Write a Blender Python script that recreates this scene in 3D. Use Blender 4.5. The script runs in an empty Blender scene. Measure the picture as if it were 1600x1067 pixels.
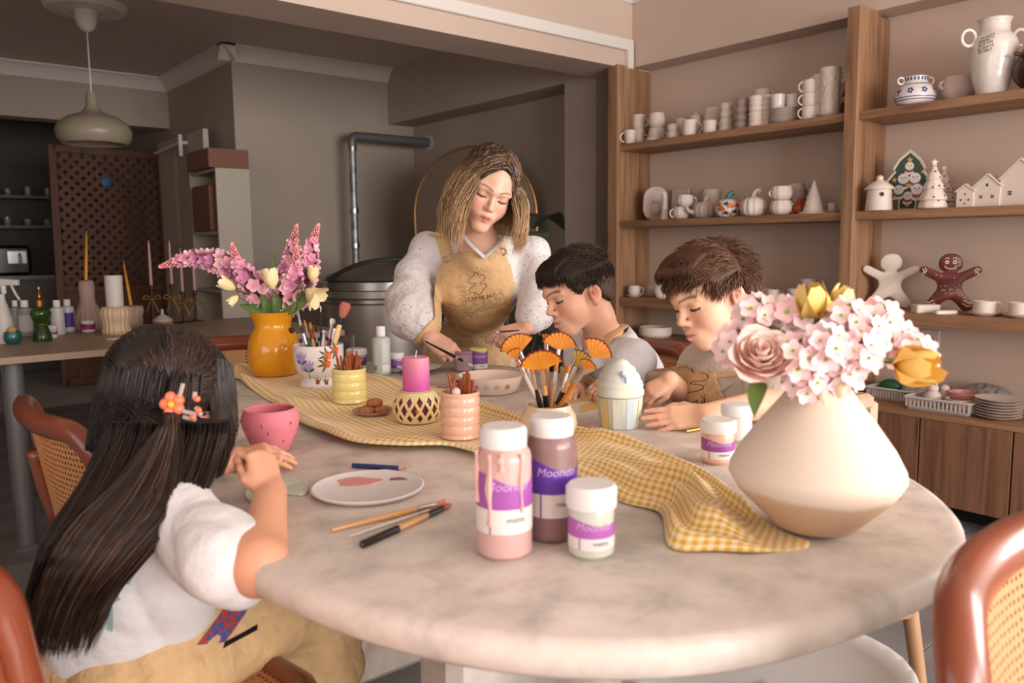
import bpy, bmesh, math, random
import numpy as np
from mathutils import Vector, Matrix
from mathutils.bvhtree import BVHTree
random.seed(7); NR = np.random.RandomState(7)
pi = math.pi
SC = bpy.context.scene
COL = SC.collection
# ------------------------------------------------------------------ camera
YAW, PITCH, ROLL = math.radians(39.79), math.radians(6.73), math.radians(-0.633)
FPX = 1257.7
CAM = np.array([0, 0, 1.12])
_f = np.array([math.sin(YAW)*math.cos(PITCH), math.cos(YAW)*math.cos(PITCH), -math.sin(PITCH)])
_r0 = np.array([math.cos(YAW), -math.sin(YAW), 0]); _u0 = np.cross(_r0, _f)
_r = _r0*math.cos(ROLL)+_u0*math.sin(ROLL); _u = -_r0*math.sin(ROLL)+_u0*math.cos(ROLL)
cam = bpy.data.cameras.new('camera'); camo = bpy.data.objects.new('camera', cam); COL.objects.link(camo)
camo.matrix_world = Matrix(((_r[0], _u[0], -_f[0], CAM[0]), (_r[1], _u[1], -_f[1], CAM[1]), (_r[2], _u[2], -_f[2], CAM[2]), (0, 0, 0, 1)))
cam.sensor_width = 36; cam.lens = 36*FPX/1600; cam.clip_start = .05
cam.dof.use_dof = True; cam.dof.focus_distance = 2.05; cam.dof.aperture_fstop = 4.8
SC.camera = camo
# ------------------------------------------------------------------ light and exposure
SC.view_settings.view_transform = 'Standard'; SC.view_settings.look = 'None'
SC.view_settings.exposure = 0.27; SC.view_settings.gamma = 1.0; SC.view_settings.use_curve_mapping = False
wd = bpy.data.worlds.new('world'); SC.world = wd; wd.use_nodes = True
wd.node_tree.nodes['Background'].inputs[0].default_value = (.75, .85, 1, 1); wd.node_tree.nodes['Background'].inputs[1].default_value = 1.0
def area(name, loc, rot, sx, sy, power, col):
    l = bpy.data.lights.new(name, 'AREA'); l.shape = 'RECTANGLE'; l.size = sx; l.size_y = sy; l.energy = power; l.color = col
    o = bpy.data.objects.new(name, l); COL.objects.link(o); o.location = loc; o.rotation_euler = rot
    return o
area('window_daylight', (1.3, -4.43, 1.45), (math.radians(90), 0, 0), 4.2, 1.8, 260, (1, .965, .94))
area('window_daylight', (3.57, -1.9, 1.5), (math.radians(90), 0, math.radians(90)), 2.6, 1.4, 120, (1, .965, .94))  # added side light for contrast, set in an unseen right-wall window
area('window_daylight', (-1.93, 0.6, 1.45), (math.radians(90), 0, math.radians(-90)), 2.4, 1.4, 14, (1, .965, .94))
SC.cycles.max_bounces = 8; SC.cycles.sample_clamp_indirect = 6
# ------------------------------------------------------------------ pixel helpers (1600x1067 frame): direction only, the distance comes from what a thing touches
def ray(x, y): return _f+_r*((x-800)/FPX)-_u*((y-533.5)/FPX)
def pz(x, y, z=.75):
    d = ray(x, y); return CAM+d*((z-CAM[2])/d[2])
def pX(x, y, X):
    d = ray(x, y); return CAM+d*(X/d[0])
def pY(x, y, Y):
    d = ray(x, y); return CAM+d*(Y/d[1])
def pd(x, y, dep): return CAM+ray(x, y)*dep
# ------------------------------------------------------------------ materials
def s2l(c):
    c = c/255.
    return c/12.92 if c <= .04045 else ((c+.055)/1.055)**2.4
def lin(c): return (s2l(c[0]), s2l(c[1]), s2l(c[2]), 1)
MATS = {}
def nt(m): return m.node_tree.nodes, m.node_tree.links
def mat(name, col, rough=.6, metal=0., spec=.5, noise=None, bump=None, trans=0., coat=0., sheen=0., emis=0., ior=1.45, sss=0., alpha=1.):
    if name in MATS: return MATS[name]
    m = bpy.data.materials.new(name); m.use_nodes = True; N, L = nt(m); b = N['Principled BSDF']
    b.inputs['Base Color'].default_value = lin(col); b.inputs['Roughness'].default_value = rough
    b.inputs['Metallic'].default_value = metal; b.inputs['Specular IOR Level'].default_value = spec
    b.inputs['Transmission Weight'].default_value = trans; b.inputs['Coat Weight'].default_value = coat; b.inputs['IOR'].default_value = ior
    b.inputs['Coat Roughness'].default_value = .12; b.inputs['Sheen Weight'].default_value = sheen; b.inputs['Alpha'].default_value = alpha
    if sss: b.inputs['Subsurface Weight'].default_value = sss; b.inputs['Subsurface Radius'].default_value = (.012, .005, .003); b.inputs['Subsurface Scale'].default_value = 1.
    if emis: b.inputs['Emission Color'].default_value = lin(col); b.inputs['Emission Strength'].default_value = emis
    tc = None
    if noise or bump: tc = N.new('ShaderNodeTexCoord')
    if noise:   # (scale, colour2, detail, lo, hi)
        sc, c2 = noise[0], noise[1]; lo, hi = (noise[2], noise[3]) if len(noise) > 3 else (.35, .65)
        n = N.new('ShaderNodeTexNoise'); n.inputs['Scale'].default_value = sc; n.inputs['Detail'].default_value = 5
        L.new(tc.outputs['Object'], n.inputs['Vector'])
        r = N.new('ShaderNodeValToRGB'); r.color_ramp.elements[0].position = lo; r.color_ramp.elements[1].position = hi
        r.color_ramp.elements[0].color = lin(col); r.color_ramp.elements[1].color = lin(c2)
        L.new(n.outputs['Fac'], r.inputs['Fac']); L.new(r.outputs['Color'], b.inputs['Base Color'])
    if bump:
        n2 = N.new('ShaderNodeTexNoise'); n2.inputs['Scale'].default_value = bump[0]; n2.inputs['Detail'].default_value = 4
        L.new(tc.outputs['Object'], n2.inputs['Vector'])
        bp = N.new('ShaderNodeBump'); bp.inputs['Strength'].default_value = bump[1]; bp.inputs['Distance'].default_value = bump[2] if len(bump) > 2 else .01
        L.new(n2.outputs['Fac'], bp.inputs['Height']); L.new(bp.outputs['Normal'], b.inputs['Normal'])
    MATS[name] = m; return m
def wood(name, c1, c2, c3, scale=(1, 1, .06), rough=.5, coat=0., fine=60, knots=True):
    """grain runs along the axis with the smallest mapping scale"""
    if name in MATS: return MATS[name]
    m = bpy.data.materials.new(name); m.use_nodes = True; N, L = nt(m); b = N['Principled BSDF']
    b.inputs['Roughness'].default_value = rough; b.inputs['Coat Weight'].default_value = coat; b.inputs['Coat Roughness'].default_value = .15
    tc = N.new('ShaderNodeTexCoord'); mp = N.new('ShaderNodeMapping'); mp.inputs['Scale'].default_value = scale
    L.new(tc.outputs['Object'], mp.inputs['Vector'])
    n = N.new('ShaderNodeTexNoise'); n.inputs['Scale'].default_value = 9; n.inputs['Detail'].default_value = 6; n.inputs['Distortion'].default_value = 1.2
    L.new(mp.outputs['Vector'], n.inputs['Vector'])
    r = N.new('ShaderNodeValToRGB'); e = r.color_ramp.elements
    e[0].position = .3; e[0].color = lin(c1); e[1].position = .75; e[1].color = lin(c3); k = e.new(.52); k.color = lin(c2)
    L.new(n.outputs['Fac'], r.inputs['Fac'])
    n2 = N.new('ShaderNodeTexNoise'); n2.inputs['Scale'].default_value = fine; n2.inputs['Detail'].default_value = 3
    L.new(mp.outputs['Vector'], n2.inputs['Vector'])
    mx = N.new('ShaderNodeMix'); mx.data_type = 'RGBA'; mx.blend_type = 'MULTIPLY'; mx.inputs[0].default_value = .35
    L.new(r.outputs['Color'], mx.inputs[6]); L.new(n2.outputs['Fac'], mx.inputs[7])
    g = N.new('ShaderNodeMix'); g.data_type = 'RGBA'; g.blend_type = 'MIX'; g.inputs[7].default_value = lin([int(v*.45) for v in c1])
    if knots:
        v = N.new('ShaderNodeTexVoronoi'); v.inputs['Scale'].default_value = 3.3
        mp2 = N.new('ShaderNodeMapping'); mp2.inputs['Scale'].default_value = [max(s, .3)*1. for s in scale]
        L.new(tc.outputs['Object'], mp2.inputs['Vector']); L.new(mp2.outputs['Vector'], v.inputs['Vector'])
        rr = N.new('ShaderNodeMapRange'); rr.inputs[1].default_value = .03; rr.inputs[2].default_value = .11; rr.inputs[3].default_value = .8; rr.inputs[4].default_value = 0
        L.new(v.outputs['Distance'], rr.inputs[0]); L.new(rr.outputs[0], g.inputs[0])
    else: g.inputs[0].default_value = 0
    L.new(mx.outputs[2], g.inputs[6]); L.new(g.outputs[2], b.inputs['Base Color'])
    MATS[name] = m; return m
def vmat(name, rough=.6, sss=0., spec=.5, coat=0., bump=None, aniso=False, sheen=0.):
    """colour from the mesh colour attribute 'Col'"""
    if name in MATS: return MATS[name]
    m = mat(name, (128, 128, 128), rough=rough, sss=sss, spec=spec, coat=coat, bump=bump, sheen=sheen); N, L = nt(m)
    a = N.new('ShaderNodeVertexColor'); a.layer_name = 'Col'; L.new(a.outputs['Color'], N['Principled BSDF'].inputs['Base Color'])
    return m
# ------------------------------------------------------------------ mesh builder
class B:
    def __init__(s): s.v = []; s.f = []; s.m = []; s.uv = None
    def add(s, v, f, mi=0, M=None):
        o = len(s.v)
        if M is not None: v = [tuple(M @ Vector(p)) for p in v]
        s.v += [tuple(p) for p in v]; s.f += [tuple(i+o for i in q) for q in f]; s.m += [mi]*len(f); return s
    def box(s, c, d, bev=0., mi=0, M=None):
        hx, hy, hz = [x/2 for x in d]; b = min(bev, hx*.95, hy*.95, hz*.95)
        if b <= 0:
            v = [(c[0]+i*hx, c[1]+j*hy, c[2]+k*hz) for i in (-1, 1) for j in (-1, 1) for k in (-1, 1)]
            return s.add(v, [(0, 1, 3, 2), (4, 6, 7, 5), (0, 4, 5, 1), (2, 3, 7, 6), (0, 2, 6, 4), (1, 5, 7, 3)], mi, M)
        v = []; ix = {}
        for i in (-1, 1):
            for j in (-1, 1):
                for k in (-1, 1):
                    for a in range(3):
                        p = [i*hx, j*hy, k*hz]
                        for q in range(3):
                            if q != a: p[q] -= (i, j, k)[q]*b
                        ix[(i, j, k, a)] = len(v); v.append((c[0]+p[0], c[1]+p[1], c[2]+p[2]))
        f = []
        for a in range(3):
            o = [q for q in range(3) if q != a]
            for sg in (-1, 1):
                def key(x, y):
                    t = [0, 0, 0]; t[a] = sg; t[o[0]] = x; t[o[1]] = y; return ix[(t[0], t[1], t[2], a)]
                q = [key(-1, -1), key(1, -1), key(1, 1), key(-1, 1)]
                if (sg > 0) != (a != 1): q.reverse()
                f.append(tuple(q))
        for a in range(3):
            o = [q for q in range(3) if q != a]
            for x in (-1, 1):
                for y in (-1, 1):
                    def key(z, face):
                        t = [0, 0, 0]; t[a] = z; t[o[0]] = x; t[o[1]] = y; return ix[(t[0], t[1], t[2], face)]
                    f.append((key(-1, o[0]), key(1, o[0]), key(1, o[1]), key(-1, o[1])))
        for i in (-1, 1):
            for j in (-1, 1):
                for k in (-1, 1): f.append(tuple(ix[(i, j, k, a)] for a in range(3)))
        return s.add(v, f, mi, M)
    def lathe(s, pr, n=32, c=(0, 0, 0), mi=0, M=None, wob=None):
        v = []; f = []
        for i, (r, z) in enumerate(pr):
            for j in range(n):
                a = 2*pi*j/n; rr = r*(wob(a, z) if wob else 1)
                v.append((c[0]+rr*math.cos(a), c[1]+rr*math.sin(a), c[2]+z))
        for i in range(len(pr)-1):
            for j in range(n):
                k = (j+1) % n; f.append((i*n+j, i*n+k, (i+1)*n+k, (i+1)*n+j))
        if pr[0][0] > 1e-6: f.append(tuple(range(n-1, -1, -1)))
        if pr[-1][0] > 1e-6: f.append(tuple((len(pr)-1)*n+j for j in range(n)))
        return s.add(v, f, mi, M)
    def tube(s, pts, r, n=8, mi=0, M=None, cap=True, closed=False, flat=1.):
        P = [np.array(p, float) for p in pts]; m = len(P); R = [r]*m if np.isscalar(r) else list(r)
        v = []; f = []; pu = None
        for i in range(m):
            t = P[(i+1) % m]-P[i-1] if closed else P[min(i+1, m-1)]-P[max(i-1, 0)]
            t = t/(np.linalg.norm(t)+1e-12)
            if pu is None:
                a = np.array([0, 0, 1.]) if abs(t[2]) < .9 else np.array([1., 0, 0]); pu = np.cross(t, a)
            pu = pu-t*(pu@t); pu /= np.linalg.norm(pu)+1e-12; w = np.cross(t, pu)
            for j in range(n):
                a = 2*pi*j/n; v.append(tuple(P[i]+R[i]*(math.cos(a)*pu+flat*math.sin(a)*w)))
        for i in range(m if closed else m-1):
            for j in range(n):
                k = (j+1) % n; i2 = (i+1) % m; f.append((i*n+j, i*n+k, i2*n+k, i2*n+j))
        if cap and not closed: f += [tuple(range(n-1, -1, -1)), tuple((m-1)*n+j for j in range(n))]
        return s.add(v, f, mi, M)
    def prism(s, poly, z0, z1, bev=0., mi=0, M=None):
        """outline in xy extruded in z; bev shrinks both rims"""
        P = [np.array(p, float) for p in poly]; n = len(P)
        if sum(P[i][0]*P[(i+1) % n][1]-P[(i+1) % n][0]*P[i][1] for i in range(n)) < 0: P.reverse()
        def inset(d):
            o = []
            for i in range(n):
                a, b, c = P[i-1], P[i], P[(i+1) % n]
                t1 = (b-a)/(np.linalg.norm(b-a)+1e-9); t2 = (c-b)/(np.linalg.norm(c-b)+1e-9)
                m_ = np.array([-t1[1]-t2[1], t1[0]+t2[0]]); q = m_@m_
                o.append(b+(m_*2*d/q if q > .5 else m_*d))
            return o
        rings = [(P, z0), (P, z1)] if bev <= 0 else [(inset(bev), z0), (P, z0+bev), (P, z1-bev), (inset(bev), z1)]
        v = []; f = []
        for ring, z in rings: v += [(p[0], p[1], z) for p in ring]
        for k in range(len(rings)-1):
            for i in range(n):
                j = (i+1) % n; f.append((k*n+i, k*n+j, (k+1)*n+j, (k+1)*n+i))
        f += [tuple(range(n-1, -1, -1)), tuple((len(rings)-1)*n+i for i in range(n))]
        return s.add(v, f, mi, M)
    def ell(s, c, r, n=16, m=10, mi=0, M=None):
        pr = [(max(1e-7, math.sin(pi*i/m)), -math.cos(pi*i/m)) for i in range(m+1)]
        v = []; f = []
        for (q, z) in pr:
            for j in range(n): v.append((c[0]+r[0]*q*math.cos(2*pi*j/n), c[1]+r[1]*q*math.sin(2*pi*j/n), c[2]+r[2]*z))
        for i in range(m):
            for j in range(n): k = (j+1) % n; f.append((i*n+j, i*n+k, (i+1)*n+k, (i+1)*n+j))
        return s.add(v, f, mi, M)
    def mesh(s, name, mats, smooth=40, uv=None, col=None):
        me = bpy.data.meshes.new(name); me.from_pydata(s.v, [], s.f); me.update()
        for m in (mats if isinstance(mats, (list, tuple)) else [mats]): me.materials.append(m)
        if any(s.m): me.polygons.foreach_set('material_index', s.m)
        finish(me, smooth)
        if uv is not None: set_uv(me, uv)
        if col is not None: set_col(me, col)
        return me
    def obj(s, name, mats, parent=None, smooth=40, loc=None, rz=0., uv=None, col=None, kind=None):
        return link(name, s.mesh(name, mats, smooth, uv, col), parent, loc, rz, kind)
def finish(me, smooth):
    if smooth:
        me.polygons.foreach_set('use_smooth', [True]*len(me.polygons))
        if smooth < 180: me.set_sharp_from_angle(angle=math.radians(smooth))
def set_uv(me, uv):
    l = me.uv_layers.new(name='UVMap'); vi = np.empty(len(me.loops), np.int32); me.loops.foreach_get('vertex_index', vi)
    l.data.foreach_set('uv', np.asarray(uv, np.float32)[vi].ravel())
def set_col(me, col):
    a = me.color_attributes.new('Col', 'FLOAT_COLOR', 'POINT'); c = np.ones((len(me.vertices), 4), np.float32); c[:, :3] = np.asarray(col)[:, :3]
    a.data.foreach_set('color', c.ravel())
def link(name, me, parent=None, loc=None, rz=0., kind=None):
    o = bpy.data.objects.new(name, me); COL.objects.link(o)
    if parent is not None: o.parent = parent
    if loc is not None: o.location = loc
    if rz: o.rotation_euler = (0, 0, rz)
    if kind: o['kind'] = kind
    return o
def tag(o, label, cat, group=None):
    o['label'] = label; o['category'] = cat
    if group: o['group'] = group
    return o
def thing(name, label, cat, loc=(0, 0, 0), rz=0., group=None):
    o = bpy.data.objects.new(name, None); COL.objects.link(o); o.empty_display_size = .05
    o.location = loc; o.rotation_euler = (0, 0, rz); return tag(o, label, cat, group)
def struct(name, b, m, parent=None, smooth=0, **k): return b.obj(name, m, parent, smooth, kind='structure', **k)
def sm(pts, n=8, closed=False):
    """catmull-rom through points"""
    P = [np.array(p, float) for p in pts]; out = []; m = len(P)
    for i in range(m if closed else m-1):
        p0 = P[i-1] if (i > 0 or closed) else P[0]; p1 = P[i]; p2 = P[(i+1) % m]; p3 = P[(i+2) % m] if (closed or i+2 < m) else P[m-1]
        for k in range(n):
            t = k/n; out.append(.5*((2*p1)+(p2-p0)*t+(2*p0-5*p1+4*p2-p3)*t*t+(3*p1-p0-3*p2+p3)*t**3))
    if not closed: out.append(P[-1])
    return out
def text2d(txt, size, font_shear=0., align='CENTER'):
    c = bpy.data.curves.new('lettering', 'FONT'); c.body = txt; c.size = size; c.align_x = align; c.align_y = 'CENTER'; c.shear = font_shear; c.resolution_u = 3
    o = bpy.data.objects.new('lettering', c); COL.objects.link(o)
    bpy.context.view_layer.update(); dg = bpy.context.evaluated_depsgraph_get(); me = o.evaluated_get(dg).to_mesh()
    v = [tuple(q.co)[:2] for q in me.vertices]; f = [tuple(p.vertices) for p in me.polygons]
    o.evaluated_get(dg).to_mesh_clear(); bpy.data.objects.remove(o); bpy.data.curves.remove(c)
    return v, f
def on_cyl(v2, r, z, a0):
    """wrap 2d print around a vertical cylinder, centred on angle a0"""
    return [(r*math.cos(a0+x/r), r*math.sin(a0+x/r), z+y) for x, y in v2]
def patch_cyl(b, r, z0, z1, a0, a1, mi=0, n=24, zf=None):
    v = []; f = []
    for i in range(n+1):
        a = a0+(a1-a0)*i/n; lo, hi = (z0, z1) if zf is None else zf(i/n)
        v += [(r*math.cos(a), r*math.sin(a), lo), (r*math.cos(a), r*math.sin(a), hi)]
    for i in range(n): f.append((2*i, 2*i+2, 2*i+3, 2*i+1))
    return b.add(v, f, mi)
def rim(ri, r, z, t=.5):  # small rounded lip
    return [(r, z), ((r+ri)/2, z+t*(r-ri)), (ri, z)]
# ================================================================== THE SETTING
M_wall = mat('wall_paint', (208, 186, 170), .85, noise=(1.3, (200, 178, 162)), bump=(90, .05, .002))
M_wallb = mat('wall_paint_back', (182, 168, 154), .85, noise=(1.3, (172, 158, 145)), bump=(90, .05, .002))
M_ceil = mat('ceiling_paint', (206, 190, 180), .9)
M_white = mat('white_trim', (226, 220, 214), .5)
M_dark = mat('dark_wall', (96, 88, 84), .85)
M_grout = mat('grout', (186, 184, 182), .9)
M_tile = mat('floor_tile', (136, 133, 133), .42, noise=(3.5, (116, 113, 114)), bump=(25, .05, .003))
b = B(); b.box((.7, 2.45, -.056), (6.2, 14.1, .1)); floor = struct('floor', b, M_grout)
tb = B(); tb.box((0, 0, -.004), (.6225, .2955, .01), .0015); tme = tb.mesh('floor_tile', M_tile, 0)
for i in range(9):
    for j in range(23): link('floor_tile', tme, floor, loc=(1.985-.6275*4+.6275*i+.3137, .897-.298*4+.298*j+.149, .0))
def wallbox(name, lo, hi, m, parent=None):
    q = B(); q.box([(a+c)/2 for a, c in zip(lo, hi)], [c-a for a, c in zip(lo, hi)]); return struct(name, q, m, parent)
wallbox('wall_right', (3.645, -.4, 0), (3.85, 3.43, 2.55), M_wall)
wallbox('trim_1', (3.49, -.4, 2.10), (3.645, 3.12, 2.53), M_wall)
wallbox('trim_2', (-2.2, 3.12, 2.093), (3.74, 3.41, 2.53), M_wall)
wallbox('ceiling', (-2.3, -4.6, 2.53), (3.95, 7.3, 2.63), M_ceil)
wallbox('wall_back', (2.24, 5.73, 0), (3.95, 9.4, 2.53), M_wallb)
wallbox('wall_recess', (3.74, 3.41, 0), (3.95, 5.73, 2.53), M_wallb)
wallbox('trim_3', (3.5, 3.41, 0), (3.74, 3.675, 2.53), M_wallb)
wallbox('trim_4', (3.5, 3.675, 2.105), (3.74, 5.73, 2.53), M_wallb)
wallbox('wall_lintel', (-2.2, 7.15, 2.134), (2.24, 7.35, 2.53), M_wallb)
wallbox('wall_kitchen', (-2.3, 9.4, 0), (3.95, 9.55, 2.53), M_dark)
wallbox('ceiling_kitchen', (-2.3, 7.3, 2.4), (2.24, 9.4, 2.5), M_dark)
def cornice(name, p0, p1, nrm, ztop=2.53, s=.1):
    """coved plaster cornice from p0 to p1 sticking out along nrm"""
    pr = [(0, -s), (.012, -s), (.02, -s*.86), (.04, -s*.6), (.065, -s*.32), (.085, -s*.16), (s, -.012), (s, 0), (0, 0)]
    v = []; n = len(pr)
    for p in (p0, p1):
        for (o, z) in pr: v.append((p[0]+nrm[0]*o, p[1]+nrm[1]*o, ztop+z))
    q = B(); q.add(v, [(i, (i+1) % n, n+(i+1) % n, n+i) for i in range(n)]+[tuple(range(n-1, -1, -1)), tuple(range(n, 2*n))])
    return struct(name, q, M_white, smooth=30)
cornice('trim_5', (2.14, 5.73), (3.5, 5.73), (0, -1))
cornice('trim_6', (2.24, 5.63), (2.24, 7.15), (-1, 0))
cornice('trim_7', (-2.2, 7.15), (2.24, 7.15), (0, -1))
cornice('trim_8', (-2.2, 3.12), (3.49, 3.12), (0, -1), s=.09)
cornice('trim_9', (3.49, -.4), (3.49, 3.12), (-1, 0), s=.09)
b = B(); b.box((.62, 3.107, 2.213), (5.64, .026, .06), .004); b.box((3.455, 3.107, 2.165), (.045, .03, .155), .004); struct('trim_10', b, M_white)
# walls behind the camera with their windows; the right-wall window is added for side light
def window_wall(name, ax, pos, lo, hi, w0, w1, z0, z1, wn):
    t = .12
    def bx(q, a0, a1, c0, c1):
        if ax == 'y': q.box(((a0+a1)/2, pos-t/2, (c0+c1)/2), (a1-a0, t, c1-c0))
        else: q.box((pos-t/2, (a0+a1)/2, (c0+c1)/2), (t, a1-a0, c1-c0))
    q = B(); bx(q, lo, w0, 0, 2.53); bx(q, w1, hi, 0, 2.53); bx(q, w0, w1, 0, z0); bx(q, w0, w1, z1, 2.53); struct(name, q, M_wall)
    w = bpy.data.objects.new(wn, None); COL.objects.link(w); w['kind'] = 'structure'
    n = 3
    for i in range(n):
        a0 = w0+(w1-w0)*i/n; a1 = w0+(w1-w0)*(i+1)/n
        q = B()
        for (p, r_, c0, c1) in ((a0, a0+.05, z0, z1), (a1-.05, a1, z0, z1), (a0, a1, z0, z0+.05), (a0, a1, z1-.05, z1)):
            if ax == 'y': q.box(((p+r_)/2, pos-.07, (c0+c1)/2), (r_-p, .05, c1-c0))
            else: q.box((pos-.07, (p+r_)/2, (c0+c1)/2), (.05, r_-p, c1-c0))
        q.obj('window_frame', M_white, w, 0)
        q = B()
        if ax == 'y': q.box(((a0+a1)/2, pos-.07, (z0+z1)/2), (a1-a0-.1, .006, z1-z0-.1))
        else: q.box((pos-.07, (a0+a1)/2, (z0+z1)/2), (.006, a1-a0-.1, z1-z0-.1))
        q.obj('window_pane', mat('window_glass', (240, 245, 245), .02, trans=1.), w, 0)
window_wall('wall_front', 'y', -4.5, -2.3, 3.85, -.8, 3.4, .5, 2.4, 'window_1')
window_wall('wall_right_front', 'x', 3.77, -4.6, -.4, -3.2, -.6, .8, 2.2, 'window_added')  # its window is unseen, added to hold the extra side light
window_wall('wall_left', 'x', -2.1, -4.6, 9.5, -.6, 1.8, .75, 2.15, 'window_2')
# ================================================================== BACK OF THE ROOM
M_metal = mat('steel', (176, 172, 168), .3, metal=1.); M_steelgrey = mat('grey_steel_paint', (128, 130, 132), .45, metal=.3)
# open white door
t = bpy.data.objects.new('door_1', None); COL.objects.link(t); t['kind'] = 'structure'; t.location = (2.12, 6.5, 0)
b = B(); b.box((0, 0, 1.0), (.04, 1.05, 1.98), .003); b.obj('door_leaf', mat('door_white', (188, 176, 164), .5), t, 0)
for z, h in ((1.5, .7), (.62, .85)):
    for dy in (-.26, .26):
        q = B(); q.box((-.024, dy, z), (.01, .36, h), .004); q.box((-.029, dy, z), (.006, .29, h-.08), .003); q.obj('door_panel', MATS['door_white'], t, 0)
# tall open cupboard
t = thing('tall_cupboard', 'tall narrow cream cupboard with an open side beside the back wall', 'cupboard', (2.01, 5.47, 0))
M_cream = mat('cream_board', (178, 168, 152), .5)
b = B(); b.box((0, -.245, .82), (.22, .02, 1.64)); b.obj('side_panel', M_cream, t, 0)
b = B(); b.box((0, .245, .82), (.22, .02, 1.64)); b.obj('side_panel', M_cream, t, 0)
b = B(); b.box((.105, 0, .82), (.012, .47, 1.64)); b.obj('back_panel', M_cream, t, 0)
for z in (.06, .45, .85, 1.23, 1.63):
    b = B(); b.box((-.004, 0, z), (.206, .47, .02)); b.obj('shelf', M_cream, t, 0)
M_kraft = mat('kraft_paper', (122, 84, 62), .85, bump=(30, .6, .01))
b = B(); b.prism([(-.12, -.16), (.09, -.16), (.09, .16), (-.12, .16)], 0, .3, .01); tag(b.obj('paper_bag', M_kraft, loc=(2.0, 5.46, 1.242)), 'brown paper bag standing inside the tall cream cupboard', 'bag')
t = thing('cardboard_box', 'open brown cardboard box lying on top of the tall cupboard', 'box', (1.99, 5.42, 1.642))
M_card = mat('cardboard', (128, 92, 74), .85)
for c, d in (((0, -.2, .06), (.26, .012, .12)), ((0, .2, .06), (.26, .012, .12)), ((-.125, 0, .06), (.012, .4, .12)), ((.125, 0, .06), (.012, .4, .12)), ((0, 0, .006), (.25, .4, .012))):
    b = B(); b.box(c, d); b.obj('box_side', M_card, t, 0)
b = B(); b.ell((-.03, .02, .1), (.08, .14, .05)); b.obj('crumpled_contents', mat('dark_cloth', (60, 54, 52), .9, bump=(30, .8, .02)), t)
b = B(); b.tube([(2.23, 6.3, 1.93), (2.05, 6.32, 1.92), (2.05, 6.95, 1.90)], .012, 6); b.tube([(2.05, 6.32, 1.98), (2.05, 6.32, 1.82)], .015, 6)
tag(b.obj('wall_rail', M_white), 'thin white wall rail above the open door', 'rail')
# lattice panel
t = thing('lattice_panel', 'tall brown wooden lattice panel leaning in the dark doorway', 'panel', (1.80, 7.47, 0))
t.rotation_euler = (math.radians(-2), math.radians(1.2), 0)
M_latt = wood('lattice_wood', (124, 78, 54), (108, 66, 44), (90, 52, 36), (1, 1, .2), .6, knots=False)
W2, H2 = .42, 1.98
for c, d in (((-W2, 0, H2/2), (.06, .03, H2)), ((W2, 0, H2/2), (.06, .03, H2)), ((0, 0, H2-.03), (2*W2, .03, .06)), ((0, 0, .03), (2*W2, .03, .06)), ((0, 0, .80), (2*W2, .028, .05))):
    q = B(); q.box(c, d, .003); q.obj('frame_rail', M_latt, t, 0)
q = B(); q.box((0, .012, .42), (2*W2-.05, .008, .72)); q.obj('lower_board', M_latt, t, 0)
def clip(c0, sgn, x0, x1, z0, z1):
    # line z = sgn*x + c0 inside the rectangle
    xa, xb = x0, x1
    lo, hi = (z0-c0)/sgn, (z1-c0)/sgn
    if lo > hi: lo, hi = hi, lo
    xa = max(xa, lo); xb = min(xb, hi)
    return (xa, xb) if xb-xa > .03 else None
c0 = -.5
for sgn, yy in ((1, -.005), (-1, .005)):
    for k in range(40):
        c = .82-W2-.02+k*.088 if sgn == 1 else .82-W2+.02+k*.088
        r_ = clip(c, sgn, -W2+.03, W2-.03, .825, H2-.06)
        if not r_: continue
        xa, xb = r_; p0 = np.array([xa, yy, sgn*xa+c]); p1 = np.array([xb, yy, sgn*xb+c]); L_ = np.linalg.norm(p1-p0)
        q = B(); q.box((0, 0, 0), (L_, .008, .034)); o = q.obj('slat', M_latt, t, 0); o.location = (p0+p1)/2; o.rotation_euler = (0, -math.radians(45)*sgn, 0)
q = B(); q.ell((-.03, -.02, 1.70), (.045, .012, .045)); q.obj('blue_ornament', mat('blue_ornament', (60, 110, 150), .5), t)
# dark kitchen corner
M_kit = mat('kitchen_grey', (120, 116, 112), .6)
cpos = pY(20, 470, 8.8)
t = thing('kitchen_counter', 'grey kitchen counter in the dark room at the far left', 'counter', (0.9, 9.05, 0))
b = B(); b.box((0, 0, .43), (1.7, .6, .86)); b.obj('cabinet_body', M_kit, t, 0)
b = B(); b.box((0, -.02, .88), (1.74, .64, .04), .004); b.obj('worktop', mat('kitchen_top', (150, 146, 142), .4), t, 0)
for k in range(3):
    b = B(); b.box((-.56+.56*k, -.306, .45), (.54, .014, .78), .003); d = b.obj('door', M_kit, t, 0)
    b = B(); b.box((-.56+.56*k+.2, -.32, .7), (.1, .012, .012)); b.obj('handle', M_metal, d, 0)
p = pY(18, 425, 8.85)
t = thing('coffee_machine', 'black coffee machine on the kitchen counter in the dark', 'appliance', (p[0], 8.95, .90))
M_blk = mat('black_plastic', (22, 20, 20), .25)
b = B(); b.box((0, 0, .14), (.34, .26, .28), .03); b.obj('body', M_blk, t)
b = B(); b.box((.05, -.135, .17), (.16, .012, .12), .004); b.obj('front_plate', M_metal, t, 0)
b = B(); b.tube([(.07, -.14, .2), (.07, -.19, .19), (.07, -.19, .1)], .012); b.obj('spout', M_metal, t)
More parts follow.
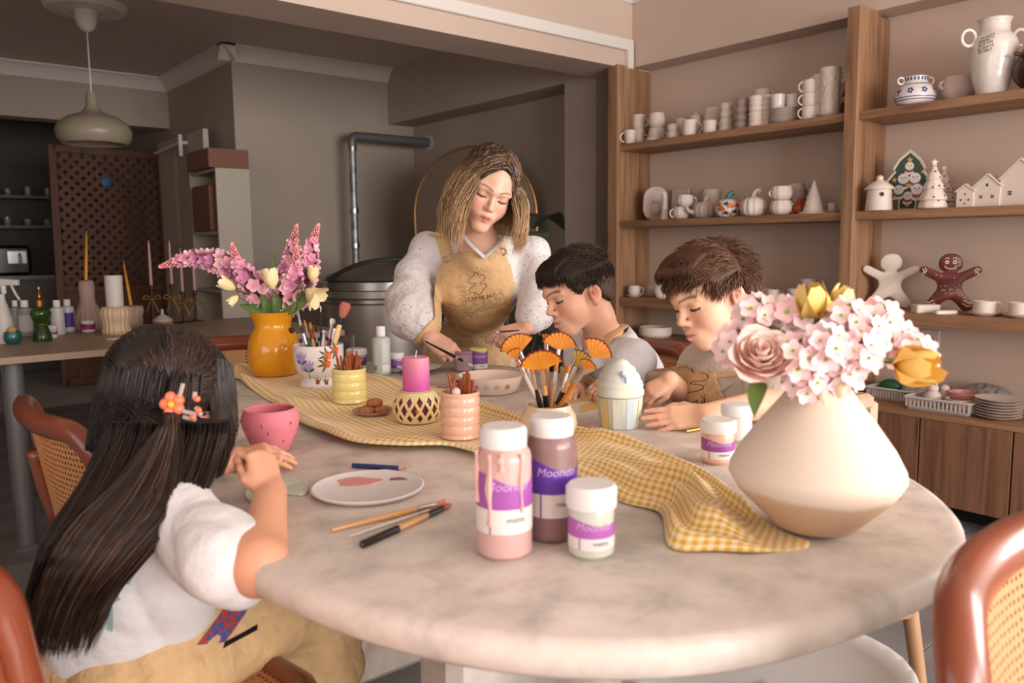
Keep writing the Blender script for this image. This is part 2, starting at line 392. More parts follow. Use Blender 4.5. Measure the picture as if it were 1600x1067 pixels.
for zz, yy in ((308, 8), (355, 8)):
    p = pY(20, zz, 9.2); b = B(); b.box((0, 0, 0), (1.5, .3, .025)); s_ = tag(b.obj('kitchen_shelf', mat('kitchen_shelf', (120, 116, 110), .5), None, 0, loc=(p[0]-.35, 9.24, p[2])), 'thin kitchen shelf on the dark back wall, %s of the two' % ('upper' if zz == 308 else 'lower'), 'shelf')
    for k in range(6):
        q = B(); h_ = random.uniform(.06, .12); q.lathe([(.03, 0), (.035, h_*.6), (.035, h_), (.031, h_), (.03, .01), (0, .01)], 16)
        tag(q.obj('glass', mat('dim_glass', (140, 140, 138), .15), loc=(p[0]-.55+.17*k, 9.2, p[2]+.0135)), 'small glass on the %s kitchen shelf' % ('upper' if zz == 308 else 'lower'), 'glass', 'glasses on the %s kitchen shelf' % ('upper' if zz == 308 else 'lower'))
# pendant lamp
pr_ = pz(133, 8, 2.53)
t = thing('pendant_lamp', 'hanging beige pendant lamp with a flattened onion shade', 'lamp', (pr_[0], pr_[1], 2.53))
M_lampc = mat('lamp_beige', (150, 138, 118), .35)
b = B(); b.lathe([(.001, -.035), (.10, -.035), (.115, -.028), (.13, -.04), (.17, -.03), (.2, -.036), (.22, -.02), (.225, 0), (.001, 0)], 48); b.obj('ceiling_rose', M_white, t)
b = B(); b.lathe([(.001, -.15), (.02, -.148), (.045, -.125), (.06, -.08), (.062, -.03), (.001, -.03)], 32); b.obj('canopy', M_white, t)
b = B(); b.tube([(0, 0, -.14), (0, 0, -.5)], .004, 6); b.obj('cord', M_white, t)
b = B(); b.lathe([(.001, -.488), (.028, -.49), (.032, -.52), (.036, -.57), (.06, -.605), (.13, -.63), (.185, -.665), (.205, -.71), (.2, -.755), (.175, -.785), (.17, -.78), (.19, -.75), (.195, -.71), (.175, -.67), (.12, -.64), (.03, -.6), (.001, -.6)], 48); b.obj('lamp_shade', M_lampc, t)
b = B(); b.lathe([(.001, -.77), (.03, -.76), (.045, -.72), (.03, -.67), (.018, -.63), (.018, -.6), (.001, -.6)], 20); b.obj('bulb', mat('bulb_glass', (225, 222, 214), .3), t)
# kiln
kp = pd(597, 437, 5.15)
t = thing('kiln', 'round stainless steel kiln with a domed lid standing at the back wall', 'kiln', (kp[0], kp[1], 0))
M_st = mat('brushed_steel', (176, 168, 160), .36, metal=.8, bump=(200, .05, .001))
b = B(); b.lathe([(.36, .14), (.365, .15), (.365, .86), (.36, .865), (.001, .865)], 64); b.obj('drum', M_st, t)
b = B(); b.lathe([(.37, .78), (.382, .79), (.382, .81), (.37, .82)], 64); b.obj('band', M_metal, t)
b = B(); b.lathe([(.372, .866), (.392, .868), (.392, .915), (.37, .925), (.001, .925)], 64); b.obj('lid_rim', M_metal, t)
b = B(); b.lathe([(.375, .926), (.34, .955), (.26, .985), (.14, 1.01), (.001, 1.02)], 64); b.obj('lid_dome', mat('lid_dark', (132, 124, 116), .42, metal=.6), t)
b = B(); b.tube(sm([(-.38, 0, .93), (-.25, -.2, 1.03), (.05, -.3, 1.05), (.3, -.2, .98)], 6), .014); b.obj('lid_handle', mat('lid_grip', (52, 48, 46), .5), t)
for a in range(3):
    b = B(); b.box((.33*math.cos(a*2.1), .33*math.sin(a*2.1), .08), (.05, .05, .16)); b.obj('leg', mat('lid_grip', (52, 48, 46), .5), t, 0)
# stove pipe
t = thing('stove_pipe', 'galvanised stove pipe rising behind the kiln and turning into the wall', 'pipe', (3.04, 5.5, 0))
M_pipe = mat('galvanised', (176, 178, 178), .4, metal=.6, noise=(14, (120, 124, 126)))
M_pipe2 = mat('dark_pipe', (112, 112, 112), .45, metal=.4)
b = B(); b.tube([(0, 0, .9), (0, 0, 1.9)], .028, 20); b.obj('vertical_pipe', M_pipe, t)
b = B(); b.tube(sm([(0, 0, 1.88), (0, 0, 1.93), (.03, 0, 1.955), (.09, 0, 1.955)], 6), .034, 20); b.obj('elbow', M_pipe2, t)
b = B(); b.tube([(.09, 0, 1.955), (.69, 0, 1.955)], .036, 20); b.obj('horizontal_pipe', M_pipe2, t)
for z in (1.86, 1.4, 1.14):
    b = B(); b.lathe([(.03, -.02), (.034, -.018), (.034, .018), (.03, .02)], 20, (0, 0, z)); b.obj('collar', M_metal, t)
b = B(); b.lathe([(.035, 0), (.06, .004), (.06, .01), (.035, .012)], 24, M=Matrix.Translation((.685, 0, 1.955)) @ Matrix.Rotation(pi/2, 4, 'Y')); b.obj('wall_flange', mat('flange', (196, 188, 180), .5), t)
# arched mirror
mp = pd(748, 400, 5.6)
t = thing('arched_mirror', 'arched floor mirror with a thin gold frame behind the standing woman', 'mirror', (mp[0], mp[1], 0), math.radians(-40))
def arch(w, h, n=24): return [(-w, .02), (w, .02)]+[(w*math.cos(pi*i/n), h-w+w*math.sin(pi*i/n)) for i in range(n+1)]
A = arch(.45, 1.79); Rm = Matrix.Rotation(pi/2, 4, 'X')
b = B(); b.prism(A, -.006, .006, 0, M=Rm); b.obj('mirror_glass', mat('mirror', (150, 142, 134), .12, metal=1.), t, 20)
b = B(); b.tube([(p_[0], 0, p_[1]) for p_ in A], .011, 8, closed=True); b.obj('mirror_frame', mat('brass', (176, 132, 84), .35, metal=.8), t)
t.rotation_euler = (math.radians(3), 0, math.radians(-60))
# floor plant behind the woman
p = pd(812, 480, 3.35)
t = thing('floor_plant', 'dark leafy floor plant in a pot behind the woman', 'plant', (p[0], p[1], 0))
b = B(); b.lathe([(.001, 0), (.11, 0), (.14, .26), (.148, .28), (.135, .28), (.125, .25), (.001, .25)], 32); b.obj('pot', mat('plant_pot', (70, 62, 58), .6), t)
M_leafd = mat('dark_leaf', (34, 48, 34), .4, noise=(9, (22, 34, 24)))
def leaf_mesh(L_, w, bend=.3, n=8, m=4, fold=.25):
    v = []; f = []
    for i in range(n+1):
        s_ = i/n; ww = w*math.sin(pi*min(1, s_**.8*.97+.02))
        for j in range(m+1):
            q = (j/m-.5)*2; v.append((L_*s_*math.cos(bend*s_), ww*q, -L_*s_*math.sin(bend*s_)+abs(q)*ww*fold))
    for i in range(n):
        for j in range(m): a = i*(m+1)+j; f.append((a, a+1, a+m+2, a+m+1))
    return v, f
for k in range(9):
    a = 2.4*k; h_ = .45+.08*k; b = B(); top = (.12*math.cos(a), .12*math.sin(a), h_+.1)
    b.tube(sm([(0, 0, .24), (.03*math.cos(a), .03*math.sin(a), h_*.7), top], 5), .005, 6); s_ = b.obj('stem', M_leafd, t)
    v, f = leaf_mesh(.3, .07, .9); b = B(); b.add(v, f, M=Matrix.Translation(top) @ Matrix.Rotation(a, 4, 'Z') @ Matrix.Rotation(-.9, 4, 'Y')); b.obj('leaf', M_leafd, s_)
# ================================================================== SHELF WALL
M_oak = wood('oak_shelf_vertical', (184, 142, 106), (166, 125, 92), (122, 86, 60), (2.6, 2.6, .16), .55)
M_oakh = wood('oak_shelf_horizontal', (180, 138, 102), (162, 120, 88), (124, 88, 62), (2.6, .16, 2.6), .55)
M_oakd = wood('oak_door', (156, 114, 88), (138, 98, 74), (98, 64, 48), (2.6, 2.6, .16), .55)
ZS = {'top': 1.672, 'mid': 1.253, 'low': .831}
t = thing('shelf_unit', 'oak wall shelving with thick posts along the right wall', 'shelving', (3.5, 2., 0))
def off(b_): b_.v = [(x-3.5, y-2., z) for x, y, z in b_.v]; return b_
for y0, y1 in ((3.1, 3.17), (1.737, 1.793), (.36, .416)):
    b = B(); b.box((3.44, (y0+y1)/2, 1.27), (.18, y1-y0, 1.66), .002); off(b).obj('post', M_oak, t, 0)
    b = B(); b.box((3.588, (y0+y1)/2+.006, 1.265), (.11, y1-y0-.014, 1.65), .002); off(b).obj('post_back_board', M_oak, t, 0)
for y0, y1 in ((1.793, 3.1), (.416, 1.737)):
    for n, z in ZS.items():
        th = .05 if n == 'low' else .036
        b = B(); b.box((3.505, (y0+y1)/2, z-th/2), (.27, y1-y0, th), .002); off(b).obj('shelf', M_oakh, t, 0)
b = B(); b.box((3.5, 2.446, .60), (.28, 1.3, .03), .002); off(b).obj('low_shelf', M_oakh, t, 0)
# low cabinets, one thing each, and the continuous top
yb = [-.291+.67*k for k in range(6)]
for k in range(5):
    y0, y1 = yb[k], min(yb[k+1], 3.07)
    t = thing('low_cabinet', ['oak two-door low cabinet nearest the camera, mostly out of view', 'oak two-door low cabinet behind the right foreground chair', 'oak two-door low cabinet below the white baskets',
              'oak two-door low cabinet behind the boy in the beige shirt', 'oak two-door low cabinet in the far shelf corner'][k], 'cabinet', (3.46, (y0+y1)/2, 0), group='low oak cabinets under the shelves')
    b = B(); b.box((.01, 0, .255), (.345, y1-y0-.004, .33)); b.obj('body', M_oakd, t, 0)
    b = B(); b.box((.06, 0, .045), (.24, y1-y0-.004, .09)); b.obj('plinth', mat('plinth_black', (18, 16, 15), .7), t, 0)
    w_ = (y1-y0)/2
    for s_ in (-1, 1):
        b = B(); b.box((-.18, s_*w_/2, .253), (.02, w_-.006, .336), .0015); b.obj('door', M_oakd, t, 0)
b = B(); b.box((3.457, 1.36, .431), (.376, 3.42, .018), .0015); tag(b.obj('cabinet_top', M_oakh, None, 0), 'long oak top running over the low cabinets', 'worktop')
# wall socket
p = pX(1453, 530, 3.64)
t = thing('wall_socket', 'white wall socket below the gingerbread shelf', 'socket', (3.645, p[1], p[2]))
b = B(); b.box((-.005, 0, 0), (.01, .082, .082), .003); b.obj('plate', mat('socket_white', (206, 194, 184), .4), t, 0)
b = B(); b.lathe([(.001, -.006), (.016, -.006), (.02, .002), (.024, .002), (.024, -.004)], 24, M=Matrix.Translation((-.011, 0, 0)) @ Matrix.Rotation(-pi/2, 4, 'Y')); b.obj('recess', mat('socket_white', (206, 194, 184), .4), t)
for s_ in (-1, 1):
    b = B(); b.box((-.012, s_*.009, 0), (.004, .005, .005)); b.obj('hole', M_blk, t, 0)
# ================================================================== SIDE TABLE
t = thing('side_table', 'long beige side table with grey steel legs at the left', 'table', (1.07, 3.79, 0))
b = B(); b.box((-.03, .03, .737), (1.44, 1.02, .026), .002); b.obj('table_top', mat('beige_laminate', (168, 146, 122), .45, noise=(5, (158, 136, 112))), t, 0)
for x, y in ((-.60, -.33), (-.53, .3), (.56, -.33), (.56, .3)):
    b = B(); b.tube([(x, y, 0), (x, y, .724)], .032, 20); l = b.obj('leg', M_steelgrey, t)
    b = B(); b.lathe([(.001, 0), (.045, 0), (.045, .012), (.033, .016)], 20, (x, y, 0)); b.obj('foot', M_steelgrey, l)
# ================================================================== BIG TABLE
TC = np.array([.974, 1.375]); TA, TB, TT = .592, 1.014, math.radians(10.7); TZ = .75
def tpt(a, s_=1., off_=0.):
    c, d = math.cos(a), math.sin(a); e = 2/2.5
    x = (TA*s_+off_)*abs(c)**e*math.copysign(1, c); y = (TB*s_+off_)*abs(d)**e*math.copysign(1, d)
    return (TC[0]+x*math.cos(TT)+y*math.sin(TT), TC[1]-x*math.sin(TT)+y*math.cos(TT))
t = thing('oval_table', 'large oval stone-topped table in the middle of the room', 'table', (TC[0], TC[1], 0))
m = bpy.data.materials.new('table_stone'); m.use_nodes = True; N, L = nt(m); bs = N['Principled BSDF']; bs.inputs['Roughness'].default_value = .42; bs.inputs['Specular IOR Level'].default_value = .4
tc = N.new('ShaderNodeTexCoord'); mpp = N.new('ShaderNodeMapping'); L.new(tc.outputs['Object'], mpp.inputs['Vector'])
n1 = N.new('ShaderNodeTexNoise'); n1.inputs['Scale'].default_value = 13; n1.inputs['Detail'].default_value = 8; n1.inputs['Roughness'].default_value = .62; n1.inputs['Distortion'].default_value = .25; L.new(mpp.outputs[0], n1.inputs['Vector'])
r1 = N.new('ShaderNodeValToRGB'); e = r1.color_ramp.elements; e[0].position = .3; e[0].color = lin((182, 179, 173)); e[1].position = .72; e[1].color = lin((236, 230, 224)); k_ = e.new(.5); k_.color = lin((220, 211, 204)); L.new(n1.outputs[0], r1.inputs[0])
n3 = N.new('ShaderNodeTexNoise'); n3.inputs['Scale'].default_value = 2.6; n3.inputs['Detail'].default_value = 3; L.new(mpp.outputs[0], n3.inputs['Vector'])
r3 = N.new('ShaderNodeValToRGB'); r3.color_ramp.elements[0].position = .4; r3.color_ramp.elements[0].color = lin((222, 222, 214)); r3.color_ramp.elements[1].position = .62; r3.color_ramp.elements[1].color = lin((244, 232, 226)); L.new(n3.outputs[0], r3.inputs[0])
mx = N.new('ShaderNodeMix'); mx.data_type = 'RGBA'; mx.blend_type = 'MULTIPLY'; mx.inputs[0].default_value = .6; L.new(r1.outputs[0], mx.inputs[6]); L.new(r3.outputs[0], mx.inputs[7]); L.new(mx.outputs[2], bs.inputs['Base Color'])
M_stone = m
n = 160; v = []; f = []; rings = [(-.03, -.045), (-.012, -.044), (0, -.034), (.002, -.02), (0, -.008), (-.006, -.0015), (-.014, 0)]
for o_, z in rings:
    for i in range(n): x, y = tpt(2*pi*i/n, 1, o_); v.append((x-TC[0], y-TC[1], TZ+z))
for k in range(len(rings)-1):
    for i in range(n): j = (i+1) % n; f.append((k*n+i, k*n+j, (k+1)*n+j, (k+1)*n+i))
f += [tuple(range(n-1, -1, -1)), tuple((len(rings)-1)*n+i for i in range(n))]
b = B(); b.add(v, f); b.obj('table_top', M_stone, t, 50)
for (x, y, sx, sy) in ((-.10, -.36, .40, .11), (.10, .42, .40, .11)):
    b = B(); b.box((x, y, .353), (sx, sy, .704), .02); b.obj('pedestal', M_stone, t, 40)
# ================================================================== CHAIRS
M_mah = wood('red_brown_wood', (150, 74, 42), (128, 58, 32), (92, 38, 22), (.25, .25, .12), .28, coat=.35, fine=30, knots=False)
m = bpy.data.materials.new('cane_weave'); m.use_nodes = True; N, L = nt(m); bs = N['Principled BSDF']; bs.inputs['Roughness'].default_value = .6
uvn = N.new('ShaderNodeUVMap'); vr = N.new('ShaderNodeTexVoronoi'); vr.inputs['Scale'].default_value = 1.; vr.inputs['Randomness'].default_value = .12; L.new(uvn.outputs[0], vr.inputs['Vector'])
mr = N.new('ShaderNodeMapRange'); mr.inputs[1].default_value = .22; mr.inputs[2].default_value = .3; L.new(vr.outputs['Distance'], mr.inputs[0])
nn = N.new('ShaderNodeTexNoise'); nn.inputs['Scale'].default_value = 8; L.new(uvn.outputs[0], nn.inputs['Vector'])
rp = N.new('ShaderNodeValToRGB'); rp.color_ramp.elements[0].color = lin((176, 112, 66)); rp.color_ramp.elements[1].color = lin((214, 154, 98)); L.new(nn.outputs[0], rp.inputs[0]); L.new(rp.outputs[0], bs.inputs['Base Color'])
tr = N.new('ShaderNodeBsdfTransparent'); ms = N.new('ShaderNodeMixShader'); L.new(mr.outputs[0], ms.inputs[0]); L.new(tr.outputs[0], ms.inputs[1]); L.new(bs.outputs[0], ms.inputs[2]); L.new(ms.outputs[0], N['Material Output'].inputs['Surface'])
M_cane = m
def cane_chair(loc, rz, label):
    """faces local +x; curved back frame filled with cane"""
    t = thing('cane_chair', label, 'chair', (loc[0], loc[1], 0), rz, 'red-brown cane chairs around the table')
    hw, z0, z1 = .225, .54, .805
    def wrap(y, z):   # the back is bowed: the sides come forward, the top leans back
        return (-.235+.9*y*y-(z-.45)*.16, y, z)
    def rrect(hw_, a, c, rad, n=7):
        P = []
        for cy, cz, s0 in ((hw_-rad, c-rad, 0), (-hw_+rad, c-rad, 1), (-hw_+rad, a+rad, 2), (hw_-rad, a+rad, 3)):
            for i in range(n+1): an = s0*pi/2+i*pi/2/n; P.append((cy+rad*math.cos(an), cz+rad*math.sin(an)))
        return P
    def dense(P, st=.03):
        o = []
        for i in range(len(P)):
            a = np.array(P[i]); c = np.array(P[(i+1) % len(P)]); k = max(1, int(np.linalg.norm(c-a)/st))
            o += [tuple(a+(c-a)*j/k) for j in range(k)]
        return o
    b = B(); P = dense(rrect(hw, z0, z1, .07)); b.tube([wrap(*p_) for p_ in P], .026, 12, closed=True, flat=.75); b.obj('back_frame', M_mah, t, 180)
    v = []; uv = []; f = []; ny, nz = 14, 8
    for i in range(ny+1):
        for j in range(nz+1):
            y = -hw+.012+(2*hw-.024)*i/ny; z = z0+.012+(z1-z0-.024)*j/nz; x_, y_, z_ = wrap(y, z); v.append((x_+.002, y_, z_)); uv.append((y/.011, z/.011))
    for i in range(ny):
        for j in range(nz): a = i*(nz+1)+j; f.append((a, a+1, a+nz+2, a+nz+1))
    b = B(); b.add(v, f); b.obj('cane_back', M_cane, t, 180, uv=uv)
    for s_ in (-1, 1):
        b = B(); q = wrap(s_*.205, .60); b.tube(sm([(-.27, s_*.2, 0), (-.215, s_*.2, .25), (-.20, s_*.203, .45), (q[0]-.01, q[1], .60), (wrap(s_*.2, .7)[0]-.012, s_*.2, .7)], 5), [.017]*5+[.02]*16, 10); b.obj('rear_leg', M_mah, t, 180)
        b = B(); b.tube([(.215, s_*.2, 0), (.2, s_*.2, .44)], [.015, .021], 10); b.obj('front_leg', M_mah, t, 180)
    P = rrect(.23, -.23, .23, .06)
    b = B(); b.tube([(p_[1], p_[0], .448) for p_ in dense(P)], .022, 8, closed=True); b.obj('seat_frame', M_mah, t, 180)
    b = B(); n_ = 12; v = []; uv = []; f = []
    for i in range(n_+1):
        for j in range(n_+1): x_, y_ = -.22+.44*i/n_, -.22+.44*j/n_; v.append((x_, y_, .455)); uv.append((x_/.011, y_/.011))
    for i in range(n_):
        for j in range(n_): a = i*(n_+1)+j; f.append((a, a+n_+1, a+n_+2, a+1))
    b.add(v, f); b.obj('cane_seat', M_cane, t, 180, uv=uv)
    for s_ in (-1, 1):
        b = B(); b.tube([(-.23, s_*.2, .2), (.21, s_*.2, .2)], .01, 8); b.obj('stretcher', M_mah, t, 180)
    return t
cane_chair((.895, .0), math.radians(-90), 'red-brown cane chair in the right foreground, nearest the camera')
cane_chair((.165, .655), math.radians(-36), 'empty red-brown cane chair at the lower left edge of the photo')
cane_chair((.24, 1.25), math.radians(10), 'red-brown cane chair the long-haired girl sits on')
cane_chair((.55, 1.75), math.radians(2), 'empty red-brown cane chair beyond the girl on the left side of the table')
cane_chair((.90, 2.42), math.radians(-100), 'red-brown cane chair behind the yellow vase at the far table end')
cane_chair((1.64, 1.66), math.radians(188), 'red-brown cane chair the dark-haired boy sits on')
# pale chair of the boy in beige
M_beech = wood('beech', (206, 178, 150), (194, 164, 134), (176, 144, 114), (.4, .4, .1), .5, knots=False)
M_legw = wood('oak_leg', (190, 150, 112), (178, 136, 98), (158, 116, 80), (.4, .4, .1), .5, knots=False)
t = thing('arm_chair', 'pale wooden armchair the boy in the beige shirt sits on', 'chair', (1.72, 1.03, 0), math.radians(172))
b = B(); b.box((0, 0, .47), (.42, .4, .03), .012); b.obj('seat', M_legw, t)
for sx in (-1, 1):
    for sy in (-1, 1):
        b = B(); b.tube([(.2*sx+.03*sx, .2*sy+.03*sy, 0), (.19*sx, .17*sy, .46)], [.016, .021], 12); b.obj('leg', M_legw, t)
b = B(); b.tube([(.215, -.2, .3), (-.215, -.2, .24)], .012, 8); b.obj('stretcher', M_legw, t)
b = B(); b.tube([(.215, .2, .3), (-.215, .2, .24)], .012, 8); b.obj('stretcher', M_legw, t)
b = B(); b.tube([(.205, .19, .34), (.205, -.19, .34)], .012, 8); b.obj('stretcher', M_legw, t)
for s_ in (-1, 1):
    b = B(); b.prism([(.22, s_*.235-.028), (.24, s_*.235-.01), (.24, s_*.235+.01), (.22, s_*.235+.028), (.06, s_*.232+.027), (.06, s_*.232-.027)], .775, .81, .008); a_ = b.obj('armrest', M_beech, t)
    b = B(); b.tube([(.16, s_*.23, .78), (.17, s_*.2, .47)], .011, 8); b.obj('arm_post', M_white, a_)
b = B(); b.prism([(-.2+.35*y*y-.0, y) for y in np.linspace(-.1, .1, 13)]+[(-.17+.35*y*y, y) for y in np.linspace(.1, -.1, 13)], .58, .74, .006); b.obj('backrest', M_beech, t)
for s_ in (-1, 1):
    b = B(); b.tube([(-.18, s_*.08, .47), (-.185, s_*.08, .62)], .011, 8); b.obj('back_post', M_white, t)
# white shell chair tucked under the near end
t = thing('shell_chair', 'white shell seat with wooden legs tucked under the near table edge', 'chair', (1.06, .66, 0), math.radians(100))
M_shell = mat('white_shell', (206, 202, 200), .4)
b = B(); v = []; f = []; n_, m_ = 32, 8
for i in range(m_+1):
    for j in range(n_):
        a = 2*pi*j/n_; q = i/m_; c_, s_ = math.cos(a), math.sin(a); e = .8
        v.append((.21*q*abs(c_)**e*math.copysign(1, c_), .22*q*abs(s_)**e*math.copysign(1, s_), .42+.03*q**4+(.0 if i < m_ else .004)))
for i in range(m_):
    for j in range(n_): k = (j+1) % n_; f.append((i*n_+j, i*n_+k, (i+1)*n_+k, (i+1)*n_+j))
b.add(v, f); o = b.obj('seat', M_shell, t, 180); o.modifiers.new('thick', 'SOLIDIFY').thickness = .012
for sx in (-1, 1):
    for sy in (-1, 1):
        b = B(); b.tube([(.19*sx, .19*sy, 0), (.1*sx, .11*sy, .41)], [.012, .016], 10); b.obj('leg', M_legw, t)
# ================================================================== ON THE BIG TABLE
def tag1(b, name, m, label, cat, loc=None, rz=0., group=None, smooth=40): return tag(b.obj(name, m, None, smooth, loc, rz), label, cat, group)
# ---- gingham runner
m = bpy.data.materials.new('yellow_gingham'); m.use_nodes = True; N, L = nt(m); bs = N['Principled BSDF']; bs.inputs['Roughness'].default_value = .85; bs.inputs['Sheen Weight'].default_value = .2
uvn = N.new('ShaderNodeUVMap'); sp = N.new('ShaderNodeSeparateXYZ'); L.new(uvn.outputs[0], sp.inputs[0]); facs = []
for k in range(2):
    fr = N.new('ShaderNodeMath'); fr.operation = 'FRACT'; L.new(sp.outputs[k], fr.inputs[0])
    gt = N.new('ShaderNodeMath'); gt.operation = 'GREATER_THAN'; gt.inputs[1].default_value = .5; L.new(fr.outputs[0], gt.inputs[0]); facs.append(gt)
ad = N.new('ShaderNodeMath'); ad.operation = 'ADD'; L.new(facs[0].outputs[0], ad.inputs[0]); L.new(facs[1].outputs[0], ad.inputs[1])
dv = N.new('ShaderNodeMath'); dv.operation = 'MULTIPLY'; dv.inputs[1].default_value = .5; L.new(ad.outputs[0], dv.inputs[0])
rp = N.new('ShaderNodeValToRGB'); rp.color_ramp.interpolation = 'CONSTANT'; e = rp.color_ramp.elements
e[0].position = 0; e[0].color = lin((244, 230, 206)); e[1].position = .75; e[1].color = lin((220, 166, 58)); q = e.new(.25); q.color = lin((236, 204, 124))
L.new(dv.outputs[0], rp.inputs[0]); L.new(rp.outputs[0], bs.inputs['Base Color']); M_ging = m
front = [(362, 590), (420, 628), (470, 668), (540, 698), (620, 706), (700, 706), (760, 722), (840, 738), (905, 752), (970, 786), (1030, 806), (1046, 858), (1120, 864), (1190, 866), (1262, 856)]
back = [(372, 572), (440, 574), (520, 580), (580, 586), (640, 604), (700, 622), (765, 644), (830, 668), (900, 672), (970, 692), (1040, 712), (1110, 742), (1160, 784), (1210, 824), (1266, 848)]
nu, nv = 150, 40
F_ = sm([pz(*p)[:2] for p in front], 12); K_ = sm([pz(*p)[:2] for p in back], 12)
def resample(P, n):
    P = np.array(P); d = np.r_[0, np.cumsum(np.linalg.norm(np.diff(P, axis=0), axis=1))]; s_ = np.linspace(0, d[-1], n+1)
    return np.c_[np.interp(s_, d, P[:, 0]), np.interp(s_, d, P[:, 1])], d[-1]
F_, lf = resample(F_, nu); K_, lk = resample(K_, nu)
items_flat = [(*pz(432, 585)[:2], .11), (*pz(500, 602)[:2], .08), (*pz(547, 626)[:2], .06), (*pz(580, 645)[:2], .07), (*pz(652, 658)[:2], .07), (*pz(720, 680)[:2], .06), (*pz(855, 688)[:2], .075), (*pz(1272, 838)[:2], .09)]
v = []; uv = []; f = []
for i in range(nu+1):
    s_ = i/nu
    for j in range(nv+1):
        q = j/nv; p = F_[i]*(1-q)+K_[i]*q
        z = .0135*math.exp(-((q-.05-.05*math.sin(9*s_))/.07)**2)+.012*math.exp(-((q-.93+.05*math.sin(7*s_+1))/.06)**2)
        z += .008*max(0, math.sin(14*s_+6*q+2*math.sin(5*s_)))**2+.005*max(0, math.sin(31*s_-9*q))**2+.004*math.sin(40*s_+3)*math.sin(11*q)**2
        if s_ > .68: z += (.024*math.exp(-((q-.30-.35*(s_-.68))/.10)**2)+.018*math.exp(-((q-.62+.2*(s_-.68))/.10)**2))*min(1, (s_-.68)*6)
        if s_ < .13: z += .022*math.exp(-((q-.55-1.2*(s_-.06))/.2)**2)*(1-s_/.13)
        z = max(z, 0)
        for (x_, y_, r_) in items_flat:
            d = math.hypot(p[0]-x_, p[1]-y_); z *= min(1, max(0, (d-r_*.85)/(r_*.5))) if d < r_*1.35 else 1
        if j in (0, nv) or i in (0, nu): z = max(0, z*.6)
        v.append((p[0], p[1], .7515+z)); wdt = .34
        uv.append((s_*1.95/.0138+.05*math.sin(6*q), q*wdt/.0138+2*math.sin(3*s_)))
for i in range(nu):
    for j in range(nv): a = i*(nv+1)+j; f.append((a, a+nv+1, a+nv+2, a+1))
b = B(); b.add(v, f); o = b.obj('table_runner', M_ging, None, 180, uv=uv); tag(o, 'rumpled yellow and white gingham cloth running along the table', 'cloth')
sd = o.modifiers.new('thick', 'SOLIDIFY'); sd.thickness = .0012; sd.offset = -1
ZC = .7525   # top of the cloth where things stand on it
# ---- paint bottles and jars
M_lid = mat('white_lid', (226, 224, 222), .4)
def cyl_prof(r, h, bev=.004, neck=None):
    p = [(.001, 0), (r-bev, 0), (r, bev)]
    if neck: nr, sh = neck; p += [(r, h-sh), (r*.97, h-sh*.6), (nr+.002, h-.004), (nr, h)]
    else: p += [(r, h-bev), (r-bev, h)]
    return p+[(.001, h)]
def paint_jar(name, label, pos, r, h, body, lab, lab2, a0, lidh, lidr, neck=None, drips=None, text=None, z0=.30, z1=.78, zw=.30, lidcol=None, cat='bottle'):
    t = thing(name, label, cat, pos)
    hb = h-lidh
    b = B(); b.lathe(cyl_prof(r, hb, .006, neck), 48); b.obj('body', mat('paint_'+name+str(body), body, .28, coat=.3), t)
    b = B(); lr = lidr; b.lathe([(.001, hb-.003), (lr, hb-.003), (lr+.0008, hb), (lr+.0008, h-.004), (lr-.003, h), (.001, h)], 48); ld = b.obj('lid', lidcol or M_lid, t)
    if lab:
        rl = r+.0005
        b = B(); patch_cyl(b, rl, 0, 0, a0-1.9, a0+1.9, 0, 40, zf=lambda q: (hb*(z0+.22), hb*(z1-.05+.06*math.sin(7*q)))); lb = b.obj('label', mat('label'+str(lab), lab, .45), t, 180)
        b = B(); patch_cyl(b, rl, hb*z0, hb*(z0+.22), a0-1.9, a0+1.9); w_ = b.obj('label_white_band', mat('label_white', (226, 218, 214), .5), t, 180)
        b = B(); patch_cyl(b, rl+.0003, hb*z0, hb*(z0+.22), a0-.55, a0-.49, 0, 2); b.obj('label_stripe', mat('label'+str(lab), lab, .45), w_, 180)
        if text:
            vt, ft = text2d(text, .0155*r/.033, .25); b = B(); b.add(on_cyl([(-x, y) for x, y in vt] if 0 else vt, rl+.0004, hb*(z0+z1)/2+.16*hb, a0+.1), ft); b.obj('lettering', mat('label_print', (206, 170, 210), .5), lb, 0)
            vt, ft = text2d('matte', .010*r/.033); b = B(); b.add(on_cyl(vt, rl+.0004, hb*(z0+.13), a0+.42), ft); b.obj('lettering', mat('label_dark_print', (70, 62, 62), .5), w_, 0)
    if drips:
        for (a, zt, zb, w_) in drips:
            pts = [((r+.0012)*math.cos(a+.03*math.sin(9*q)), (r+.0012)*math.sin(a+.03*math.sin(9*q)), zt+(zb-zt)*q) for q in np.linspace(0, 1, 9)]
            b = B(); b.tube(pts, [w_*(1+.4*math.sin(5*i)) for i in range(9)], 8, flat=.6); b.obj('paint_drip', mat('drip_pink', (236, 186, 178), .35), t)
    return t
def toward(pos): return math.atan2(-pos[1], -pos[0])   # angle that looks back to the viewer's side of the room
p = pz(790, 880); p1 = np.array([p[0]+.02, p[1]+.026, .7502]); a = toward(p1)
paint_jar('paint_bottle', 'tall pink paint bottle with purple label and pink drips', p1, .0335, .158, (206, 164, 158), (160, 84, 166), None, a, .022, .0275, neck=(.0268, .016), drips=[(a-.52, .13, .045, .0042), (a+.62, .13, .06, .0028), (a-.1, .132, .112, .005), (a-1.2, .132, .07, .004)], text='Moondo', z0=.25)
p = pz(866, 852); p2 = np.array([p[0]+.02, p[1]+.026, .7502]); a = toward(p2)
paint_jar('paint_bottle', 'tall mauve paint bottle with violet label behind the pink bottle', p2, .0325, .158, (140, 108, 108), (96, 58, 164), None, a+.1, .022, .0275, neck=(.0268, .016), text='Moondo', z0=.25)
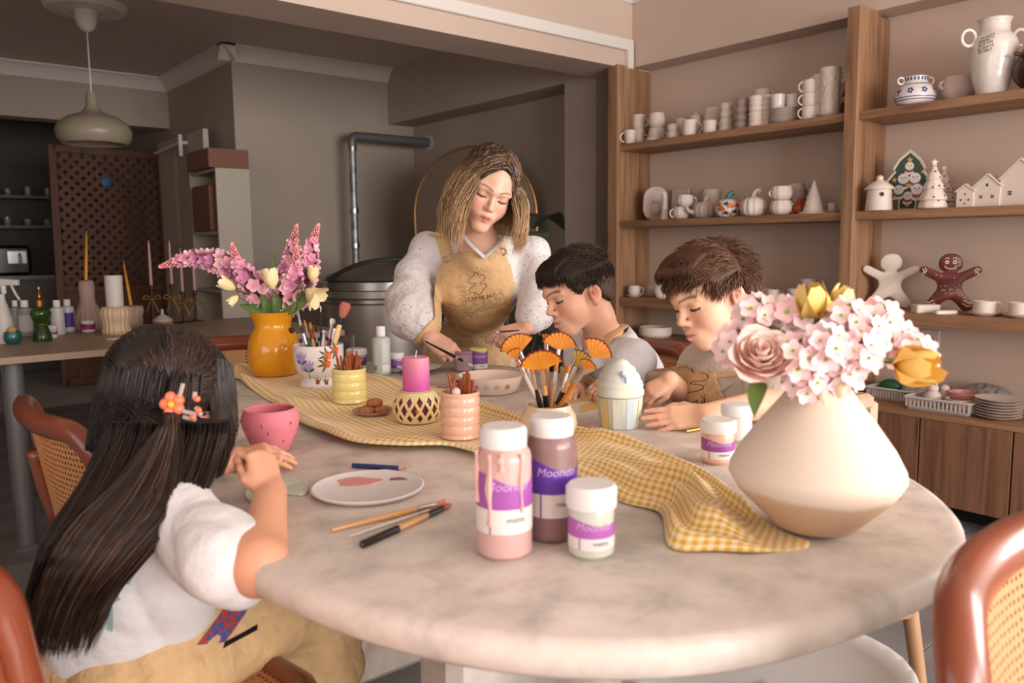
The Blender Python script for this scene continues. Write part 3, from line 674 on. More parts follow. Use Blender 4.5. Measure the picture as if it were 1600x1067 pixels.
p = pz(928, 880); p3 = np.array([p[0]+.018, p[1]+.022, .7502]); a = toward(p3)
paint_jar('paint_jar', 'short pale green paint jar with white lid and purple label', p3, .0275, .088, (196, 198, 184), (172, 96, 176), None, a, .024, .0298, neck=(.0265, .008), text='Moondo', z0=.22, cat='jar')
p = pz(1126, 728); p4 = np.array([p[0]+.016, p[1]+.018, .7502]); a = toward(p4)
paint_jar('paint_jar', 'peach paint jar with purple label half hidden by the round vase', p4, .0275, .075, (222, 178, 156), (150, 72, 152), None, a, .018, .0298, neck=(.0265, .008), text='Moondo', z0=.2, cat='jar')
p = pz(1156, 692); p5 = np.array([p[0]+.016, p[1]+.018, .7502])
paint_jar('paint_jar', 'white-lidded jar behind the peach paint jar', p5, .0275, .07, (226, 208, 196), None, None, 0, .018, .0298, neck=(.0265, .008), cat='jar')
# ---- ripple cups with pretzel sticks
M_pret = mat('pretzel', (168, 88, 42), .5, noise=(40, (136, 66, 30)), bump=(200, .3, .002))
def ripple_cup(label, pos, r, h, m, n):
    b = B(); pr = [(.001, 0), (r*.9, 0)]
    for i in range(1, 41):
        q = i/40; pr.append((r*(.955+.045*abs(math.cos(q*pi*n))**.7*1.0) if q < 1 else r*.95, q*h))
    pr += [(r*.86, h), (r*.84, h*.5), (r*.8, .006), (.001, .006)]
    b.lathe(pr, 48); return tag1(b, 'ripple_cup', m, label, 'cup', pos)
def sticks(pos, r, h, n, label, grp, ln=.115, miss=None):
    for k in range(n):
        a = random.uniform(0, 2*pi); q = r*.66*math.sqrt(random.random()); x0, y0 = q*math.cos(a), q*math.sin(a)
        tx, ty = x0*.35+random.uniform(-.012, .012), y0*.35+random.uniform(-.012, .012)
        L_ = ln*random.uniform(.86, 1.06); d = np.array([(x0-tx)*.9, (y0-ty)*.9, h*.9]); d /= np.linalg.norm(d)
        b0 = np.array([tx, ty, .008]); b = B(); b.tube([b0+d*L_*s_ for s_ in (0, .3, .7, 1)], [.0028, .0034, .0034, .0026], 7)
        tag1(b, 'pretzel_stick', M_pret, label, 'pretzel', pos, group=grp)
def stand(px_, py_, r, z=ZC):   # centre of a round thing of radius r whose nearest foot shows at the pixel
    p = pz(px_, py_, z); d = p[:2]/np.linalg.norm(p[:2]); return np.array([p[0]+d[0]*r, p[1]+d[1]*r, z])
py = stand(547, 632, .036); ripple_cup('pale yellow ripple cup holding pretzel sticks', py, .041, .082, mat('glaze_yellow', (236, 222, 146), .22, coat=.5), 4)
sticks(py, .041, .082, 18, 'thin brown pretzel stick in the pale yellow ripple cup', 'pretzel sticks in the yellow cup')
pp = stand(720, 689, .036); ripple_cup('pale pink ripple cup holding pretzel sticks', pp, .039, .09, mat('glaze_pink', (236, 188, 164), .22, coat=.5), 5)
sticks(pp, .039, .09, 16, 'thin brown pretzel stick in the pale pink ripple cup', 'pretzel sticks in the pink cup', .118)
b = B(); b.ell((0, 0, 0), (.009, .009, .009)); tag1(b, 'marshmallow', mat('marsh', (232, 196, 196), .5), 'small pink ball among the pretzels in the pink cup', 'sweet', pp+np.array([-.018, -.012, .092]))
# ---- lattice candle holder and candle
pc = stand(652, 664, .04)
t = thing('candle_holder', 'pale yellow candle holder with diamond cut-outs', 'candle holder', pc)
Hh = .066; M_hold = mat('glaze_cream_yellow', (242, 230, 180), .3, coat=.4, noise=(22, (236, 214, 148))); M_plum = mat('glaze_plum', (124, 38, 66), .35)
def hprof(z): return .052*math.sqrt(max(.0, 1-((z-.031)/.045)**2))**.8
b = B(); b.lathe([(.001, .002)]+[(hprof(z)-.004, z) for z in np.linspace(.003, Hh-.004, 14)]+[(.03, Hh-.006), (.001, Hh-.008)], 48); b.obj('inner_wall', M_plum, t)
nd = 14; v = []; f = []; nz_, na = 48, 336
for i in range(nz_+1):
    z = .001+(Hh-.001)*i/nz_
    for j in range(na): a = 2*pi*j/na; r_ = hprof(z); v.append((r_*math.cos(a), r_*math.sin(a), z))
def hole(z, a):
    u_ = a/(2*pi)*nd
    for row, (zc, hh, ww) in enumerate(((.014, .010, .29), (.031, .0135, .34), (.048, .0115, .30))):
        x = (u_+(.5 if row % 2 else 0)) % 1-.5
        if abs(x)/ww+abs(z-zc)/hh < 1: return True
    return False
for i in range(nz_):
    for j in range(na):
        z = .001+(Hh-.001)*(i+.5)/nz_; a = 2*pi*(j+.5)/na
        if not hole(z, a): k = (j+1) % na; f.append((i*na+j, i*na+k, (i+1)*na+k, (i+1)*na+j))
b = B(); b.add(v, f); o = b.obj('pierced_shell', M_hold, t, 180); sd = o.modifiers.new('thick', 'SOLIDIFY'); sd.thickness = .003; sd.offset = -1
b = B(); b.lathe([(hprof(Hh)-.001, Hh-.001), (hprof(Hh)+.001, Hh+.001), (.03, Hh+.002), (.028, Hh-.006)], 48); b.obj('rim', M_hold, t)
a = toward(pc); b = B(); b.ell((.0525*math.cos(a), .0525*math.sin(a), .031), (.0035, .0035, .0035)); b.obj('orange_dot', mat('orange_dot', (224, 112, 40), .4), t)
t = thing('pillar_candle', 'pink and lilac pillar candle standing in the diamond holder', 'candle', pc+np.array([0, 0, Hh-.0075]))
m = mat('candle_pink', (222, 108, 170), .5, sss=.1); N, L = nt(m); tc = N.new('ShaderNodeTexCoord'); sx = N.new('ShaderNodeSeparateXYZ'); L.new(tc.outputs['Object'], sx.inputs[0])
mr = N.new('ShaderNodeMapRange'); mr.inputs[1].default_value = .02; mr.inputs[2].default_value = .08; L.new(sx.outputs[2], mr.inputs[0]); rp = N.new('ShaderNodeValToRGB'); rp.color_ramp.elements[0].color = lin((214, 96, 176)); rp.color_ramp.elements[1].color = lin((224, 142, 158)); L.new(mr.outputs[0], rp.inputs[0]); L.new(rp.outputs[0], N['Principled BSDF'].inputs['Base Color'])
b = B(); b.lathe([(.001, 0), (.0285, 0), (.0285, .076), (.0275, .079), (.024, .0785), (.001, .0775)], 48, wob=lambda a, z: 1+.008*math.sin(5*a)+.006*math.sin(11*a+60*z)); b.obj('wax', m, t)
b = B(); b.tube([(0, 0, .075), (.001, 0, .085), (.003, 0, .093)], .001, 6); b.obj('wick', mat('wick', (226, 214, 204), .7), t)
# ---- cookies on a small plate
pk = stand(583, 652, .04)
b = B(); b.lathe([(.001, 0), (.034, 0), (.044, .007), (.046, .01), (.043, .01), (.034, .004), (.001, .004)], 48); tag1(b, 'small_plate', mat('mauve_clay', (176, 144, 134), .5), 'small mauve plate holding round cookies', 'plate', pk)
for k, (x, y, z) in enumerate([(-.019, -.006, .0045), (.012, -.016, .0045), (.006, .016, .0045), (.004, -.002, .019)]):
    cd = np.array([x, y, z]); b = B(); b.lathe([(.001, 0), (.015, 0), (.018, .004), (.018, .008), (.016, .012), (.009, .0145), (.001, .015)], 24, wob=lambda a, z: 1+.03*math.sin(6*a)); o = tag1(b, 'cookie', mat('cookie', (190, 128, 82), .7, noise=(60, (160, 98, 58)), bump=(120, .5, .003)), ['round golden cookie at the left of the mauve plate', 'round golden cookie at the front of the mauve plate', 'round golden cookie at the back of the mauve plate', 'round golden cookie lying on top of the others'][k], 'cookie', pk+cd, group='cookies on the mauve plate')
# ---- brushes
M_hw = mat('brush_wood', (206, 156, 98), .4, coat=.3); M_hwhite = mat('brush_white', (222, 210, 198), .35); M_hblack = mat('brush_black', (26, 24, 24), .35); M_horange = mat('brush_amber', (196, 118, 40), .35)
M_hred = mat('brush_red', (170, 40, 48), .35); M_hblue = mat('brush_blue', (44, 62, 160), .35); M_hclear = mat('brush_clear', (204, 188, 204), .2); M_ferr = mat('ferrule', (206, 204, 202), .22, metal=1.); M_hgreen = mat('brush_green', (60, 96, 80), .35); M_hburg = mat('brush_burgundy', (112, 34, 46), .35); M_ferrc = mat('ferrule_copper', (190, 110, 66), .3, metal=1.)
M_bro = mat('bristle_orange', (222, 146, 44), .6, noise=(30, (206, 122, 30))); M_brm = mat('bristle_tip', (112, 36, 34), .6); M_brp = mat('bristle_pinkbrown', (168, 96, 78), .7); M_brw = mat('bristle_white', (226, 220, 214), .7); M_brt = mat('bristle_tan', (178, 124, 60), .7); M_bry = mat('bristle_olive', (170, 138, 44), .6); M_brl = mat('bristle_lilac', (166, 150, 184), .7); M_brd = mat('bristle_dark', (60, 42, 36), .7)
def frame_z(p0, p1, roll=0.):
    d = Vector(p1)-Vector(p0); q = d.to_track_quat('Z', 'Y'); return Matrix.Translation(p0) @ q.to_matrix().to_4x4() @ Matrix.Rotation(roll, 4, 'Z')
def brush(label, p0, p1, r=.004, handle=None, ferr=None, head='round', hl=.025, fl=.03, bris=None, tipm=None, grip=None, group=None, face=None, spread=1.2, name='paint_brush'):
    """from the end of the handle p0 to the end of the ferrule p1"""
    M = frame_z(p0, p1); L_ = float(np.linalg.norm(np.array(p1)-np.array(p0)))
    t = bpy.data.objects.new(name, None); COL.objects.link(t); t.matrix_world = M; t.empty_display_size = .02; tag(t, label, 'brush', group)
    hL = L_-fl
    b = B(); b.tube([(0, 0, 0), (0, 0, hL*.03), (0, 0, hL*.35), (0, 0, hL*.75), (0, 0, hL)], [r*.35, r*.55, r*.8, r*1.1, r*.8], 10); b.obj('handle', handle or M_hw, t)
    if grip: b = B(); b.tube([(0, 0, hL*grip[1]), (0, 0, hL*grip[2])], r*1.16, 10); b.obj('painted_band', grip[0], t)
    b = B(); b.tube([(0, 0, hL), (0, 0, hL+fl*.4), (0, 0, L_)], [r*.85, r*.95, r*.9], 10); b.obj('ferrule', ferr or M_ferr, t)
    bris = bris or M_brt
    if head == 'fan':
        # a flat open fan, its plane turned towards `face`
        v = []; f = []; mi = []; n_, m_ = 26, 5
        for k, th in enumerate((-.0012, .0012)):
            for i in range(n_+1):
                a = (i/n_-.5)*2*spread; rr = hl*(1-.05*abs(math.sin(13*a)))
                for j in range(m_+1):
                    q = [0.06, .35, .65, .85, .92, 1.][j]; v.append((rr*q*math.sin(a), th*(1-q*.4)+.0012*math.sin(26*a)*q, L_-.002+rr*q*math.cos(a)))
        o_ = (n_+1)*(m_+1)
        for i in range(n_):
            for j in range(m_):
                a = i*(m_+1)+j; f += [(a, a+1, a+m_+2, a+m_+1), (o_+a, o_+a+m_+1, o_+a+m_+2, o_+a+1)]; mi += [1 if j == m_-1 else 0]*2
        for i in range(n_): a = i*(m_+1)+m_; f.append((a, o_+a, o_+a+m_+1, a+m_+1)); mi.append(1)
        for i in (0, n_):
            for j in range(m_): a = i*(m_+1)+j; f.append((a, o_+a, o_+a+1, a+1)); mi.append(0)
        b = B(); b.add(v, f); b.m = mi; o = b.obj('fan_bristles', [bris, tipm or M_brm], t, 60)
        if face is not None: o.rotation_euler = (0, 0, face)
    else:
        w = {'round': 1., 'flat': 1.7, 'mop': 2.}[head]; b = B()
        pr = {'round': [r*.75, r*1., r*.7, r*.12], 'flat': [r*.85, r*1.1, r*1.15, r*1.], 'mop': [r*.8, r*1.5, r*1.8, r*1.3]}[head]
        b.tube([(0, 0, L_-.001), (0, 0, L_+hl*.35), (0, 0, L_+hl*.75), (0, 0, L_+hl)], pr, 12, flat=1. if head == 'round' else .5); b.obj('bristles', bris, t)
    return t
# ---- pot with fan brushes
pb = stand(857, 694, .05)
b = B(); b.lathe([(.001, 0), (.038, 0), (.05, .012), (.056, .03), (.052, .048), (.044, .06), (.043, .066), (.039, .066), (.04, .058), (.047, .04), (.045, .015), (.001, .008)], 48); tag1(b, 'brush_pot', mat('glaze_beige', (216, 190, 158), .25, coat=.4), 'low beige pot holding orange fan brushes behind the bottles', 'pot', pb)
def img_roll(p0, p1):
    """turn about its own axis that puts a fan square to the viewer's side"""
    M = frame_z(p0, p1).to_3x3(); d = Vector(-_f); l = M.transposed() @ d; return math.atan2(-l.x, l.y) if abs(l.x)+abs(l.y) > 1e-6 else 0
fans = [((847, 577), 1.50, M_hw, .045, 1.25, M_bro, 'large orange fan brush at the front of the beige pot'), ((812, 550), 1.53, M_hwhite, .040, 1.1, M_bro, 'orange fan brush at the upper left of the beige pot'),
        ((873, 546), 1.56, M_hwhite, .038, 1.2, M_bro, 'orange fan brush in the upper middle of the beige pot'), ((925, 558), 1.54, M_hw, .041, .95, M_bro, 'orange fan brush at the far right of the beige pot'),
        ((900, 572), 1.52, M_hw, .036, .55, M_bry, 'olive yellow fan brush tilting left in the beige pot'), ((914, 577), 1.50, M_horange, .024, .9, M_bro, 'small amber-handled fan brush at the right of the beige pot'),
        ((808, 562), 1.51, M_hwhite, .026, .6, M_bro, 'small white-handled fan brush at the left of the beige pot'), ((853, 536), 1.58, M_hw, .022, .4, M_bro, 'narrow orange brush rising highest from the beige pot')]
for k, (pix, dep, hm, hl, spd, br, lab) in enumerate(fans):
    p1_ = pd(pix[0], pix[1], dep); tx = (pix[0]-860)/60*.022; p0_ = pb+np.array([0, 0, .012])-_r*tx*.6+_f*(dep-1.545)*-.25
    brush(lab, p0_, p1_, .0048, hm, head='fan', hl=hl, fl=.034, bris=br, face=img_roll(p0_, p1_), spread=spd, group='fan brushes in the beige pot', grip=(M_hblack, .55, .8) if k in (0, 4) else None)
for k, (px_, py_, hm) in enumerate([(832, 585, M_hblack), (868, 580, M_hw), (886, 583, M_hwhite)]):
    brush(['black-handled round brush in the beige pot', 'wooden round brush in the middle of the beige pot', 'white round brush at the right of the beige pot'][k], pb+np.array([0, 0, .012])+_r*(.004*(k-1)), pd(px_, py_, 1.52+.02*k), .0045, hm, hl=.02, bris=M_bro, group='round brushes in the beige pot')
# ---- floral pot with brushes
pf = stand(500, 607, .052)
t = thing('floral_pot', 'white footed pot painted with lilac and orange flowers, full of brushes', 'pot', pf)
b = B(); b.lathe([(.001, 0), (.052, 0), (.054, .006), (.046, .02), (.044, .026), (.056, .036), (.063, .055), (.066, .08), (.066, .112), (.0635, .113), (.062, .08), (.056, .045), (.001, .036)], 56); b.obj('body', mat('glaze_white', (228, 220, 220), .25, coat=.4), t)
a = toward(pf)
def fpot_r(z): return float(np.interp(z, [0, .006, .02, .026, .036, .055, .08, .112], [.052, .054, .046, .044, .056, .063, .066, .066]))+.0005
def petal_on(b, zc, ac, ang, ln, w, mi=0, n=6):
    v = []
    for i in range(n+1):
        s_ = i/n; ww = w*math.sin(pi*min(.97, s_*.9+.06))
        for sg in (-1, 1):
            x = ln*s_*math.cos(ang)-sg*ww*math.sin(ang); y = ln*s_*math.sin(ang)+sg*ww*math.cos(ang)
            z = max(.001, zc+y); r_ = fpot_r(z); aa = ac+x/r_; v.append((r_*math.cos(aa), r_*math.sin(aa), z))
    b.add(v, [(2*i, 2*i+1, 2*i+3, 2*i+2) for i in range(n)], mi)
M_pf = [mat('paint_lilac', (170, 150, 202), .4), mat('paint_orange', (232, 104, 48), .4), mat('paint_green', (62, 100, 56), .4), mat('paint_redberry', (170, 44, 44), .4)]
def flower_on(nm, zc, ac, kind):
    b = B()
    if kind == 'lilac':
        for g in (-.5, -.2, .1, .4, .7): petal_on(b, zc, ac, pi/2+g, .034, .004, 0)
        for g in (-1.0, 1.1): petal_on(b, zc, ac, pi/2+g, .02, .0035, 2)
        petal_on(b, zc, ac, -pi/2-.2, .024, .0012, 2)
    elif kind == 'orange':
        for g in range(5): petal_on(b, zc, ac, g*1.256+.4, .013, .0062, 1)
        for g in (2.6, 3.4, 4.3, 1.9): petal_on(b, zc, ac, g, .026, .003, 2)
    else:
        for g in range(5): petal_on(b, zc, ac, g*1.256, .006, .003, 3)
        for g in (.8, 1.6, 2.3): petal_on(b, zc, ac, g, .014, .0016, 2)
    b.obj(nm, M_pf, t, 0)
for zc, da, k in ((.066, -.75, 'lilac'), (.045, -.45, 'lilac'), (.088, .35, 'orange'), (.066, .30, 'orange'), (.10, .72, 'orange'), (.016, -.1, 'berry'), (.014, .35, 'berry'), (.05, .95, 'orange')):
    flower_on('painted_flower', zc, a+da, k)
def pot_brush(lab, tip, dep, off_, **k):
    p0_ = pf+np.array([0, 0, .042])+_r*off_; brush(lab, p0_, pd(tip[0], tip[1], dep), group='brushes in the floral pot', **k)
pot_brush('lilac-tipped clear brush leaning far left in the floral pot', (468, 500), 2.2, -.02, handle=M_hclear, bris=M_brl, head='flat', r=.0045)
pot_brush('burgundy-handled brush at the left of the floral pot', (474, 521), 2.17, -.016, handle=M_hburg, bris=M_brd, r=.0045)
pot_brush('green-handled brush in the floral pot', (478, 512), 2.21, -.01, handle=M_hgreen, bris=M_brt, r=.004)
pot_brush('tan round brush in the floral pot', (486, 515), 2.22, -.006, handle=M_hw, bris=M_brt, ferr=M_ferrc, r=.005)
pot_brush('thin dark brush standing upright in the floral pot', (494, 520), 2.22, 0., handle=M_hblack, bris=M_brd, r=.0035)
pot_brush('very long thin dark tool in the floral pot', (501, 482), 2.21, .004, handle=M_hblack, bris=M_brw, r=.0022, hl=.008, fl=.01)
pot_brush('white chunky marker in the floral pot', (506, 520), 2.2, .008, handle=M_hwhite, bris=M_brw, r=.007, hl=.008, fl=.02)
pot_brush('white mop brush with red handle in the floral pot', (518, 512), 2.19, .016, handle=M_hred, bris=M_brw, head='mop', r=.006, ferr=M_hclear)
pot_brush('blue-handled brush in the floral pot', (523, 513), 2.17, .02, handle=M_hblue, bris=M_brd, r=.0055, hl=.016)
pot_brush('large wooden brush with brown bristles at the right of the floral pot', (534, 496), 2.17, .018, handle=mat('brush_pale', (226, 190, 140), .4), bris=M_brp, head='mop', r=.0085, ferr=M_hblack, hl=.042, fl=.02)
# ---- yellow face vase
pv = stand(430, 590, .07)
t = thing('yellow_vase', 'glossy mustard yellow torso-shaped vase full of pink flowers', 'vase', pv)
M_must = mat('glaze_mustard', (226, 152, 26), .14, coat=.6)
b = B(); pr = [(.001, 0), (.06, 0), (.07, .006), (.078, .04), (.08, .075), (.074, .105), (.06, .13), (.052, .142), (.055, .158), (.066, .182), (.069, .186), (.064, .186), (.05, .158), (.046, .142), (.06, .1), (.065, .04), (.001, .02)]
b.lathe(pr, 64, wob=lambda a_, z: 1+.05*math.cos(2*(a_-a))*(1 if z < .13 else .3)+(.035*math.exp(-((z-.085)/.02)**2)*math.cos(3*(a_-a)))); b.obj('body', M_must, t, 70)
for s_ in (-1, 1):
    aa = toward(pv)+.3+s_*.3; b = B(); b.tube(sm([(.0795*math.cos(aa+q*.3), .0795*math.sin(aa+q*.3), .098-.012*math.sin((q+1)*pi/2)) for q in np.linspace(-1, 1, 6)], 4), .0035, 6); b.obj('moulded_crease', M_must, t)
aa = toward(pv)+.95; b = B(); b.ell((.064*math.cos(aa), .064*math.sin(aa), .132), (.008, .008, .009)); b.obj('dark_spot', mat('dark_glaze', (60, 30, 20), .3), t)
# ---- flowers of the yellow vase
M_pet = vmat('petal_pink', .6, sss=.0); M_stem = mat('stem_green', (86, 110, 58), .5); M_leaf = mat('leaf_green', (74, 98, 44), .45, noise=(20, (104, 122, 62)))
def petal_sheet(L_, w, cup=.3, n=4, m=2, tipw=.6):
    v = []; f = []
    for i in range(n+1):
        s_ = i/n; ww = w*(math.sin(pi*min(.95, (s_**tipw)*.86+.05)))
        for j in range(m+1): q = (j/m-.5)*2; v.append((L_*s_*math.cos(cup*s_), ww*q, L_*s_*math.sin(cup*s_)+cup*.25*q*q*ww))
    for i in range(n):
        for j in range(m): a_ = i*(m+1)+j; f.append((a_, a_+m+1, a_+m+2, a_+1))
    return v, f
def ortho(d):
    d = np.array(d, float); d /= np.linalg.norm(d); x = np.cross(d, [0, 0, 1.] if abs(d[2]) < .9 else [1., 0, 0]); x /= np.linalg.norm(x); return Matrix(np.c_[x, np.cross(d, x), d].tolist()).to_4x4()
def blossom(b, cols, pos, d, R_, c0, c1, np_=5, cup=.5):
    M = Matrix.Translation(pos) @ ortho(d) @ Matrix.Rotation(random.uniform(0, 6), 4, 'Z')
    for k in range(np_):
        v, f = petal_sheet(R_, R_*.48, cup); b.add(v, f, 0, M @ Matrix.Rotation(2*pi*k/np_, 4, 'Z'))
        jit = random.uniform(.88, 1.1)
        for i in range(5):
            for j in range(3): q = i/4; cols.append([(c0[z_]*(1-q)+c1[z_]*q)*jit for z_ in range(3)])
def lc(c): return [s2l(x) for x in c]
def spike(label, pts, deps, tipn=.22, R0=.022):
    """a long flower spike: buds at the tip, blossoms below; pts run from the tip to the vase mouth"""
    P = sm([pd(x, y, d) for (x, y), d in zip(pts, deps)], 10); P = np.array(P); d_ = np.r_[0, np.cumsum(np.linalg.norm(np.diff(P, axis=0), axis=1))]; Lt = d_[-1]
    base = Vector(P[-1]); t = thing('pink_flower_spike', label, 'flower', base, group='pink flower spikes in the yellow vase')
    Pl = P-P[-1]
    def at(s_): return np.array([np.interp(s_*Lt, d_, Pl[:, k]) for k in range(3)])
    b = B(); b.tube([tuple(q) for q in Pl], .0022, 6); b.obj('stem', M_stem, t)
    b = B(); cols = []; nb = int(Lt*.62*tipn*1100)+26; tl = min(.06, Lt*tipn+.03)
    for k in range(54):
        s_ = tl/Lt*(k/54); c = at(s_); ax = at(min(1, s_+.02))-at(max(0, s_-.02)); ax /= np.linalg.norm(ax)+1e-9; M = ortho(ax); an = k*2.4
        rr = .003+.0125*(k/54); p_ = Vector(c)+M.to_3x3() @ Vector((rr*math.cos(an), rr*math.sin(an), 0)); n0 = len(b.v); b.ell(tuple(p_), (.0032, .0032, .0036), 6, 4); cols += [lc((226, 134, 140) if k % 3 else (238, 170, 170))]*(len(b.v)-n0)
    b.obj('bud_tip', M_pet, t, 180, col=cols)
    b = B(); cols = []
    s0 = tl/Lt*.9; nbl = int((Lt*(.80-s0))/.0042)
    for k in range(max(12, nbl)):
        s_ = s0+(.80-s0)*k/max(12, nbl); c = at(s_); ax = at(min(1, s_+.03))-at(max(0, s_-.03)); ax /= np.linalg.norm(ax)+1e-9; M = ortho(ax).to_3x3(); an = k*2.4+random.uniform(-.4, .4)
        dr = M @ Vector((math.cos(an), math.sin(an), -.25)); q = min(1, (s_-s0)*3); rr = .009+.018*q; pos = Vector(c)+dr*rr
        c0, c1 = random.choice([((206, 116, 156), (236, 178, 190)), ((222, 140, 166), (244, 204, 206)), ((190, 108, 160), (224, 160, 190)), ((226, 150, 170), (246, 212, 210))]); blossom(b, cols, pos, dr, R0*(.62+.48*q)*random.uniform(.85, 1.2), lc(c0), lc(c1), cup=.55)
    b.obj('blossoms', M_pet, t, 180, col=cols)
vd = float(np.dot(pv-CAM, _f))
spike('pink flower spike bending far left over the girl', [(249, 417), (300, 404), (350, 412), (385, 440), (415, 470), (432, 500)], [vd-.02, vd, vd, vd, vd, vd])
spike('pink flower spike leaning left with an upright tip', [(362, 380), (372, 412), (392, 442), (412, 468), (432, 500)], [vd-.06, vd-.06, vd-.05, vd-.03, vd])
spike('pink flower spike upright in the middle, behind', [(464, 351), (458, 384), (456, 420), (446, 465), (436, 500)], [vd+.05, vd+.05, vd+.04, vd+.02, vd])
spike('pink flower spike upright at the far right of the vase', [(498, 350), (486, 385), (480, 420), (460, 465), (436, 500)], [vd, vd, vd, vd, vd])
spike('shorter pink flower spike in front of the upright ones', [(463, 384), (462, 410), (458, 440), (446, 470), (434, 500)], [vd-.07, vd-.07, vd-.06, vd-.03, vd])
M_tul = vmat('petal_cream', .55)
def tulip(label, base, mid, head, tip, dep, openn=.25, L_=.05, c0=(226, 206, 150), c1=(240, 222, 176), grp='cream tulips in the yellow vase', name='tulip', parent_pt=None, npet=6, w=.5):
    b0, m0, h0, t0 = pd(*base, dep), pd(*mid, dep-.02), pd(*head, dep-.04), pd(*tip, dep-.05)
    t = thing(name, label, 'flower', b0, group=grp); b = B(); b.tube([tuple(q-b0) for q in sm([b0, m0, h0], 6)], .0022, 6); b.obj('stem', M_stem, t)
    ax = t0-h0; ax /= np.linalg.norm(ax); M = Matrix.Translation(h0-b0) @ ortho(ax)
    for k in range(npet):
        v, f = petal_sheet(L_, L_*w*.62, -.0, 7, 4, .75)
        # bowl-shaped petal standing round the axis
        vv = []
        for (x, y, z) in v:
            s_ = x/L_; rad = L_*.30*math.sin(min(1., s_*1.5+.12)*pi*.62)*(1+openn*2.4*s_*s_)-(.0 if openn > .3 else L_*.12*max(0, s_-.6)); an = y/max(L_*.3, 1e-4)*.9
            vv.append(((rad+(k % 2)*.0012)*math.cos(an), (rad+(k % 2)*.0012)*math.sin(an), x))
        cols = [[(lc(c0)[z_]*(1-p[2]/L_)+lc(c1)[z_]*p[2]/L_) for z_ in range(3)] for p in vv]
        q = B(); q.add(vv, f, 0, M @ Matrix.Rotation(2*pi*k/npet, 4, 'Z')); o = q.obj('petal', M_tul, t, 180, col=cols)
    return t
tulip('cream tulip lying to the left under the pink spikes', (432, 500), (400, 470), (368, 452), (346, 440), vd-.03)
tulip('small cream tulip bud drooping at the left of the vase', (432, 500), (400, 482), (372, 462), (358, 474), vd-.04, L_=.035)
tulip('upright cream tulip in the centre of the vase', (432, 500), (426, 480), (426, 452), (420, 414), vd-.06, L_=.06)
tulip('cream tulip half hidden at the right of the spikes', (432, 500), (470, 470), (488, 440), (490, 412), vd, L_=.045)
tulip('open cream tulip drooping at the right of the vase', (432, 500), (462, 470), (478, 452), (502, 470), vd-.04, .8, L_=.05)
def leafblade(label_unused, t, base, tip, dep, w, bend):
    p0_, p1_ = pd(*base, dep), pd(*tip, dep-.03); L_ = float(np.linalg.norm(p1_-p0_)); v, f = leaf_mesh(L_, w, bend, 8, 4, .3)
    d = (p1_-p0_)/L_; side = np.cross(d, -_f); side /= np.linalg.norm(side); up = np.cross(d, side)*-1
    q = B(); q.add(v, f, 0, Matrix(np.c_[d, side, up].tolist()).to_4x4()); o = q.obj('leaf', M_leaf, t); o.location = p0_-np.array(t.location)
lf_t = thing('green_leaves', 'green tulip leaves spreading over the rim of the yellow vase', 'foliage', pv+np.array([0, 0, .17]))
for bs_, tp, w in (((425, 492), (372, 476), .018), ((425, 492), (405, 455), .016), ((440, 492), (428, 462), .017), ((445, 492), (470, 446), .018), ((450, 492), (484, 452), .016), ((440, 492), (450, 455), .018), ((430, 492), (390, 488), .015), ((450, 488), (478, 470), .015), ((438, 470), (420, 386), .006), ((425, 490), (412, 470), .02), ((445, 490), (462, 464), .02)):
    leafblade('', lf_t, bs_, tp, vd-.05, w, .25)
# ---- round two-tone vase with bouquet, right front
pw = stand(1272, 842, .046, .7535)
t = thing('round_vase', 'wide cream and bare clay vase holding the pastel bouquet', 'vase', pw)
rv = [(.001, 0), (.04, 0), (.052, .006), (.075, .03), (.097, .052), (.1085, .072), (.107, .082), (.095, .105), (.07, .14), (.048, .168), (.036, .186), (.032, .2), (.034, .212), (.03, .212), (.028, .2), (.03, .186), (.06, .14), (.09, .09), (.06, .03), (.001, .014)]
b = B(); b.lathe(rv, 72, wob=lambda a_, z: 1+.012*math.sin(3*a_+20*z)); m = mat('vase_cream', (240, 226, 206), .7, bump=(60, .12, .004)); N, L = nt(m)
tc = N.new('ShaderNodeTexCoord'); sx = N.new('ShaderNodeSeparateXYZ'); L.new(tc.outputs['Object'], sx.inputs[0]); nz_ = N.new('ShaderNodeTexNoise'); nz_.inputs['Scale'].default_value = 9; L.new(tc.outputs['Object'], nz_.inputs['Vector'])
ad = N.new('ShaderNodeMath'); ad.operation = 'MULTIPLY_ADD'; ad.inputs[1].default_value = .03; L.new(nz_.outputs[0], ad.inputs[0]); L.new(sx.outputs[2], ad.inputs[2])
rp = N.new('ShaderNodeValToRGB'); rp.color_ramp.elements[0].position = .068; rp.color_ramp.elements[0].color = lin((204, 174, 146)); rp.color_ramp.elements[1].position = .072; rp.color_ramp.elements[1].color = lin((224, 207, 190)); L.new(ad.outputs[0], rp.inputs[0]); L.new(rp.outputs[0], N['Principled BSDF'].inputs['Base Color'])
b.obj('body', m, t, 180)
M_bow = mat('bow_cream', (226, 206, 176), .6); a = toward(pw)+.35
for k, (dx, dz) in enumerate(((-.012, .0), (.012, .002), (-.008, -.02), (.01, -.022))):
    b = B(); b.ell((.040*math.cos(a)-dx*math.sin(a), .040*math.sin(a)+dx*math.cos(a), .186+dz), (.007, .007, .011)); b.obj('clay_bow', M_bow, t)
bd = float(np.dot(pw-CAM, _f)); mouth = pw+np.array([0, 0, .2])
FL = {}
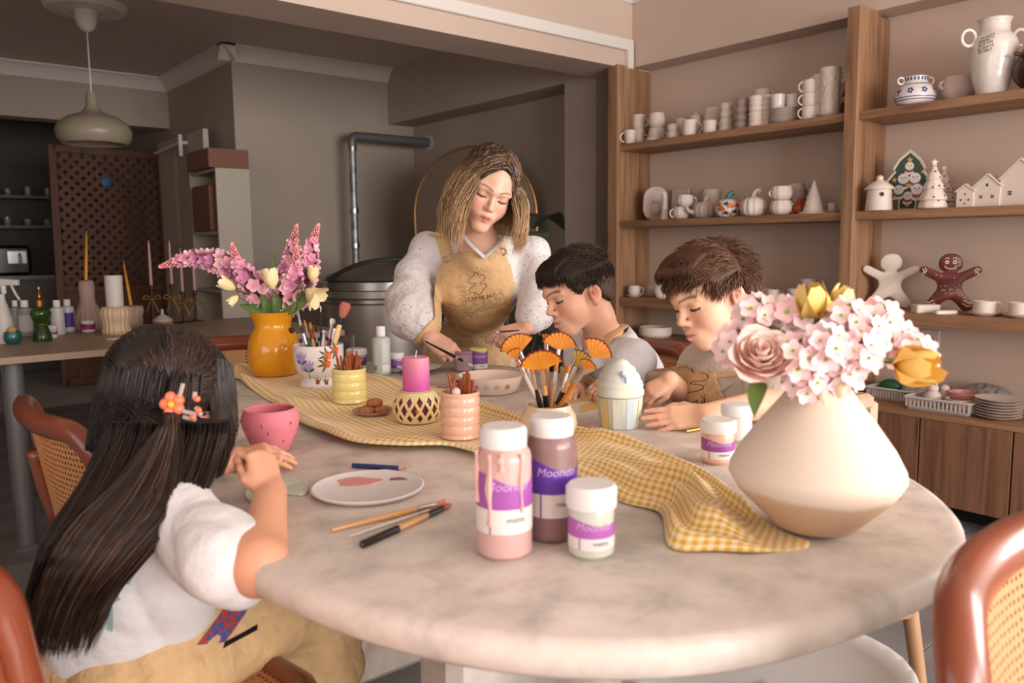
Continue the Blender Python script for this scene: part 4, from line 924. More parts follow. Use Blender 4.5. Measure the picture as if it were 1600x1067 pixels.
def floret_mesh(kind):
    if kind in FL: return FL[kind]
    b = B(); cols = []
    c0, c1 = {'a': ((228, 228, 200), (248, 208, 210)), 'b': ((244, 202, 206), (250, 224, 224)), 'c': ((204, 210, 166), (247, 194, 200))}[kind]
    for k in range(5):
        v, f = petal_sheet(.0155, .0086, .35, 5, 4, .55); b.add(v, f, 0, Matrix.Rotation(2*pi*k/5, 4, 'Z'))
        for i in range(6):
            for j in range(5): q = min(1, i/5*1.7); cols.append([lc(c0)[z_]*(1-q)+lc(c1)[z_]*q for z_ in range(3)])
    n0 = len(b.v); b.ell((0, 0, .001), (.0022, .0022, .002), 8, 5); cols += [lc((150, 170, 80))]*(len(b.v)-n0)
    FL[kind] = b.mesh('floret', vmat('petal_pale', .6), 180, col=cols); return FL[kind]
def cluster(label, px_, py_, dd, R_, n, up=.3):
    c = pd(px_, py_, bd+dd); t = thing('pink_flower_cluster', label, 'flower', c, group='pale pink flower clusters in the round vase')
    b = B(); q = mouth-c; b.tube([tuple(x) for x in sm([q+np.array([0, 0, -.06]), q*.6+np.array([0, 0, .01]), q*.15, (0, 0, 0)], 5)], .0022, 6); b.obj('stem', M_stem, t)
    for k in range(n):
        y = 1-2*(k+.5)/n; rr = math.sqrt(1-y*y); an = k*2.4; d = np.array([rr*math.cos(an), rr*math.sin(an), y]); d[2] += .15
        o = link('floret', floret_mesh(random.choice('aabbc')), t); o.matrix_local = Matrix.Translation(Vector(d*R_)) @ ortho(d-_f*.7) @ Matrix.Rotation(random.uniform(0, 6), 4, 'Z') @ Matrix.Scale(random.uniform(.85, 1.2), 4)
CL = [(1150, 545, .03, 'left edge of the bouquet'), (1182, 494, .03, 'upper left, beside the rose'), (1238, 500, .02, 'above the rose'), (1248, 560, -.06, 'front, right of the rose'), (1262, 598, -.05, 'lowest at the front, over the vase neck'),
      (1290, 545, -.07, 'centre front'), (1312, 585, -.05, 'low centre'), (1322, 505, -.02, 'upper centre behind the yellow petals'), (1352, 530, -.03, 'right of centre'), (1374, 505, .02, 'upper right'), (1398, 535, .03, 'behind the right yellow flower'), (1428, 560, .0, 'far right edge'), (1340, 560, -.06, 'beside the right yellow flower'), (1210, 530, .06, 'behind the rose')]
for x, y, d, w in CL: cluster('pale pink flower cluster in the round vase, '+w, x, y, d, .021, 15)
t = thing('rose', 'large pale peach rose at the left of the pastel bouquet', 'flower', pd(1190, 560, bd-.05), group=None)
q = mouth-np.array(t.location); b = B(); b.tube([tuple(x) for x in sm([q+np.array([0, 0, -.06]), q*.5, (0, 0, -.005)], 6)], .003, 6); b.obj('stem', M_stem, t)
ax = -_f*.72+np.array([0, 0, .62])-_r*.12; M = ortho(ax); M_rose = vmat('petal_rose', .6)
for k in range(26):
    q = k/25; rad = .006+.034*q; hgt = .030-.020*q; an = k*2.4; L_ = .022+.014*q; w = (.011+.017*q)
    v = []; f = []; n_, m_ = 7, 8
    for i in range(n_+1):
        s_ = i/n_
        for j in range(m_+1):
            u_ = (j/m_-.5)*2; ww = w*math.sqrt(max(0.02, 1-(max(0, s_-.45)/.56)**2.4)); rr = rad*(.35+.65*math.sin(min(1, s_*1.25)*pi/2))+(.010*q*q)*(max(0, s_-.7)/.3)**2
            aa = u_*ww/max(rad, .008); v.append((rr*math.cos(aa), rr*math.sin(aa), hgt-.024+L_*s_*(1-.22*q)-.004*q*(max(0, s_-.75)/.25)**2))
    for i in range(n_):
        for j in range(m_): a_ = i*(m_+1)+j; f.append((a_, a_+1, a_+m_+2, a_+m_+1))
    c0, c1 = lc((244, 184, 164)), lc((252, 226, 214)); cols = [[c0[z_]*(1-i/n_)+c1[z_]*i/n_ for z_ in range(3)] for i in range(n_+1) for j in range(m_+1)]
    b = B(); b.add(v, f, 0, M @ Matrix.Rotation(an, 4, 'Z')); b.obj('petal', M_rose, t, 180, col=cols)
v, f = leaf_mesh(.05, .012, .9, 6, 4); b = B(); b.add(v, f, 0, Matrix.Translation((0, 0, -.03)) @ Matrix.Rotation(math.radians(200), 4, 'Z')); b.obj('leaf', M_leaf, t)
def lily(label, c, ax, dep, L_, n, c0, c1, seed):
    rs = random.Random(seed); p = pd(*c, dep); t = thing('yellow_flower', label, 'flower', p, group='yellow flowers in the round vase'); q = mouth-p
    b = B(); b.tube([tuple(x) for x in sm([q+np.array([0, 0, -.06]), q*.5, (0, 0, 0)], 6)], .0024, 6); b.obj('stem', M_stem, t); M = ortho(ax)
    for k in range(n):
        v, f = petal_sheet(L_*rs.uniform(.9, 1.1), L_*.40, .75, 8, 6, .6); cols = [[lc(c0)[z_]*(1-min(1, i/8*1.3))+lc(c1)[z_]*min(1, i/8*1.3) for z_ in range(3)] for i in range(9) for j in range(7)]
        b = B(); b.add(v, f, 0, M @ Matrix.Rotation(2*pi*k/n+rs.uniform(-.15, .15), 4, 'Z') @ Matrix.Rotation(-.55, 4, 'Y')); o = b.obj('petal', vmat('petal_yellow', .55), t, 180, col=cols)
    b = B(); b.lathe([(.004, 0), (.008, .004), (.009, .013), (.0075, .014), (.001, .008)], 16, M=M); b.obj('trumpet', mat('lily_throat', (222, 160, 50), .55), t)
lily('broad yellow flower standing at the top of the bouquet', (1272, 496), np.array([0, 0, 1.])-_f*.35-_r*.25, bd, .05, 5, (226, 186, 80), (240, 210, 130), 1)
lily('small yellow flower behind the top of the bouquet', (1308, 488), np.array([0, 0, 1.])+_r*.2-_f*.3, bd+.03, .036, 5, (226, 186, 80), (244, 218, 150), 2)
lily('deep yellow flower facing out at the right of the bouquet', (1398, 566), -_f*.75+_r*.5-np.array([0, 0, .1]), bd-.05, .058, 5, (228, 172, 62), (244, 208, 116), 3)
# ---- ice-cream shaped box
pi_ = stand(968, 673, .044, .7502)
t = thing('cupcake_box', 'pastel painted ceramic ice-cream cup the boys are painting', 'ceramic', pi_); a = toward(pi_)
b = B(); b.lathe([(.001, 0), (.038, 0), (.041, .004), (.047, .064), (.001, .064)], 48); b.obj('cup', mat('bisque_green', (206, 208, 192), .6, noise=(14, (196, 204, 196))), t)
for da, w, c in ((-.75, .22, (232, 204, 132)), (.5, .18, (186, 198, 204)), (-.1, .2, (214, 218, 206)), (1.2, .25, (230, 208, 150))):
    b = B(); patch_cyl(b, .0, 0, 0, 0, 1); b = B(); v = []; f = []
    for i in range(9):
        z = .002+.06*i/8; r_ = .0412+.006*z/.064+.0006
        for sg in (-1, 1): v.append((r_*math.cos(a+da+sg*w), r_*math.sin(a+da+sg*w), z))
    b.add(v, [(2*i, 2*i+1, 2*i+3, 2*i+2) for i in range(8)]); b.obj('painted_stripe', mat('stripe'+str(c), c, .6), t, 180)
pr = [(.001, .065), (.046, .065), (.0485, .068), (.0485, .076), (.046, .081), (.0475, .086), (.046, .094), (.042, .098), (.042, .103), (.039, .110), (.034, .113), (.033, .119), (.028, .125), (.022, .128), (.018, .134), (.009, .139), (.001, .140)]
b = B(); b.lathe(pr, 48, wob=lambda a_, z: 1+.02*math.sin(a_*3+z*60)); b.obj('swirl_lid', mat('bisque_swirl', (224, 222, 196), .6, noise=(16, (206, 212, 214))), t)
b = B(); 
for (da, zz, sx_, sz_) in ((.15, .108, .004, .014), (.15, .110, .010, .004), (.32, .1, .004, .010)): b.ell((.0415*math.cos(a+da)*(1 if zz < .105 else .93), .0415*math.sin(a+da)*(1 if zz < .105 else .93), zz), (.004, sx_, sz_))
b.obj('blue_dab', mat('dab_blue', (176, 192, 222), .6), t)
# ---- bowl, plates, jars, glass around the woman's hand
pbw = stand(766, 620, .07, .7502)
t = thing('pink_bowl', 'shallow pale pink bowl with drawings and a gold-streaked rim beside the hand', 'bowl', pbw)
b = B(); b.lathe([(.001, 0), (.062, 0), (.072, .006), (.082, .034), (.084, .045), (.081, .045), (.075, .03), (.06, .010), (.001, .008)], 64); b.obj('body', mat('bowl_pink', (232, 204, 196), .35, coat=.3, noise=(7, (226, 206, 190))), t)
for k in range(5):
    aa = toward(pbw)+(-.75+.33*k); b = B(); v, f = petal_sheet(.012, .005, 0); b.add([((.083-.0*y)*math.cos(aa+y/.083)+0, (.083)*math.sin(aa+y/.083), .018+x) for x, y, z in v], f); b.obj('painted_mark', mat('mark%d' % (k % 3), [(196, 160, 96), (186, 96, 100), (160, 170, 190)][k % 3], .5), t, 0)
for k in range(4):
    b = B(); b.tube([(.03*math.cos(k*1.6)+.014*math.cos(x)*(1+.15*math.cos(5*x)), .03*math.sin(k*1.6)+.014*math.sin(x)*(1+.15*math.cos(5*x)), .0125) for x in np.linspace(0, 2*pi, 22)[:-1]], .0008, 4, closed=True); b.obj('painted_line', mat('line_blue', (150, 164, 190), .5), t)
for k in range(2):
    p = stand(655, 582, .055, .7502+.012*k); b = B(); b.lathe([(.001, 0), (.04, 0), (.062, .007), (.066, .011), (.062, .011), (.04, .005), (.001, .005)], 48); o = tag1(b, 'plate', mat('plate_white', (222, 216, 214), .35), ['white plate at the bottom of the pair behind the candle', 'white plate on top of the pair behind the candle'][k], 'plate', p, group='plates behind the candle')
p = stand(724, 582, .026, .7502)
paint_jar('glaze_jar', 'open mauve glaze jar under the brush hand', p, .0285, .062, (160, 130, 138), None, None, 0, .004, .0285, cat='jar', lidcol=mat('jar_mouth', (150, 118, 128), .3))
p = stand(748, 579, .026, .7502); a = toward(p)
paint_jar('glaze_jar', 'open yellow-rimmed glaze jar with purple label beside the bowl', p, .0275, .066, (206, 184, 132), (132, 80, 152), None, a, .006, .0275, text='Moondo', z0=.1, z1=1., cat='jar', lidcol=mat('jar_mouth_y', (214, 196, 120), .3))
p = stand(597, 588, .026, .7502); a = toward(p)
t = thing('pale_bottle', 'pale grey-green plastic bottle with white cap and white labels', 'bottle', p)
b = B(); b.lathe(cyl_prof(.027, .118, .005, (.012, .014)), 40); b.obj('body', mat('pale_green_plastic', (180, 192, 186), .35), t)
b = B(); b.lathe([(.001, .116), (.0135, .116), (.0135, .142), (.012, .144), (.001, .144)], 32); b.obj('cap', M_lid, t)
b = B(); patch_cyl(b, .0274, .012, .095, a-.95, a-.35); lb = b.obj('label', mat('label_grey', (204, 206, 204), .5), t, 180)
b = B(); patch_cyl(b, .0274, .012, .034, a+.05, a+.95); b.obj('label', M_lid, t, 180)
b = B(); patch_cyl(b, .0274, .04, .095, a+.05, a+.85); b.obj('label', mat('label_grey', (204, 206, 204), .5), t, 180)
for k in range(7):
    b = B(); patch_cyl(b, .0277, .016, .032, a-.9+.06*k, a-.9+.06*k+.025, 0, 2); b.obj('bar_code_line', M_blk, lb, 180)
p = stand(558, 580, .028, .7502); a = toward(p)
paint_jar('paint_jar', 'small clear-topped paint jar with purple label behind the yellow cup', p, .029, .066, (196, 186, 190), (116, 70, 140), None, a, .016, .0305, text='Moondo', z0=.12, z1=.9, cat='jar')
p = stand(620, 583, .02, .7502)
paint_jar('paint_jar', 'small purple-labelled jar tucked behind the pale bottle', p, .022, .06, (190, 176, 190), (132, 80, 152), None, toward(p), .014, .0225, z0=.1, z1=.9, cat='jar')
p = stand(540, 573, .03, .7502)
b = B(); b.lathe([(.001, 0), (.03, 0), (.034, .095), (.0325, .095), (.029, .006), (.001, .006)], 40); tag1(b, 'drinking_glass', mat('clear_glass', (245, 245, 245), .03, trans=1.), 'clear drinking glass behind the brush pot', 'glass', p)
for k, (x0, y0, x1, y1) in enumerate(((688, 602, 735, 590), (676, 606, 742, 594))):
    brush(['short brown brush lying left of the pink bowl', 'thin pale brush lying left of the pink bowl'][k], pz(x1, y1, .755), pz(x0+8, y0-1, .755), .003, [M_hblack, M_hwhite][k], bris=M_brp, hl=.016, fl=.014)
# papers with yellow paint beside the ice-cream cup
b = B(); P = [pz(x, y)[:2] for x, y in ((875, 618), (930, 606), (948, 640), (890, 652))]; b.prism(P, .7504, .7512); t = b.obj('paint_test_sheet', mat('sheet_white', (220, 212, 204), .6), None, 0); tag(t, 'white sheet with yellow paint strips beside the brush pot', 'paper')
for x0, y0, x1, y1, w in ((885, 628, 940, 615, 6), (905, 641, 945, 630, 6), (880, 618, 915, 611, 5)):
    b = B(); P = [pz(x, y)[:2] for x, y in ((x0, y0-w), (x1, y1-w), (x1+2, y1+w), (x0+2, y0+w))]; b.prism(P, .7512, .7517); b.obj('paint_strip', mat('strip_yellow', (222, 186, 110), .5), t, 0)
b = B(); P = [pz(x, y)[:2] for x, y in ((1010, 622), (1070, 600), (1100, 622), (1050, 640))]; b.prism(P, .7504, .7524); tag(b.obj('clay_board', mat('board_grey', (176, 170, 164), .7), None, 0), 'grey board on the table in front of the beige-shirted boy', 'board')
p0_, p1_ = pz(1072, 674, .7535), pz(1106, 668, .7535); b = B(); b.tube([p0_, p1_], .003, 8); tag1(b, 'gold_pencil', mat('gold_paint', (190, 140, 60), .3, metal=.7), 'short gold pencil lying by the peach paint jar', 'pencil')
p0_, p1_ = pz(900, 664, .7525), pz(925, 668, .7525); b = B(); b.tube([p0_, p1_], .0022, 8); tag1(b, 'wooden_stick', M_hw, 'short wooden stick lying in front of the ice-cream cup', 'stick')
# ---- near left: pink pot, palette plate, pencil, brushes
pq = stand(425, 712, .028, .7502)
t = thing('strawberry_pot', 'pink strawberry-dimpled clay pot the girl is painting', 'pot', pq); M_pk = mat('matte_pink', (214, 122, 134), .65)
b = B(); b.lathe([(.001, 0), (.026, 0), (.032, .004), (.04, .024), (.05, .05), (.052, .064), (.048, .076), (.044, .082), (.041, .08), (.046, .066), (.036, .03), (.001, .012)], 56); b.obj('body', M_pk, t)
for k in range(16):
    z = [.028, .046, .060][k % 3]; aa = k*.81; r_ = float(np.interp(z, [.024, .05, .064], [.04, .05, .052])); b = B(); b.ell((r_*math.cos(aa), r_*math.sin(aa), z), (.0026, .0026, .0034), 8, 6); b.obj('seed_dimple', mat('pink_dimple', (190, 96, 110), .7), t)
pl = pz(575, 768, .7502)
t = thing('palette_plate', 'white round plate with pink and brown paint used as a palette', 'plate', pl)
b = B(); b.lathe([(.001, 0), (.07, 0), (.082, .005), (.086, .009), (.083, .0105), (.07, .005), (.001, .004)], 64); b.obj('body', mat('plate_white', (222, 216, 214), .35), t)
def blob(nm, cx, cy, rx, ry, ang, m, z=.0045):
    c = pz(cx, cy, .7502)-pl; P = []
    for i in range(28):
        a_ = 2*pi*i/28; k = 1+.12*math.sin(3*a_+cx)+.08*math.sin(5*a_); x, y = rx*k*math.cos(a_), ry*k*math.sin(a_); P.append((c[0]+x*math.cos(ang)-y*math.sin(ang), c[1]+x*math.sin(ang)+y*math.cos(ang)))
    b = B(); b.prism(P, z, z+.0012, .0005); b.obj(nm, m, t)
blob('pink_paint', 560, 757, .034, .024, -.7, mat('wet_pink', (226, 156, 150), .25)); blob('brown_paint', 624, 753, .017, .008, -.7, mat('wet_brown', (150, 96, 86), .25)); blob('white_paint', 600, 741, .022, .009, -.7, mat('wet_white', (228, 226, 226), .25))
p0_, p1_ = pz(551, 727, .7545), pz(634, 732, .7545); d = (p1_-p0_)
t = thing('pencil', 'dark blue pencil lying above the palette plate', 'pencil', p0_); b = B(); b.tube([(0, 0, 0), tuple(d*.88)], .0042, 6); b.obj('shaft', mat('pencil_blue', (48, 54, 120), .4), t, 0); b = B(); b.tube([tuple(d*.88), tuple(d*.97)], [.0042, .0012], 6); b.obj('sharpened_end', M_hw, t, 0); b = B(); b.tube([tuple(d*.97), tuple(d)], [.0012, .0003], 6); b.obj('lead', M_blk, t, 0)
brush('wooden flat brush with pink bristles lying below the palette plate', pz(518, 828, .7545), pz(680, 788, .7555), .0042, M_hw, head='flat', hl=.018, fl=.032, bris=mat('bristle_pink', (210, 128, 110), .6))
brush('black and wooden brush lying nearest below the palette plate', pz(566, 851, .7545), pz(692, 794, .7555), .0045, M_hw, head='round', hl=.02, fl=.034, bris=M_brp, ferr=M_hblack, grip=(M_hblack, .0, .52))
brush('thin white brush lying between the two wooden brushes', pz(545, 838, .7535), pz(670, 797, .7535), .002, M_hwhite, hl=.014, fl=.02)
b = B(); P = sm([pz(x, y)[:2] for x, y in ((385, 770), (420, 752), (470, 752), (482, 768), (470, 776), (440, 774), (410, 788), (388, 784))], 4, True); b.prism(P, .7505, .755, .001); tag(b.obj('sage_cloth', mat('sage_cloth', (196, 202, 182), .8, bump=(30, .5, .01)), None), 'small sage green cloth scrap beside the palette plate', 'cloth')
b = B(); P = sm([pz(x, y)[:2] for x, y in ((1385, 781), (1398, 777), (1410, 780), (1396, 784))], 4, True); b.prism(P, .7502, .7505); tag(b.obj('paint_smear', mat('smear_pink', (226, 130, 126), .5), None, 0), 'small pink paint smear on the table right of the round vase', 'paint')
# ================================================================== CERAMICS ON THE SHELVES
M_bis = mat('bisque_white', (222, 208, 196), .6); M_bisp = mat('bisque_pinkish', (206, 188, 178), .65); M_taupe = mat('bisque_taupe', (158, 138, 128), .65); M_wglz = mat('white_glaze', (228, 220, 214), .22, coat=.5)
AR = math.atan2(_r[1], _r[0]); AL = AR+pi; AF = math.atan2(-_f[1], -_f[0])   # towards image right, image left, viewer's side
def on_shelf(z, x, X=3.44, y=None):
    zz = z+.0006; d = ray(x, 300); Y = X/d[0]*d[1]; return np.array([X, Y, zz])
def vessel_prof(kind, r, h):
    if kind == 'straight': o = [(r*.82, 0), (r*.9, h*.03), (r*.96, h*.3), (r, h)]
    elif kind == 'taper': o = [(r*.7, 0), (r*.78, h*.04), (r*.9, h*.5), (r, h)]
    elif kind == 'round': o = [(r*.6, 0), (r*.72, h*.05), (r*.97, h*.35), (r, h*.55), (r*.93, h*.8), (r*.86, h)]
    elif kind == 'low': o = [(r*.55, 0), (r*.75, h*.08), (r*.95, h*.4), (r, h)]
    elif kind == 'bubble': o = [(r*.85, 0)]+[(r*(.86+.14*abs(math.sin(pi*3*q))), h*q) for q in np.linspace(.02, .98, 25)]+[(r*.87, h)]
    elif kind == 'bubble2': o = [(r*.85, 0)]+[(r*(.84+.16*abs(math.sin(pi*2*q))), h*q) for q in np.linspace(.02, .98, 25)]+[(r*.86, h)]
    w = max(.0025, r*.09); t_ = o[-1][0]
    return [(.001, 0)]+o+[(t_-w, h), (max(.002, o[len(o)//2][0]-w), h*.5), (o[0][0]*.8, .006), (.001, .006)]
def vessel(label, pos, r, h, kind='straight', m=None, handle=None, hs=1., pumpkin=0, group='unpainted ceramics on the shelves', name='mug', cat='mug', extra=None, lift=.5):
    m = m or M_bis; t = thing(name, label, cat, pos, group=group)
    b = B(); wob = (lambda a, z: 1+.045*abs(math.sin(a*pumpkin/2))-.02) if pumpkin else None
    b.lathe(vessel_prof(kind, r, h), 64 if pumpkin else 40, wob=wob); b.obj('body', m, t, 50)
    for ha in ([] if handle is None else handle if isinstance(handle, (list, tuple)) else [handle]):
        c, s = math.cos(ha), math.sin(ha); R_ = h*.34*hs; pts = []
        for i in range(11):
            an = -pi/2+pi*i/10; pts.append(((r*.93+R_*.95*math.cos(an))*c, (r*.93+R_*.95*math.cos(an))*s, h*lift+R_*math.sin(an)))
        b = B(); b.tube(pts, max(.0035, h*.062), 8); b.obj('handle', m, t)
    return t
def saucer(label, pos, r, h=.012, m=None, group='saucers and plates on the shelves', name='saucer', cat='saucer'):
    b = B(); b.lathe([(.001, 0), (r*.55, 0), (r*.62, h*.25), (r*.95, h*.8), (r, h), (r*.96, h), (r*.6, h*.45), (.001, h*.4)], 40); return tag1(b, name, m or M_bis, label, cat, pos, group=group)
zt, zm, zl = ZS['top'], ZS['mid'], ZS['low']
TS = ' on the upper left shelf'
# upper left shelf, from the post on the left to the middle post
p = on_shelf(zt, 984, 3.41); vessel('short cream mug with a left handle at the near left end of the top shelf', p, .034, .074, 'taper', handle=AL)
p = on_shelf(zt, 997, 3.50)
for k in range(2): vessel(['lower', 'upper'][k]+' straight mug of the two-mug stack at the left end'+TS, p+np.array([0, 0, .084*k]), .036, .083, 'straight', handle=AR, hs=.7)
p = on_shelf(zt, 1025, 3.49)
for k in range(2): vessel(['lower', 'upper'][k]+' round pot of the two-pot stack at the left'+TS, p+np.array([0, 0, .079*k]), .045, .078, 'round', handle=AR if k == 0 else None, hs=.6, name='round_pot', cat='pot')
p = on_shelf(zt, 1018, 3.40); saucer('flat saucer at the front edge under the stacked round pots', p, .036)
p = on_shelf(zt, 1051, 3.43); vessel('small bubbly cup beside the stacked round pots', p, .033, .074, 'bubble2', name='cup', cat='cup')
p = on_shelf(zt, 1063, 3.55); vessel('pinkish low bowl standing at the back'+TS, p, .036, .118, 'low', M_bisp, name='bowl', cat='bowl')
p = on_shelf(zt, 1076, 3.41); vessel('rounded cream mug with a large right handle'+TS, p, .038, .078, 'straight', handle=AR, hs=1.1)
p = on_shelf(zt, 1086, 3.54); t = vessel('lidded cream jar behind the rounded mug'+TS, p, .036, .112, 'round', name='lidded_jar', cat='jar'); b = B(); b.lathe([(.032, .112), (.03, .12), (.012, .127), (.006, .132), (.009, .138), (.001, .142)], 24); b.obj('lid', M_bis, t)
p = on_shelf(zt, 1107, 3.42); vessel('low cream mug with right handle in front of the jug'+TS, p, .034, .062, 'straight', handle=AR)
p = on_shelf(zt, 1112, 3.54); vessel('wide cream jug with a long right handle'+TS, p, .048, .145, 'round', handle=AR, hs=.75, name='jug', cat='jug', lift=.68)
p = on_shelf(zt, 1133, 3.46)
for k in range(2): vessel(['lower', 'upper'][k]+' cup of the pale bubble stack left of the taupe stack', p+np.array([0, 0, .071*k]), .034, .07, 'bubble2', handle=AR if k == 0 else None, hs=.7, name='cup', cat='cup')
p = on_shelf(zt, 1157, 3.43)
for k in range(2): vessel(['lower', 'upper'][k]+' cup of the dark taupe bubble stack'+TS, p+np.array([0, 0, .073*k]), .035, .072, 'bubble2', M_taupe, name='cup', cat='cup')
p = on_shelf(zt, 1178, 3.42)
for k in range(2): vessel(['lower', 'upper'][k]+' cup of the cream bubble stack right of the taupe stack', p+np.array([0, 0, .073*k]), .034, .072, 'bubble', name='cup', cat='cup')
p = on_shelf(zt, 1195, 3.45)
for k in range(2): vessel(['lower', 'upper'][k]+' cup of the pinkish bubble stack beside the plates', p+np.array([0, 0, .073*k]), .033, .072, 'bubble', M_bisp, name='cup', cat='cup')
p = on_shelf(zt, 1187, 3.57); vessel('cream mug raised behind the bubble stacks'+TS, p, .04, .2, 'straight', handle=AR, hs=.28, lift=.85)
p = on_shelf(zt, 1223, 3.45)
for k in range(6): saucer('white plate number %s from the bottom in the plate stack under the white cups' % ['one', 'two', 'three', 'four', 'five', 'six'][k], p+np.array([0, 0, .0112*k]), .074, .0125, M_bis, 'stacked plates on the top shelf', 'plate', 'plate')
for k, (dx, w) in enumerate(((-.033, 'left'), (.034, 'right'))): vessel(w+' white cup standing on the plate stack', p+np.array([-_r[0]*0+dx*_r[0], dx*_r[1], .068]), .032, .066, 'straight', M_wglz, name='cup', cat='cup')
p = on_shelf(zt, 1216, 3.585); vessel('cream cup at the back above the white cups', p, .03, .16, 'straight', M_bisp, name='cup', cat='cup')
p = on_shelf(zt, 1260, 3.42)
for k in range(3): vessel(['bottom', 'middle', 'top'][k]+' mug of the left three-mug stack with left handles', p+np.array([0, 0, .058*k]), .031, .057, 'straight', handle=AL, hs=1.1)
p = on_shelf(zt, 1276, 3.45)
for k in range(3): vessel(['bottom', 'middle', 'top'][k]+' mug of the right three-mug stack beside the tall jug', p+np.array([0, 0, .066*k]), .032, .065, 'straight', handle=AL, hs=.9)
p = on_shelf(zt, 1291, 3.43); saucer('flat plate under the tall relief jug', p, .055, .014)
vessel('tall cream relief jug with a high right handle near the middle post', p+np.array([0, 0, .0075]), .043, .205, 'straight', mat('bisque_relief', (224, 212, 200), .5, bump=(45, 1., .012)), handle=AR, hs=.42, name='tall_jug', cat='jug', lift=.82)
p = on_shelf(zt, 1314, 3.52); t = thing('red_figurine', 'small red figurine half hidden behind the middle post on the top shelf', 'figurine', p)
b = B(); b.lathe([(.001, 0), (.02, 0), (.018, .05), (.012, .07), (.001, .07)], 20); b.obj('body', mat('dark_red', (150, 44, 44), .4), t); b = B(); b.ell((0, 0, .085), (.016, .016, .018)); b.obj('head', mat('fig_white', (214, 206, 200), .5), t); b = B(); b.lathe([(.017, .095), (.001, .125)], 16); b.obj('hat', mat('dark_red', (150, 44, 44), .4), t)
# middle left shelf
MS = ' on the middle left shelf'
p = on_shelf(zm, 1024, 3.52); t = thing('oval_plaque', 'oval cream plaque with a bottle relief, leaning at the left'+MS, 'plaque', p); t.rotation_euler = (0, math.radians(-8), math.radians(AF*180/pi-180)-math.radians(0))
def rr2(w, h, r, n=8): return [(cx+r*math.cos(q), cy+r*math.sin(q)) for cx, cy, s0 in ((w-r, h-r, 0), (-w+r, h-r, 1), (-w+r, -h+r, 2), (w-r, -h+r, 3)) for q in [s0*pi/2+i*pi/2/n for i in range(n+1)]]
PM = Matrix(((0, 0, 1, 0), (1, 0, 0, 0), (0, 1, 0, 0), (0, 0, 0, 1)))   # outline x -> local y, y -> local z, thickness -> local x
t.rotation_euler = (0, math.radians(8), AF); t.location = p+np.array([0, 0, .002])
b = B(); b.prism([(x, y+.092) for x, y in rr2(.068, .092, .062)], -.007, .0, .002, M=PM); b.obj('slab', M_bisp, t)
b = B(); b.lathe([(.001, .035), (.018, .035), (.026, .05), (.028, .07), (.018, .088), (.012, .096), (.016, .108), (.014, .112), (.001, .112)], 24, (.002, 0, 0)); b.obj('bottle_relief', M_bis, t)
b = B(); b.ell((.001, 0, .168), (.002, .003, .003), 10, 6); b.obj('hole', M_blk, t)
p = on_shelf(zm, 1039, 3.43); t = thing('hook_figurine', 'thin cream figure with a curled top beside the plaque'+MS, 'figurine', p)
b = B(); b.tube(sm([(0, 0, 0), (0, 0, .05), (.0, 0, .11), (-_r[0]*.008, -_r[1]*.008, .142), (-_r[0]*.018, -_r[1]*.018, .138)], 6), [.022-.017*i/24 for i in range(25)], 12); b.obj('body', M_bis, t)
p = on_shelf(zm, 1065, 3.42)
for k in range(2): vessel(['lower pumpkin mug with left handle', 'upper pumpkin mug with right handle'][k]+' in the stack left of the teapot', p+np.array([0, 0, .062*k])+_r*.018*k, .043, .061, 'round', handle=AL if k == 0 else AR, pumpkin=10)
p = on_shelf(zm, 1062, 3.61); b = B(); b.box((0, 0, .088), (.012, .12, .172), .004); o = tag1(b, 'square_plaque', M_bisp, 'plain square plaque leaning on the wall behind the pumpkin mugs', 'plaque', p, smooth=0); o.rotation_euler = (0, math.radians(4), 0)
def pumpkin(label, pos, r, h, m, stemm, curl=True):
    t = thing('pumpkin_jar', label, 'ceramic pumpkin', pos, group='ceramic pumpkins on the middle shelf'); b = B()
    b.lathe([(.001, 0), (r*.6, 0), (r*.85, h*.12), (r, h*.42), (r*.93, h*.72), (r*.65, h*.94), (r*.25, h), (.001, h*.98)], 80, wob=lambda a, z: 1-.07+.08*abs(math.sin(a*6))); b.obj('body', m, t, 180)
    b = B(); b.tube(sm([(0, 0, h*.95), (0, 0, h*1.1), (_r[0]*.008, _r[1]*.008, h*1.26), (_r[0]*.022, _r[1]*.022, h*1.36), (_r[0]*.03, _r[1]*.03, h*1.26), (_r[0]*.024, _r[1]*.024, h*1.18)], 5), [.012-.007*i/25 for i in range(26)], 10); b.obj('stem', stemm, t); return t
p = on_shelf(zm, 1102, 3.46); t = pumpkin('pinkish pumpkin teapot with a left spout'+MS, p, .062, .085, M_bisp, M_bisp); b = B(); b.tube(sm([(.055*math.cos(AL), .055*math.sin(AL), .03), (.085*math.cos(AL), .085*math.sin(AL), .04), (.095*math.cos(AL), .095*math.sin(AL), .062)], 5), [.013-.006*i/10 for i in range(11)], 10); b.obj('spout', M_bisp, t)
p = on_shelf(zm, 1110, 3.60); vessel('plain pinkish jar behind the pumpkin teapot', p, .048, .155, 'straight', M_bisp, name='jar', cat='jar')
p = on_shelf(zm, 1137, 3.41); t = pumpkin('painted pumpkin with orange leaves and teal stem'+MS, p, .060, .088, mat('pumpkin_painted', (222, 216, 206), .3, coat=.4), mat('teal_glaze', (32, 110, 110), .25, coat=.4))
